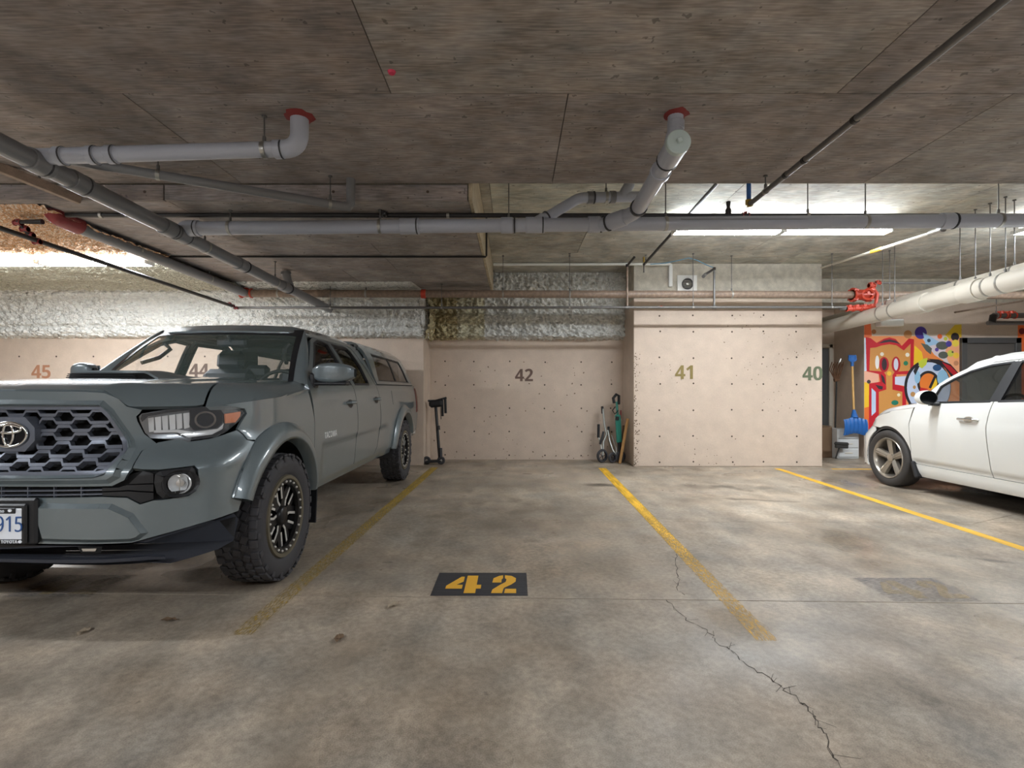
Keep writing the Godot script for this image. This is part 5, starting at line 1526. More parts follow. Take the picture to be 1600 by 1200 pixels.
func bevel_skin(outer: PackedVector2Array, hole: PackedVector2Array, lift: float, slope: float, at: Callable, mid: Vector3) -> Shape:
	# a raised field with sloping rims: the top face is inset by slope and lifted
	var top := shrunk(outer, slope)
	var holes := [Geometry2D.offset_polygon(hole, slope * 0.6)[0]] if hole.size() else []
	var s := shape().skin(top, holes, 0.03, at, mid, 0.0, lift)
	for pair in [[outer, top], ([hole, holes[0]] if hole.size() else [])]:
		if pair.is_empty(): continue
		var base: PackedVector2Array = pair[0]; var up: PackedVector2Array = pair[1]
		for i in base.size():
			var a := base[i]; var b := base[(i + 1) % base.size()]
			var n := maxi(1, ceili(a.distance_to(b) / 0.05))
			for k in n:
				var p := a.lerp(b, float(k) / n); var q := a.lerp(b, float(k + 1) / n)
				var p2 := nearest(p, up); var q2 := nearest(q, up)
				var pb: Vector3 = at.call(p.x, p.y); var qb: Vector3 = at.call(q.x, q.y)
				var out := (pb - mid).normalized()
				var hx: Vector3 = (at.call(p.x + 0.004, p.y) - at.call(p.x - 0.004, p.y)).cross(at.call(p.x, p.y + 0.004) - at.call(p.x, p.y - 0.004)).normalized()
				if hx.dot(out) < 0: hx = -hx
				var pt: Vector3 = at.call(p2.x, p2.y) + hx * lift; var qt: Vector3 = at.call(q2.x, q2.y) + hx * lift
				if pt.distance_to(qt) > 0.0005: s.face([pb, qb, qt, pt], hx)
				elif pb.distance_to(qb) > 0.0005: s.tri(pb, qb, pt, hx, hx, hx)
	return s

func nearest(p: Vector2, ring: PackedVector2Array) -> Vector2:
	var best := ring[0]; var m := 9.0
	for i in ring.size():
		var c := Geometry2D.get_closest_point_to_segment(p, ring[i], ring[(i + 1) % ring.size()])
		if p.distance_to(c) < m: m = p.distance_to(c); best = c
	return best

func flare(t: float, y: float, r0: float, r1: float, from: float, to: float) -> Shape:
	# wheel-arch flare: swept section that stands proud of the body
	var f := func(p: float, q: float) -> Vector3:
		var d := deg_to_rad(lerpf(from, to, p))
		var fat := 1.0 - 0.25 * pow(absf(p * 2.0 - 1.0), 4.0)
		var r := lerpf(r0, lerpf(r0 + 0.055, r1, fat), minf(q * 1.6, 1.0) if q < 0.7 else 1.0)
		var yy := y + r * sin(d)
		var o := truck_at(truck_a(t - r * cos(d) * -1.0, yy), yy) if false else truck_at(truck_a(t + r * cos(d), yy), yy)
		var proud := 0.048 * (1.0 - smoothstep(0.30, 0.72, q)) + 0.012 * (1.0 - smoothstep(0.7, 1.0, q))
		if q < 0.02: proud = -0.02
		return o + Vector3(proud * 0.92, 0, 0.0)
	return shape().sheet(f, 44, 12, Vector3(3.0, y + 0.6, -t + 0.3))

func seat(T: Node, at: Vector3, w: float) -> void:
	var s := part(T, "front_seat", shape().box(at + Vector3(0, 0.22, 0.0), Vector3(w, 0.16, 0.50), Basis(Vector3.RIGHT, 0.1), 0.06).box(at + Vector3(0, 0.50, -0.25), Vector3(w, 0.58, 0.15), Basis(Vector3.RIGHT, -0.22), 0.06), M.seat_leather)
	part(s, "headrest", shape().box(at + Vector3(0, 0.87, -0.33), Vector3(0.27, 0.19, 0.11), Basis(Vector3.RIGHT, -0.15), 0.045).tube([at + Vector3(0.06, 0.7, -0.3), at + Vector3(0.06, 0.85, -0.33)], 0.007, 6).tube([at + Vector3(-0.06, 0.7, -0.3), at + Vector3(-0.06, 0.85, -0.33)], 0.007, 6), M.seat_leather)

func tyre_shape(r: float, rim_r: float, half: float, lugs: bool) -> Shape:      # axis along x, outside at +x
	var turn := Transform3D(Basis(Vector3.BACK, -PI / 2), Vector3.ZERO)
	var base := r - (0.011 if lugs else 0.0)
	var s := shape()
	s.lathe([Vector2(rim_r, -half * 0.80), Vector2(rim_r + 0.03, -half * 0.95), Vector2((rim_r + base) / 2, -half * 1.0), Vector2(base - 0.03, -half * 0.97), Vector2(base - 0.006, -half * 0.86), Vector2(base, -half * 0.7), Vector2(base, half * 0.7), Vector2(base - 0.006, half * 0.86), Vector2(base - 0.03, half * 0.97), Vector2((rim_r + base) / 2, half * 1.0), Vector2(rim_r + 0.03, half * 0.95), Vector2(rim_r + 0.012, half * 0.90), Vector2(rim_r, half * 0.80)], 64, turn)
	if lugs:
		var n := 40
		for k in n:
			for j in 5:
				var a = TAU * (k + [0.0, 0.35, 0.1, 0.6, 0.25][j] + 0.12 * sin(k * 2.4 + j)) / n
				var x: float = [-0.100, -0.052, 0.0, 0.052, 0.100][j]
				var wide: float = [0.046, 0.040, 0.042, 0.040, 0.046][j]
				var rr := base + 0.004 - (0.004 if j in [0, 4] else 0.0)
				var b := Basis(Vector3.RIGHT, a) * Basis(Vector3.UP, [0.0, 0.35, -0.25, -0.35, 0.0][j]) 
				var c := Basis(Vector3.RIGHT, a) * Vector3(x, rr, 0)
				s.box(c, Vector3(wide, 0.016, 0.046 if j != 2 else 0.040), b, 0.003)
			for sd in [-1, 1]:           # shoulder ribs run down the side wall
				var a2 := TAU * (k + 0.5) / n
				if k % 2 == 0:
					s.box(Basis(Vector3.RIGHT, a2) * Vector3(sd * half * 0.955, base - 0.022, 0), Vector3(0.012, 0.034, 0.034), Basis(Vector3.RIGHT, a2), 0.003)
	else:
		pass
	return s

func polar(r: float, deg: float) -> Vector2:
	return Vector2(cos(deg_to_rad(deg)), sin(deg_to_rad(deg))) * r

func truck_rim(w: Node3D) -> void:
	var turn := Transform3D(Basis(Vector3.BACK, -PI / 2), Vector3.ZERO)
	var face := Transform3D(Basis(Vector3.FORWARD, Vector3.UP, Vector3.RIGHT), Vector3(0.085, 0, 0))
	var rim := part(w, "rim", shape().lathe([Vector2(0.258, 0.118), Vector2(0.240, 0.112), Vector2(0.226, 0.085), Vector2(0.215, 0.03), Vector2(0.20, -0.06), Vector2(0.0, -0.06)], 40, turn), M.rim_black)
	part(w, "rim_ring", shape().lathe([Vector2(0.262, 0.110), Vector2(0.256, 0.124), Vector2(0.236, 0.124), Vector2(0.230, 0.110)], 40, turn), M.rim_ring)
	part(w, "bead_ring", shape().lathe([Vector2(0.234, 0.112), Vector2(0.230, 0.118), Vector2(0.203, 0.112), Vector2(0.198, 0.09)], 40, turn), M.rim_black)
	var bolts := shape()
	for k in 24:
		var p := polar(0.218, 15.0 * k)
		bolts.lathe([Vector2(0.0075, 0), Vector2(0.0075, 0.010), Vector2(0.004, 0.013), Vector2(0, 0.013)], 8, Transform3D(Basis(Vector3.BACK, -PI / 2), Vector3(0.112, p.y, -p.x)))
	part(w, "ring_bolts", bolts, M.rim_edge).set_meta("kind", "stuff")
	for k in 6:
		var d := 60.0 * k + 12.0
		var spoke := PackedVector2Array([polar(0.05, d - 34), polar(0.105, d - 13), polar(0.205, d - 21), polar(0.207, d - 8), polar(0.150, d), polar(0.207, d + 8), polar(0.205, d + 21), polar(0.105, d + 13), polar(0.05, d + 34)])
		var sp := part(w, "spoke", shape().plate(spoke, 0.03, face), M.rim_black)
		var edge := shape()
		var trace := [polar(0.072, d - 24), polar(0.108, d - 15), polar(0.200, d - 20), polar(0.202, d - 9), polar(0.150, d), polar(0.202, d + 9), polar(0.200, d + 20), polar(0.108, d + 15)]
		for i in [0, 1, 6]:
			var a: Vector2 = trace[i]; var b: Vector2 = trace[i + 1]
			var n := (b - a).orthogonal().normalized() * 0.0075
			edge.plate(poly([a.x + n.x, a.y + n.y, b.x + n.x, b.y + n.y, b.x - n.x, b.y - n.y, a.x - n.x, a.y - n.y]), 0.004, Transform3D(face.basis, Vector3(0.089, 0, 0)))
		part(sp, "bright_edge", edge, M.rim_edge)
	part(w, "hub_cap", shape().lathe([Vector2(0.062, 0.06), Vector2(0.060, 0.098), Vector2(0.045, 0.108), Vector2(0.0, 0.110)], 20, turn), M.rim_black)

# ---------------------------------------------------------------- white car, nose towards the wall; local axes as for the truck
const CAR_LOW_U := [0.0, 0.3, 0.5, 0.65, 0.77, 0.855, 0.888, 0.897]
const CAR_LOW_T := [0.0, 0.02, 0.06, 0.13, 0.25, 0.42, 0.64, 0.88]
const CAR_HIGH_U := [0.0, 0.3, 0.48, 0.62, 0.73, 0.82, 0.868, 0.89]
const CAR_HIGH_T := [0.10, 0.13, 0.19, 0.28, 0.40, 0.54, 0.71, 0.88]
const CAR_Y := [0.16, 0.24, 0.34, 0.42, 0.55, 0.70, 0.80, 0.88, 0.96, 1.04, 1.10, 1.22, 1.36, 1.46, 1.52, 1.57]
const CAR_U := [0.82, 0.858, 0.868, 0.880, 0.893, 0.900, 0.898, 0.886, 0.874, 0.852, 0.826, 0.766, 0.700, 0.650, 0.606, 0.54]

func car_at(a: float, y: float) -> Vector3:
	var s := signf(a) if a != 0.0 else 1.0
	a = absf(a)
	var w := smoothstep(0.55, 0.80, y)
	var k := minf(a, 1.0)
	var u := lerpf(curve(BELT_A, CAR_LOW_U, k), curve(BELT_A, CAR_HIGH_U, k), w)
	var t := lerpf(curve(BELT_A, CAR_LOW_T, k), curve(BELT_A, CAR_HIGH_T, k), w)
	if a > 1.0:
		t += a - 1.0
		var side := curve(CAR_Y, CAR_U, y) - 0.012 * smoothstep(0.40, 0.36, y) * smoothstep(1.2, 1.3, t)
		if t > 3.6: side -= 0.075 * pow(t - 3.6, 2.0)
		u = lerpf(u, side, smoothstep(1.0, 1.3, a))
	return Vector3(s * u, y, -t)

func car_a(t: float, y: float) -> float:
	if t >= 0.88: return t + 0.12
	var lo := 0.0; var hi := 1.0
	for i in 24:
		var m := (lo + hi) / 2
		if -car_at(m, y).z < t: lo = m
		else: hi = m
	return lo

func car_poly(a: Array) -> PackedVector2Array:
	var b := []
	for i in range(0, a.size(), 2):
		b.append(car_a(a[i], a[i + 1])); b.append(a[i + 1])
	return poly(b)

var car_line := PackedVector2Array()
func car_hood(u: float, t: float) -> float:
	var top := curve([0.0, 0.12, 0.3, 0.5, 0.8, 1.2, 1.5], [0.74, 0.80, 0.885, 0.945, 1.005, 1.065, 1.10], t) - 0.03 * pow(absf(u) / 0.8, 2.0) + 0.012 * smoothstep(0.60, 0.68, absf(u))
	var e := edge_distance(Vector2(absf(u), t), car_line)
	var ye := curve([0.0, 0.2, 0.45, 0.6, 0.9, 1.3, 1.6], [0.72, 0.745, 0.80, 0.85, 0.93, 1.0, 1.03], t)
	return top - (top - ye) * pow(1.0 - minf(e / 0.16, 1.0), 2.0)

func car_screen(p: float, q: float) -> Vector3:
	var b := Vector3(p * 0.76, 1.04, -(1.00 + 0.24 * p * p))
	var c := Vector3(p * 0.575, 1.545, -(1.78 + 0.16 * p * p))
	return b.lerp(c, q) + Vector3(0, 0.05, 0.04) * sin(PI * q) * 0.6

func build_car() -> void:
	var C := thing("white_car", "white hatchback-style car parked nose-in beside the mural", "car", Vector3(5.56, 0, -7.26), "", PI)
	var mid := Vector3(0, 0.7, -2.4)
	var at := car_at
	var paint: Material = M.car_paint
	var hub_t := 0.84; var rear_t := 3.62; var hub_y := 0.348
	pair(C, "bumper", shape().skin(poly([0.004, 0.22, 0.55, 0.21, 0.80, 0.20, 0.87, 0.23] + flat_car(arc(hub_t, hub_y, 0.40, 200, 128, 8)) + [0.90, 0.72, 0.80, 0.725, 0.60, 0.70, 0.004, 0.70]), [poly([0.10, 0.30, 0.42, 0.31, 0.44, 0.44, 0.10, 0.47]), disc(Vector2(0.66, 0.36), 0.06, 0.05, 16)], 0.04, at, mid, 0.02), paint)
	part(C, "lower_grille", shape().skin(whole([0, 0.27, 0.72, 0.27, 0.72, 0.50, 0, 0.50]), [], 0.1, at, mid, 0.0, -0.03), M.black_trim)
	part(C, "grille", shape().skin(whole([0, 0.60, 0.30, 0.61, 0.36, 0.68, 0, 0.68]), [], 0.06, at, mid, 0.0, 0.004), M.chrome)
	pair(C, "headlight", shape().skin(poly([0.42, 0.715, 0.62, 0.712, 0.80, 0.735, 0.845, 0.79, 0.70, 0.775, 0.46, 0.745]), [], 0.05, at, mid, 0.02, 0.003), M.lamp_bowl)
	for i in 22:
		var p := car_at(0.95 * i / 21.0, 0.80)
		car_line.append(Vector2(p.x, -p.z))
	car_line.append_array(PackedVector2Array([Vector2(0.889, 0.9), Vector2(0.872, 1.2), Vector2(0.85, 1.6)]))
	var hood_f := func(u: float, t: float) -> Vector3: return Vector3(u, car_hood(u, t), -t)
	var under := Vector3(0, 0.2, -0.9)
	var hp := []
	for i in car_line.size():
		if car_line[i].x < 0.66: hp.append(car_line[i].x); hp.append(car_line[i].y + 0.003)
	hp.append_array([0.70, 0.55, 0.72, 0.8, 0.735, 1.15, 0.5, 1.06, 0, 1.02])
	part(C, "hood", shape().skin(whole(hp), [], 0.04, hood_f, under, 0.02), paint)
	var wing := [0.704, 0.55, 0.724, 0.8, 0.739, 1.15, 0.745, 1.32, 0.845, 1.5]
	for i in range(car_line.size() - 2, -1, -1):
		if car_line[i].x > 0.655: wing.append(car_line[i].x); wing.append(car_line[i].y)
	pair(C, "wing_top", shape().skin(poly(wing), [], 0.04, hood_f, under, 0.0), paint)
	var fen := [0.80, 0.732, 0.895, 0.728] + flat_car(arc(hub_t, hub_y, 0.40, 112, 4, 14) + [1.225, 0.34, 1.215, 0.60, 1.20, 0.80, 1.235, 0.99, 1.1, 0.967, 0.9, 0.932, 0.7, 0.880]) + [0.86, 0.815, 0.835, 0.795]
	pair(C, "fender", shape().skin(poly(fen), [], 0.035, at, mid, 0.02), paint)
	pair(C, "arch_liner", arch_lip(hub_t, hub_y), M.black_trim)
	pair(C, "arch_liner", arch_lip(rear_t, hub_y), M.black_trim)
	var fwin := [1.47, 1.062, 2.165, 1.092, 2.185, 1.30, 2.215, 1.470, 2.0, 1.448, 1.79, 1.392, 1.62, 1.312, 1.50, 1.235]
	var rwin := [2.265, 1.096, 3.10, 1.135, 3.16, 1.20, 3.02, 1.40, 2.85, 1.462, 2.30, 1.474]
	var fdoor := car_poly([1.235, 0.34, 2.23, 0.34, 2.215, 0.55, 2.185, 0.85, 2.205, 1.09, 2.225, 1.30, 2.25, 1.50, 2.0, 1.482, 1.78, 1.43, 1.6, 1.352, 1.45, 1.262, 1.27, 1.04, 1.21, 0.80, 1.225, 0.60])
	var rdoor := car_poly([2.24, 0.34, 3.10, 0.34, 3.24, 0.46] + arc(rear_t, hub_y, 0.42, 158, 118, 6) + [3.42, 0.85, 3.34, 1.14, 3.06, 1.44, 2.86, 1.496, 2.26, 1.50, 2.235, 1.30, 2.215, 1.09, 2.195, 0.85, 2.225, 0.55])
	for s in [1, -1]:
		for q in [[fdoor, fwin, 1.985, 0.895], [rdoor, rwin, 3.05, 0.925]]:
			var d := part(C, "door", headlight_piece(shape().skin(q[0], [car_poly(q[1])], 0.04, at, mid, 0.02), s), paint)
			part(d, "window", headlight_piece(shape().skin(Geometry2D.offset_polygon(car_poly(q[1]), 0.006)[0], [], 0.06, at, mid, 0.0, -0.012), s), M.green_glass if q[2] < 2.5 else M.tinted_glass)
			part(d, "window_trim", headlight_piece(shape().skin(Geometry2D.offset_polygon(car_poly(q[1]), 0.016)[0], [shrunk(car_poly(q[1]), 0.004)], 0.04, at, mid, 0.012, 0.003), s), M.black_trim)
			var hc := car_at(car_a(q[2], q[3]), q[3])
			part(d, "handle", headlight_piece(shape().tube([hc + Vector3(0, 0, 0.11), hc + Vector3(0.032, 0.002, 0.085), hc + Vector3(0.038, 0.002, 0), hc + Vector3(0.032, 0.002, -0.085), hc + Vector3(0, 0, -0.11)], [0.012, 0.016, 0.017, 0.016, 0.012], 10), s), M.chrome)
			part(d, "handle_cup", headlight_piece(shape().skin(disc(Vector2(car_a(q[2], q[3]), q[3]), 0.06, 0.032, 18), [], 0.05, at, mid, 0.0, 0.0012), s), M.car_rim)
	pair(C, "pillar_trim", shape().skin(car_poly([2.16, 1.085, 2.275, 1.09, 2.305, 1.48, 2.21, 1.48, 2.18, 1.30]), [], 0.04, at, mid, 0.012, 0.004), M.black_trim)
	pair(C, "sill", shape().skin(car_poly([1.20, 0.335, 3.22, 0.335, 3.20, 0.21, 1.24, 0.195]), [], 0.06, at, mid, 0.04, 0.006), paint)
	pair(C, "rear_quarter", shape().skin(car_poly([3.43, 0.85] + arc(rear_t, hub_y, 0.40, 112, -12, 14) + [4.35, 0.27, 4.62, 0.40, 4.64, 0.85, 4.45, 1.16, 4.1, 1.46, 3.8, 1.53, 2.9, 1.505, 3.08, 1.445, 3.35, 1.14]), [], 0.05, at, mid, 0.02), paint)
	pair(C, "roof_rail", shape().skin(car_poly([1.28, 1.045, 1.46, 1.266, 1.62, 1.362, 1.8, 1.440, 2.0, 1.488, 2.25, 1.505, 2.9, 1.508, 3.8, 1.535, 3.8, 1.556, 2.0, 1.556, 1.8, 1.50]), [], 0.04, at, mid, 0.0), paint)
	var rl := PackedVector2Array([Vector2(0, 1.76), Vector2(0.4, 1.81), Vector2(0.54, 1.90), Vector2(0.575, 2.0), Vector2(0.575, 3.7), Vector2(0.52, 4.05), Vector2(0, 4.15)])
	var rlp := []
	for p in rl: rlp.append(p.x); rlp.append(p.y)
	part(C, "roof", shape().skin(whole(rlp), [], 0.06, func(u: float, t: float) -> Vector3: return Vector3(u, 1.605 - 0.02 * pow((t - 2.6) / 0.9, 2.0) - 0.012 * pow(u / 0.6, 2.0) - 0.045 * pow(1.0 - minf(edge_distance(Vector2(absf(u), t), rl) / 0.18, 1.0), 2.0), -t), Vector3(0, 1, -2.6), 0.02), paint)
	var pil := func(p: float, q: float) -> Vector3:
		var y := lerpf(1.035, 1.545, q)
		var t := curve([1.03, 1.262, 1.352, 1.43, 1.482, 1.55], [1.25, 1.45, 1.60, 1.78, 2.0, 2.05], y)
		return car_screen(1.0, q).lerp(car_at(car_a(t, y), y), p) + Vector3(0.015, 0.01, 0.01) * sin(PI * p)
	pair(C, "windscreen_pillar", shape().sheet(pil, 8, 20, Vector3(4, 2, 3)), paint)
	part(C, "windscreen", shape().skin(poly([-1, 0, 1, 0, 1, 1, -1, 1]), [], 0.1, car_screen, Vector3(0, 0.8, -3), 0.0), M.clear_glass)
	part(C, "cowl", shape().box(Vector3(0, 1.01, -1.12), Vector3(1.5, 0.05, 0.22)), M.black_trim)
	part(C, "tailgate", shape().box(Vector3(0, 0.72, -4.64), Vector3(1.5, 0.75, 0.06), Basis.IDENTITY, 0.02), paint)
	part(C, "rear_window", shape().box(Vector3(0, 1.32, -4.42), Vector3(1.24, 0.56, 0.02), Basis(Vector3.RIGHT, 0.75)), M.tinted_glass)
	part(C, "rear_bumper", shape().box(Vector3(0, 0.36, -4.64), Vector3(1.62, 0.30, 0.16), Basis.IDENTITY, 0.05), paint)
	pair(C, "tail_light", shape().box(Vector3(0.70, 0.92, -4.62), Vector3(0.26, 0.16, 0.10), Basis.IDENTITY, 0.03), M.tail_red)
	# mirrors
	for s in [1, -1]:
		var mc := Vector3(0.985, 1.115, -1.56)
		var body := shape().lathe([Vector2(0, 0.075), Vector2(0.055, 0.062), Vector2(0.082, 0.03), Vector2(0.086, -0.02), Vector2(0.080, -0.045)], 24, Transform3D(Basis(Vector3(1.25, 0, 0), Vector3(0, 0, 1), Vector3(0, -0.95, 0)), mc))
		var mi := part(C, "mirror", headlight_piece(body, s), paint)
		part(mi, "mirror_glass", headlight_piece(shape().lathe([Vector2(0.078, -0.04), Vector2(0, -0.042)], 24, Transform3D(Basis(Vector3(1.25, 0, 0), Vector3(0, 0, 1), Vector3(0, -0.95, 0)), mc)), s), M.lens_dark)
		part(mi, "stalk", headlight_piece(shape().box(mc + Vector3(-0.09, -0.07, 0.0), Vector3(0.10, 0.04, 0.08), Basis.IDENTITY, 0.012), s), M.black_trim)
	# underside and cabin
	part(C, "engine_bay", shape().box(Vector3(0, 0.55, -0.86), Vector3(1.05, 0.5, 1.0)), M.gap_black)
	part(C, "underbody", shape().box(Vector3(0, 0.26, -2.4), Vector3(1.3, 0.12, 4.0)), M.gap_black)
	for wt in [hub_t, rear_t]:
		var well := func(p: float, q: float) -> Vector3:
			var d := deg_to_rad(lerpf(-8, 188, q))
			return Vector3(lerpf(0.52, 0.865, p), hub_y + 0.40 * sin(d), -wt - 0.40 * cos(d))
		pair(C, "wheel_well", shape().sheet(well, 2, 24, Vector3(0.7, hub_y, -wt)), M.gap_black)
		pair(C, "inner_well", shape().box(Vector3(0.52, 0.55, -wt), Vector3(0.02, 0.5, 0.82)), M.gap_black)
	pair(C, "mud_flap", shape().box(Vector3(0.82, 0.27, -1.27), Vector3(0.16, 0.20, 0.05), Basis(Vector3.RIGHT, 0.35), 0.015), M.black_trim)
	part(C, "cabin_floor", shape().box(Vector3(0, 0.42, -2.6), Vector3(1.6, 0.05, 2.8)).box(Vector3(0, 0.72, -1.25), Vector3(1.55, 0.6, 0.05)), M.cabin_dark)
	pair(C, "cabin_lining", shape().skin(car_poly([1.3, 0.40, 3.3, 0.40, 3.3, 1.10, 1.4, 1.03]), [], 0.12, at, mid, 0.0, -0.05), M.cabin_dark)
	part(C, "dashboard", shape().box(Vector3(0, 0.95, -1.48), Vector3(1.45, 0.20, 0.45), Basis.IDENTITY, 0.06), M.cabin_dark)
	for x in [0.36, -0.36]:
		seat(C, Vector3(x, 0.40, -2.35), 0.50)
	var sw := Transform3D(Basis(Vector3.RIGHT, PI / 2 - 0.5), Vector3(0.36, 0.99, -1.86))
	var rim := []
	for i in 33: rim.append(sw * Vector3(0.185 * cos(TAU * i / 32), 0, 0.185 * sin(TAU * i / 32)))
	part(C, "steering_wheel", shape().tube(rim, 0.016, 8, false).box(sw.origin, Vector3(0.34, 0.04, 0.05), Basis(Vector3.RIGHT, -0.4), 0.01), M.black_trim)
	var tyre := tyre_shape(0.348, 0.25, 0.113, false)
	for q in [[hub_t, 1], [hub_t, -1], [rear_t, 1], [rear_t, -1]]:
		var w := Node3D.new()
		w.name = "wheel"
		C.add_child(w, true)
		w.position = Vector3(q[1] * 0.785, hub_y, -q[0])
		w.rotation.y = 0.0 if q[1] > 0 else PI
		part(w, "tyre", tyre, M.rubber_side)
		car_rim(w)

func flat_car(a: Array) -> Array:
	var b := []
	for i in range(0, a.size(), 2): b.append(car_a(a[i], a[i + 1])); b.append(a[i + 1])
	return b

func arch_lip(t: float, y: float) -> Shape:
	var f := func(p: float, q: float) -> Vector3:
		var d := deg_to_rad(lerpf(196, -10, p))
		var r := lerpf(0.365, 0.405, q)
		var yy := y + r * sin(d)
		return car_at(car_a(t + r * cos(d), yy), yy) + Vector3(-0.012, 0, 0)
	return shape().sheet(f, 40, 2, Vector3(4, y, -t))

func pair(parent: Node, called: String, s: Shape, m: Material, label := "") -> void:      # a piece of the left side and its mirror image
	part(parent, called, s, m, label)
	part(parent, called, s.mirrored(), m, label)

func car_rim(w: Node3D) -> void:
	var turn := Transform3D(Basis(Vector3.BACK, -PI / 2), Vector3.ZERO)
	part(w, "rim", shape().lathe([Vector2(0.254, 0.096), Vector2(0.247, 0.104), Vector2(0.236, 0.098), Vector2(0.228, 0.05), Vector2(0.22, -0.05)], 48, turn), M.car_rim)
	part(w, "brake_disc", shape().lathe([Vector2(0.165, -0.01), Vector2(0.165, 0.005), Vector2(0.0, 0.005)], 32, turn).lathe([Vector2(0.22, -0.05), Vector2(0.0, -0.05)], 24, turn), M.cabin_dark)
	for k in 5:
		var d := 72.0 * k + 20.0
		var s := shape()
		var n := 8
		for i in n:                       # a broad arched spoke that forks slightly towards the rim
			var r0 := lerpf(0.03, 0.236, float(i) / n); var r1 := lerpf(0.03, 0.236, float(i + 1) / n)
			var w0 := lerpf(0.034, 0.046, pow(float(i) / n, 1.5)); var w1 := lerpf(0.034, 0.046, pow(float(i + 1) / n, 1.5))
			var x0 := 0.090 - 0.028 * pow(1.0 - float(i) / n, 1.4); var x1 := 0.090 - 0.028 * pow(1.0 - float(i + 1) / n, 1.4)
			var f := func(r: float, off: float, x: float) -> Vector3:
				var p := polar(1.0, d)
				var q := p.orthogonal()
				return Vector3(x, p.y * r + q.y * off, -(p.x * r + q.x * off))
			for c in [[-1.0, -0.3, -0.018, 0.0], [-0.3, 0.0, 0.0, -0.006], [0.0, 0.3, -0.006, 0.0], [0.3, 1.0, 0.0, -0.018]]:
				s.face([f.call(r0, w0 * c[0], x0 + c[2]), f.call(r1, w1 * c[0], x1 + c[2]), f.call(r1, w1 * c[1], x1 + c[3]), f.call(r0, w0 * c[1], x0 + c[3])], Vector3.RIGHT)
			for e in [-1.0, 1.0]:
				s.face([f.call(r0, w0 * e, x0 - 0.018), f.call(r1, w1 * e, x1 - 0.018), f.call(r1, w1 * e, x1 - 0.06), f.call(r0, w0 * e, x0 - 0.06)], (f.call(r0, e, 0.0) - f.call(r0, 0.0, 0.0)).normalized())
		part(w, "spoke", s, M.car_rim)
	var hub := part(w, "hub_cap", shape().lathe([Vector2(0.052, 0.05), Vector2(0.050, 0.068), Vector2(0.034, 0.075), Vector2(0.0, 0.076)], 20, turn), M.car_rim)
	for k in 5:
		var p := polar(0.043, 72.0 * k + 56.0)
		part(hub, "wheel_nut", shape().lathe([Vector2(0.009, 0.05), Vector2(0.009, 0.068), Vector2(0, 0.07)], 6, Transform3D(Basis(Vector3.BACK, -PI / 2), Vector3(0, p.y, -p.x))), M.black_trim)

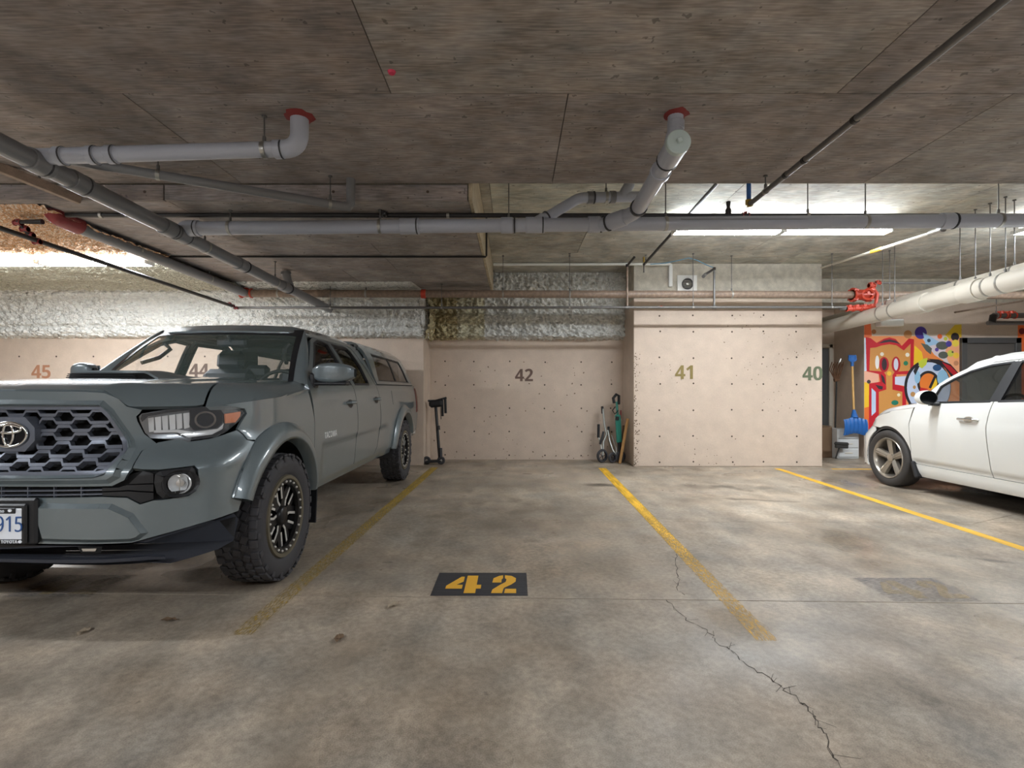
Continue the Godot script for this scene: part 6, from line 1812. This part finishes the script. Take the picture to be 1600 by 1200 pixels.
# ---------------------------------------------------------------- things standing in the corners
func build_corner_things() -> void:
	# folded scooter in the left corner of the recess
	var s := thing("kick_scooter", "black folded kick scooter with a bag, standing upright in the corner near the truck", "scooter", Vector3(-1.24, 0, -8.28))
	var lean := Vector3(-0.05, 1.02, -0.06)
	part(s, "stem", shape().tube([Vector3(0.03, 0.10, 0.02), lean * 0.95], 0.024, 12), M.black_trim)
	part(s, "clamp", shape().tube([Vector3(0.005, 0.55, 0.0), Vector3(0.0, 0.62, 0.0)], 0.032, 10), M.black_steel)
	part(s, "deck", shape().box(Vector3(-0.06, 0.05, 0.04), Vector3(0.26, 0.035, 0.13), Basis.from_euler(Vector3(0, 0.2, 0.05)), 0.012), M.bag_black)
	for x in [-0.17, 0.06]:
		var w := part(s, "wheel", shape().lathe([Vector2(0.02, -0.016), Vector2(0.055, -0.018), Vector2(0.066, 0), Vector2(0.055, 0.018), Vector2(0.02, 0.016)], 20, Transform3D(Basis(Vector3.RIGHT, PI / 2), Vector3(x, 0.066, 0.06))), M.rubber)
		part(w, "hub", shape().lathe([Vector2(0.02, -0.02), Vector2(0.026, 0.0), Vector2(0.02, 0.02), Vector2(0, 0.02)], 12, Transform3D(Basis(Vector3.RIGHT, PI / 2), Vector3(x, 0.066, 0.06))), M.satin_silver)
	part(s, "fork", shape().tube([Vector3(0.05, 0.07, 0.05), Vector3(0.04, 0.26, 0.02)], 0.034, 10), M.black_trim)
	part(s, "handlebar", shape().tube([lean + Vector3(-0.11, 0, 0.05), lean, lean + Vector3(0.18, 0.05, -0.02)], 0.017, 8), M.black_trim)
	for x in [0.16, 0.11]:
		part(s, "grip", shape().tube([lean + Vector3(x, 0.03, 0), lean + Vector3(x + 0.012, -0.20 - (0.0 if x > 0.12 else 0.05), 0.03)], 0.021, 10), M.bag_black)
	part(s, "bag", shape().box(lean + Vector3(0.01, -0.045, 0.02), Vector3(0.22, 0.12, 0.11), Basis.from_euler(Vector3(0, 0, 0.1)), 0.035), M.bag_black)
	part(s, "strap", shape().tube([lean + Vector3(0.09, -0.10, 0.05), lean + Vector3(0.10, -0.30, 0.06), lean + Vector3(0.12, -0.22, 0.06), lean + Vector3(0.13, -0.10, 0.05)], 0.005, 5), M.bag_black)
	# silver scooter, teal scooter, plank in the right corner
	s = thing("folded_stroller", "silver folded push frame with black wheels beside the teal scooter", "stroller", Vector3(1.50, 0, -8.47))
	part(s, "frame_tube", shape().tube([Vector3(-0.02, 0.88, -0.12), Vector3(0.0, 0.62, -0.08), Vector3(0.03, 0.46, -0.05), Vector3(-0.03, 0.34, 0.0), Vector3(-0.05, 0.12, 0.06)], 0.016, 10), M.bike_silver)
	part(s, "frame_tube", shape().tube([Vector3(0.06, 0.52, -0.10), Vector3(0.08, 0.34, -0.02), Vector3(0.12, 0.20, 0.04), Vector3(0.16, 0.14, 0.08)], 0.014, 10), M.bike_silver)
	part(s, "frame_tube", shape().tube([Vector3(0.12, 0.44, -0.10), Vector3(0.18, 0.22, 0.0), Vector3(0.17, 0.10, 0.06)], 0.010, 8), M.bike_silver)
	part(s, "grip", shape().tube([Vector3(-0.02, 0.80, -0.12), Vector3(-0.03, 0.92, -0.13)], 0.022, 10), M.bag_black)
	part(s, "grip", shape().tube([Vector3(-0.10, 0.40, -0.08), Vector3(-0.09, 0.62, -0.12)], 0.022, 10), M.bag_black)
	part(s, "grip", shape().tube([Vector3(0.07, 0.46, -0.10), Vector3(0.075, 0.58, -0.12)], 0.020, 10), M.bag_black)
	part(s, "frame_tube", shape().tube([Vector3(-0.10, 0.42, -0.08), Vector3(-0.08, 0.34, -0.04), Vector3(-0.05, 0.12, 0.06)], 0.011, 8), M.bike_silver)
	part(s, "lever", shape().tube([Vector3(-0.09, 0.30, 0.02), Vector3(-0.05, 0.40, 0.0), Vector3(-0.02, 0.50, -0.05)], 0.018, 8), M.black_trim)
	for p in [Vector3(-0.06, 0.115, 0.06), Vector3(0.10, 0.09, 0.10)]:
		var w := part(s, "wheel", shape().lathe([Vector2(p.y - 0.04, -0.02), Vector2(p.y - 0.015, -0.022), Vector2(p.y - 0.002, 0), Vector2(p.y - 0.015, 0.022), Vector2(p.y - 0.04, 0.02)], 22, Transform3D(Basis.from_euler(Vector3(PI / 2, 0.5, 0)), p)), M.rubber)
		for k in 5:
			part(w, "spoke", shape().tube([p, p + Basis(Vector3.UP, 0.5) * Vector3(cos(k * TAU / 5), sin(k * TAU / 5), 0) * (p.y - 0.03)], 0.006, 6), M.black_trim)
	s = thing("kick_scooter", "teal kick scooter with black handlebar standing upright against the pier", "scooter", Vector3(1.71, 0, -8.46))
	part(s, "stem", shape().tube([Vector3(0.02, 0.30, 0.0), Vector3(-0.01, 1.00, -0.06)], 0.020, 10), M.teal)
	part(s, "deck", shape().box(Vector3(0.0, 0.56, 0.04), Vector3(0.10, 0.46, 0.035), Basis.from_euler(Vector3(-0.06, 0.3, 0.03)), 0.012), M.teal)
	part(s, "lower_deck", shape().tube([Vector3(0.02, 0.10, 0.04), Vector3(0.01, 0.36, 0.03)], 0.03, 10), M.black_trim)
	part(s, "handlebar", shape().tube([Vector3(-0.07, 0.98, 0.03), Vector3(-0.08, 1.06, 0.0), Vector3(-0.02, 1.12, -0.06), Vector3(0.03, 1.10, -0.08), Vector3(0.02, 0.96, -0.04)], 0.024, 10), M.bag_black)
	part(s, "cable_loop", shape().tube([Vector3(-0.05, 0.92, 0.02), Vector3(-0.10, 0.86, 0.04), Vector3(-0.06, 0.80, 0.03), Vector3(0.0, 0.86, 0.01)], 0.009, 6), M.bag_black)
	part(s, "brake", shape().tube([Vector3(-0.03, 0.70, 0.05), Vector3(-0.02, 0.76, 0.05)], 0.03, 8), M.black_trim)
	part(s, "wheel", shape().lathe([Vector2(0.03, -0.02), Vector2(0.08, -0.022), Vector2(0.10, 0), Vector2(0.08, 0.022), Vector2(0.03, 0.02)], 20, Transform3D(Basis.from_euler(Vector3(PI / 2, 0.4, 0)), Vector3(0.03, 0.10, 0.04))), M.rubber)
	part(s, "red_grip", shape().tube([Vector3(0.045, 0.72, -0.02), Vector3(0.055, 0.86, -0.04)], 0.012, 8), M.dark_red)
	s = thing("wooden_plank", "narrow wooden plank leaning against the side of the pier", "plank", Vector3(1.70, 0, -8.25))
	part(s, "plank", shape().box(Vector3(0.065, 0.37, -0.03), Vector3(0.045, 0.74, 0.02), Basis.from_euler(Vector3(0.06, 0, -0.16)), 0.003), M.plank_wood)
	s = thing("wooden_plank", "short second board standing behind the leaning plank", "plank", Vector3(1.815, 0, -8.62))
	part(s, "plank", shape().box(Vector3(0.0, 0.30, 0), Vector3(0.05, 0.60, 0.02), Basis.from_euler(Vector3(0.05, 0.9, -0.04)), 0.003), M.carton)
	# alcove: shovel, broom, pole, boxes
	s = thing("snow_shovel", "snow shovel with blue blade and grip and a wooden handle", "shovel", Vector3(5.84, -0.05, -8.84))
	part(s, "handle", shape().tube([Vector3(0.02, 0.78, 0), Vector3(0.055, 1.70, -0.10)], 0.018, 10), M.handle_wood)
	part(s, "grip", shape().tube([Vector3(0.055, 1.66, -0.1), Vector3(0.056, 1.74, -0.1)], 0.026, 10).tube([Vector3(0.056, 1.73, -0.1), Vector3(0.0, 1.77, -0.1), Vector3(0.0, 1.84, -0.1), Vector3(0.12, 1.84, -0.11), Vector3(0.12, 1.77, -0.1), Vector3(0.058, 1.73, -0.1)], 0.018, 8).box(Vector3(0.06, 1.79, -0.1), Vector3(0.09, 0.08, 0.02), Basis.IDENTITY, 0.006), M.shovel_blue)
	var blade := func(p: float, q: float) -> Vector3:
		var x := lerpf(-0.20, 0.20, p)
		var a := lerpf(-0.9, 0.75, q)
		return Vector3(x + 0.01, 0.63 + 0.19 * sin(a) - 0.02 * cos(p * TAU), 0.10 * cos(a) - 0.02 + 0.006 * sin(p * TAU * 6.0))
	var bl := part(s, "blade", shape().sheet(blade, 48, 14, Vector3(0, 0.7, 3)), M.shovel_blue, "ribbed blue plastic blade")
	part(bl, "blade_back", shape().sheet(func(p: float, q: float) -> Vector3: return blade.call(p, q) + Vector3(0, 0, -0.008), 24, 10, Vector3(0, 0.7, -5)), M.shovel_blue)
	part(s, "socket", shape().tube([Vector3(0.01, 0.76, 0.03), Vector3(0.025, 0.90, -0.01)], [0.06, 0.024], 12), M.shovel_blue)
	s = thing("garden_fork", "dark long-handled rake with rusty brown head standing by the alcove wall", "rake", Vector3(5.76, 0, -9.22))
	part(s, "handle", shape().tube([Vector3(0.0, 0.02, 0.0), Vector3(0.09, 1.35, -0.08)], 0.014, 8), M.broom_black)
	part(s, "head", shape().box(Vector3(0.09, 1.38, -0.08), Vector3(0.10, 0.06, 0.05), Basis.from_euler(Vector3(0, 0, 0.2)), 0.01), M.bristle)
	for k in 9:
		part(s, "tine", shape().tube([Vector3(0.06 + 0.008 * k, 1.38, -0.08), Vector3(-0.05 + 0.026 * k, 1.56, -0.06 + 0.01 * (k % 3)), Vector3(-0.03 + 0.026 * k, 1.70 - 0.03 * (k % 2), -0.02)], 0.009, 6), M.bristle)
	part(s, "ferrule", shape().tube([Vector3(0.11, 1.66, -0.06), Vector3(0.15, 1.76, -0.06)], 0.022, 8), M.satin_silver)
	s = thing("wooden_pole", "pale thin pole leaning in the alcove beside the pier", "pole", Vector3(5.16, 0, -8.85))
	part(s, "pole", shape().tube([Vector3(0.0, 0.02, 0.0), Vector3(0.20, 1.15, -0.30)], 0.016, 8), M.handle_wood)
	part(s, "end_cap", shape().tube([Vector3(0.20, 1.13, -0.295), Vector3(0.205, 1.17, -0.305)], 0.019, 8), M.grey_steel)
	s = thing("wooden_pole", "second pale pole standing nearest the alcove door", "pole", Vector3(5.34, 0, -9.3))
	part(s, "pole", shape().tube([Vector3(0.0, 0.02, 0.0), Vector3(0.10, 1.25, -0.12)], 0.013, 8), M.cream_pipe)
	part(s, "end_cap", shape().tube([Vector3(0.10, 1.24, -0.119), Vector3(0.102, 1.28, -0.124)], 0.015, 8), M.grey_steel)
	s = thing("drawer_box", "grey plastic drawer box under the blue shovel", "box", Vector3(5.80, 0, -8.95))
	part(s, "case", shape().box(Vector3(0, 0.26, -0.06), Vector3(0.38, 0.52, 0.22), Basis.IDENTITY, 0.008), M.crate_grey)
	for k in 3:
		var dr := part(s, "drawer", shape().box(Vector3(0, 0.10 + 0.16 * k, 0.055), Vector3(0.34, 0.14, 0.02), Basis.IDENTITY, 0.006), M.crate_grey)
		part(dr, "pull", shape().box(Vector3(0, 0.10 + 0.16 * k, 0.068), Vector3(0.14, 0.018, 0.012), Basis.IDENTITY, 0.004), M.cream_pipe)
	s = thing("carton", "brown cardboard carton in the shade beside the drawer box", "box", Vector3(5.49, 0, -9.14))
	part(s, "body", shape().box(Vector3(0, 0.27, 0), Vector3(0.20, 0.54, 0.24), Basis.from_euler(Vector3(0, 0.15, 0)), 0.003), M.carton)
	for k in [-1, 1]:
		part(s, "flap", shape().box(Vector3(0.05 * k, 0.55, 0), Vector3(0.10, 0.006, 0.23), Basis.from_euler(Vector3(0, 0.15, 0.12 * k))), M.carton)
	s = thing("broom_head", "dark broom head hanging in front of the drawer box", "broom", Vector3(5.62, 0, -8.80))
	part(s, "head", shape().box(Vector3(0, 0.27, 0), Vector3(0.24, 0.06, 0.06), Basis.from_euler(Vector3(0, 0, -0.06)), 0.02), M.broom_black)
	part(s, "bristles", shape().box(Vector3(0, 0.225, 0), Vector3(0.22, 0.06, 0.045), Basis.from_euler(Vector3(0, 0, -0.06)), 0.01), M.broom_black)
	part(s, "handle", shape().tube([Vector3(-0.09, 0.01, -0.02), Vector3(-0.02, 0.27, 0.0)], 0.012, 8), M.broom_black)
	# dry leaves and crumbs on the floor
	var rng := RandomNumberGenerator.new()
	rng.seed = 9
	var spots := [[127, 990, "pale crumpled dry leaf on the floor before the truck"], [263, 970, "dark curled dry leaf nearer the truck's front wheel"], [527, 1001, "brown dry leaf pair on the floor left of box 42"], [612, 948, "small pale dry leaf between line and box 42"]]
	for q in spots:
		var dd: float = 800.0 * EYE / (q[1] - 608.0)
		var lf := thing("dry_leaf", q[2], "leaf", Vector3((q[0] - 804.0) * dd / 800.0, 0.002, -dd), "dry leaves on the floor", rng.randf() * 2.0)
		for k in 2:
			var f := func(p: float, w: float) -> Vector3:
				var wid := 0.016 * sin(PI * clampf(p, 0.03, 0.97))
				return Vector3((p - 0.5) * 0.07 + 0.012 * k, 0.004 + 0.008 * absf(w - 0.5) + 0.006 * sin(p * 5.0 + k) ** 2, (w - 0.5) * 2.0 * wid + 0.014 * k)
			part(lf, "blade", shape().sheet(f, 10, 6, Vector3(0, 2, 0)), M.leaf_pale if q[0] in [127, 612] else M.leaf_brown)
		part(lf, "stalk", shape().tube([Vector3(0.03, 0.005, 0), Vector3(0.055, 0.006, 0.008)], 0.0015, 5), M.leaf_brown)

# ---------------------------------------------------------------- mural, doors, fittings on the walls
class Canvas:
	var im: Image
	func fill(p: PackedVector2Array, c: Color) -> void:
		var lo := p[0]; var hi := p[0]
		for q in p: lo = lo.min(q); hi = hi.max(q)
		for y in range(maxi(0, int(lo.y)), mini(im.get_height(), int(hi.y) + 1)):
			var xs := []
			for i in p.size():
				var a := p[i]; var b := p[(i + 1) % p.size()]
				if (a.y <= y + 0.5) != (b.y <= y + 0.5):
					xs.append(a.x + (y + 0.5 - a.y) / (b.y - a.y) * (b.x - a.x))
			xs.sort()
			for k in range(0, xs.size() - 1, 2):
				var x0 := clampi(roundi(xs[k]), 0, im.get_width()); var x1 := clampi(roundi(xs[k + 1]), 0, im.get_width())
				if x1 > x0: im.fill_rect(Rect2i(x0, y, x1 - x0, 1), c)

func build_wall_fittings() -> void:
	# mural: flat paint on the wall
	var cv := Canvas.new()
	cv.im = Image.create_empty(715, 780, false, Image.FORMAT_RGB8)
	var off := Vector2(415, 120)
	var shp := func(a: Array, r: float, g: float, b: float) -> void:
		var p := PackedVector2Array()
		for i in range(0, a.size(), 2): p.append(Vector2(a[i], a[i + 1]) - off)
		cv.fill(p, rgb(r, g, b))
	var dot := func(x: float, y: float, rx: float, ry: float, r: float, g: float, b: float) -> void: cv.fill(disc(Vector2(x, y) - off, rx, ry, 40), rgb(r, g, b))
	cv.im.fill(rgb(236, 150, 92))
	shp.call([415, 120, 1130, 120, 1130, 212, 415, 212], 205, 188, 168)
	shp.call([415, 120, 462, 120, 470, 212, 415, 240], 232, 112, 62)
	shp.call([840, 212, 1130, 212, 1130, 480, 1060, 430, 940, 390, 850, 300], 222, 208, 214)
	shp.call([1040, 212, 1130, 212, 1130, 560, 1090, 470, 1030, 400, 1010, 330], 246, 176, 130)
	shp.call([778, 215, 830, 215, 930, 350, 1000, 395, 860, 420, 790, 480, 775, 400], 240, 140, 70)
	shp.call([785, 280, 838, 330, 852, 400, 790, 470, 775, 480], 250, 205, 40)
	shp.call([1010, 205, 1080, 130, 1150, 125, 1150, 215, 1040, 235], 214, 180, 44)
	shp.call([415, 225, 442, 225, 436, 470, 415, 470], 206, 220, 240)
	shp.call([415, 470, 520, 490, 520, 555, 415, 560], 244, 186, 158)
	shp.call([415, 550, 455, 560, 452, 740, 415, 760], 250, 202, 44)
	shp.call([415, 740, 455, 730, 470, 1020, 415, 1020], 240, 120, 50)
	# the letter: red outline, tan face
	shp.call([425, 220, 462, 228, 505, 262, 560, 232, 600, 222, 645, 234, 690, 285, 742, 230, 780, 236, 776, 492, 650, 494, 648, 566, 722, 588, 724, 900, 448, 900, 450, 562, 532, 548, 522, 492, 432, 470], 204, 28, 44)
	shp.call([458, 300, 500, 296, 540, 282, 600, 272, 650, 280, 705, 318, 755, 268, 752, 468, 640, 474, 622, 500, 622, 606, 694, 622, 694, 900, 522, 900, 522, 622, 576, 606, 574, 500, 556, 474, 452, 466], 216, 152, 78)
	shp.call([515, 268, 560, 244, 600, 236, 645, 246, 682, 272, 640, 262, 600, 256, 555, 262], 66, 52, 60)
	shp.call([468, 594, 500, 624, 500, 770, 468, 800], 196, 216, 242)
	shp.call([640, 512, 746, 504, 722, 580, 640, 568], 214, 222, 244)
	shp.call([496, 570, 552, 582, 548, 606, 520, 602], 58, 46, 52)
	shp.call([536, 490, 560, 512, 572, 572, 546, 548], 58, 46, 52)
	dot.call(560, 422, 36, 56, 190, 30, 44)
	dot.call(562, 420, 19, 44, 60, 44, 50)
	dot.call(648, 422, 32, 58, 190, 30, 44)
	dot.call(648, 420, 17, 44, 226, 230, 244)
	dot.call(510, 405, 15, 50, 250, 246, 240)
	for q in [[545, 345, 14, 250, 240, 224], [732, 350, 15, 250, 240, 224], [720, 412, 17, 40, 130, 92], [598, 487, 16, 244, 200, 60], [668, 645, 12, 246, 234, 200], [448, 548, 14, 70, 60, 60], [485, 180, 17, 176, 116, 70], [735, 200, 30, 190, 132, 80]]:
		dot.call(q[0], q[1], q[2], q[2], q[3], q[4], q[5])
	dot.call(640, 702, 26, 18, 30, 124, 100)
	# the round letter
	dot.call(880, 590, 172, 202, 36, 34, 40)
	dot.call(888, 592, 160, 188, 204, 216, 240)
	shp.call([868, 378, 960, 384, 1050, 420, 1112, 490, 1125, 560, 1060, 520, 1010, 450, 940, 402], 40, 34, 40)
	shp.call([985, 402, 1050, 432, 1104, 490, 1116, 540, 1062, 492, 1010, 436], 190, 34, 46)
	dot.call(886, 560, 82, 92, 40, 34, 38)
	dot.call(886, 560, 64, 74, 240, 132, 52)
	shp.call([826, 590, 880, 600, 900, 632, 850, 634, 824, 615], 206, 40, 46)
	shp.call([905, 560, 938, 505, 952, 560, 930, 610, 896, 600], 250, 206, 44)
	shp.call([888, 590, 930, 500, 944, 512, 905, 600], 40, 34, 38)
	dot.call(805, 515, 22, 46, 150, 196, 226)
	dot.call(990, 520, 40, 60, 150, 196, 226)
	dot.call(950, 445, 32, 24, 44, 84, 130)
	dot.call(783, 588, 11, 13, 200, 150, 90)
	dot.call(772, 640, 18, 18, 200, 150, 90)
	shp.call([775, 470, 800, 425, 822, 432, 790, 500], 36, 34, 40)
	shp.call([810, 400, 850, 380, 880, 372, 872, 420, 840, 450, 822, 440], 208, 216, 66)
	# scattered shapes
	dot.call(830, 188, 44, 46, 72, 52, 142)
	shp.call([845, 185, 985, 266, 868, 290], 168, 206, 236)
	shp.call([830, 264, 880, 276, 912, 304, 904, 348, 868, 320], 92, 96, 88)
	dot.call(988, 282, 46, 30, 92, 96, 88)
	dot.call(995, 352, 36, 26, 92, 96, 88)
	for q in [[1036, 270, 22, 80, 66, 156], [948, 312, 14, 96, 70, 160], [1082, 218, 30, 46, 38, 44], [1145, 165, 17, 190, 40, 50], [970, 215, 18, 236, 110, 56], [890, 245, 13, 50, 70, 90], [1050, 340, 24, 206, 206, 80], [1090, 355, 22, 250, 204, 70], [1085, 265, 26, 244, 216, 80], [1090, 412, 18, 206, 140, 100], [1064, 330, 7, 70, 60, 60], [1012, 232, 14, 206, 210, 70]]:
		dot.call(q[0], q[1], q[2], q[2], q[3], q[4], q[5])
	var mm := mat("mural_paint", Color.WHITE, 0.55)
	mm.albedo_texture = ImageTexture.create_from_image(cv.im)
	var k := 9.1 / 800.0 / 4.706
	var x0 := 6.215; var w := 715.0 * k; var ytop := EYE + (608.0 - (480.0 + 120.0 / 4.706)) * 9.1 / 800.0; var h := 780.0 * k
	var mu := thing("mural", "colourful graffiti mural of letters and shapes on the wall behind the white car", "mural", Vector3(x0, 0, -9.098))
	var q4 := shape()
	q4.quad_uv(Vector3(0, ytop, 0), Vector3(w, ytop, 0), Vector3(w, ytop - h, 0), Vector3(0, ytop - h, 0), Vector3.BACK)
	part(mu, "painting", q4, mm)
	part(mu, "orange_field", shape().box(Vector3(2.98, 1.42, -0.001), Vector3(0.5, 1.86, 0.002)), mat("mural_orange", rgb(236, 112, 52), 0.55), "orange part beyond the door")
	for p in [[2.80, 2.24, 0.055, "dark_red"], [2.93, 2.17, 0.05, "bag_black"], [2.90, 2.28, 0.04, "blue_plastic"]]:
		part(mu, "painted_dot", shape().plate(disc(Vector2(p[0], p[1]), p[2], p[2], 20), 0.001, Transform3D(Basis.IDENTITY, Vector3(0, 0, 0.002))), M[p[3]])
	# doors
	var dx := pixel(1499, 0, 9.1).x; var dw := pixel(1592, 0, 9.1).x - dx
	var d1 := struct("door_1", shape().box(Vector3(dx + dw / 2, 1.01, -9.095), Vector3(dw - 0.16, 2.02, 0.03), Basis.IDENTITY, 0.003), M.dark_grey_paint, "grey metal door right of the mural")
	for q in [[dx + 0.05, 1.06, 0.10, 2.12], [dx + dw - 0.05, 1.06, 0.10, 2.12]]:
		part(d1, "door_frame", shape().box(Vector3(q[0], q[1], -9.08), Vector3(q[2], q[3], 0.07), Basis.IDENTITY, 0.006), M.frame_grey)
	part(d1, "door_frame", shape().box(Vector3(dx + dw / 2, 2.07, -9.08), Vector3(dw, 0.10, 0.07), Basis.IDENTITY, 0.006), M.frame_grey)
	part(d1, "door_handle", shape().tube([Vector3(dx + 0.16, 1.0, -9.07), Vector3(dx + 0.16, 1.0, -9.02), Vector3(dx + 0.28, 1.0, -9.02)], 0.01, 8), M.zinc)
	var d2 := struct("door_2", shape().box(Vector3(5.66, 1.0, -9.955), Vector3(0.88, 2.0, 0.04), Basis.IDENTITY, 0.003), M.frame_grey, "dark door at the back of the alcove")
	for x in [5.19, 6.13]:
		part(d2, "door_frame", shape().box(Vector3(x, 1.04, -9.95), Vector3(0.07, 2.08, 0.09), Basis.IDENTITY, 0.004), M.cream_pipe)
	part(d2, "door_frame", shape().box(Vector3(5.66, 2.05, -9.95), Vector3(1.0, 0.07, 0.09), Basis.IDENTITY, 0.004), M.cream_pipe)
	part(d2, "door_handle", shape().tube([Vector3(5.30, 1.0, -9.93), Vector3(5.30, 1.0, -9.88), Vector3(5.42, 1.0, -9.88)], 0.01, 8), M.zinc)
	# vent on the pier
	var v := thing("wall_vent", "white square vent with a round louvred outlet on the pier's bare top", "vent", pixel(1073.5, 444, 7.994))
	part(v, "plate", shape().box(Vector3.ZERO, Vector3(0.31, 0.28, 0.02), Basis.IDENTITY, 0.005), M.white_plastic)
	part(v, "outlet", shape().lathe([Vector2(0.086, 0.008), Vector2(0.088, 0.03), Vector2(0.074, 0.034), Vector2(0.070, 0.012), Vector2(0, 0.012)], 28, Transform3D(Basis(Vector3.RIGHT, PI / 2), Vector3.ZERO)), M.frame_grey)
	for i in 5:
		part(v, "louvre", shape().box(Vector3(0, -0.048 + 0.024 * i, 0.022), Vector3(2.0 * sqrt(0.0049 - pow(-0.048 + 0.024 * i, 2.0)), 0.008, 0.012), Basis(Vector3.RIGHT, 0.5)), M.zinc)
	part(v, "centre", shape().lathe([Vector2(0.02, 0.012), Vector2(0.02, 0.032), Vector2(0, 0.034)], 14, Transform3D(Basis(Vector3.RIGHT, PI / 2), Vector3.ZERO)), M.zinc)
	# emergency lamp half hidden by the cream pipe
	var e := thing("emergency_light", "white emergency light box under a dark dome, half hidden by the cream pipe", "light fitting", pixel(1390, 503, 9.0))
	part(e, "box", shape().box(Vector3(0, -0.02, 0.0), Vector3(0.40, 0.12, 0.16), Basis.IDENTITY, 0.012), M.white_plastic)
	part(e, "dome", shape().lathe([Vector2(0.11, 0.0), Vector2(0.10, -0.04), Vector2(0.06, -0.075), Vector2(0, -0.085)], 24, Transform3D(Basis.IDENTITY, Vector3(0.03, 0.16, 0.05))), M.lens_dark)
	part(e, "bracket", shape().box(Vector3(0.03, 0.12, -0.06), Vector3(0.10, 0.20, 0.08), Basis.IDENTITY, 0.005), M.frame_grey)
	var pc := thing("ceiling_plug", "small bright pink plug in the low ceiling", "plug", Vector3(pixel(612, 112, 2.66).x, 2.86, -2.66))
	part(pc, "plug", shape().lathe([Vector2(0, -0.012), Vector2(0.016, -0.012), Vector2(0.022, 0.0)], 12), M.pink_cap)
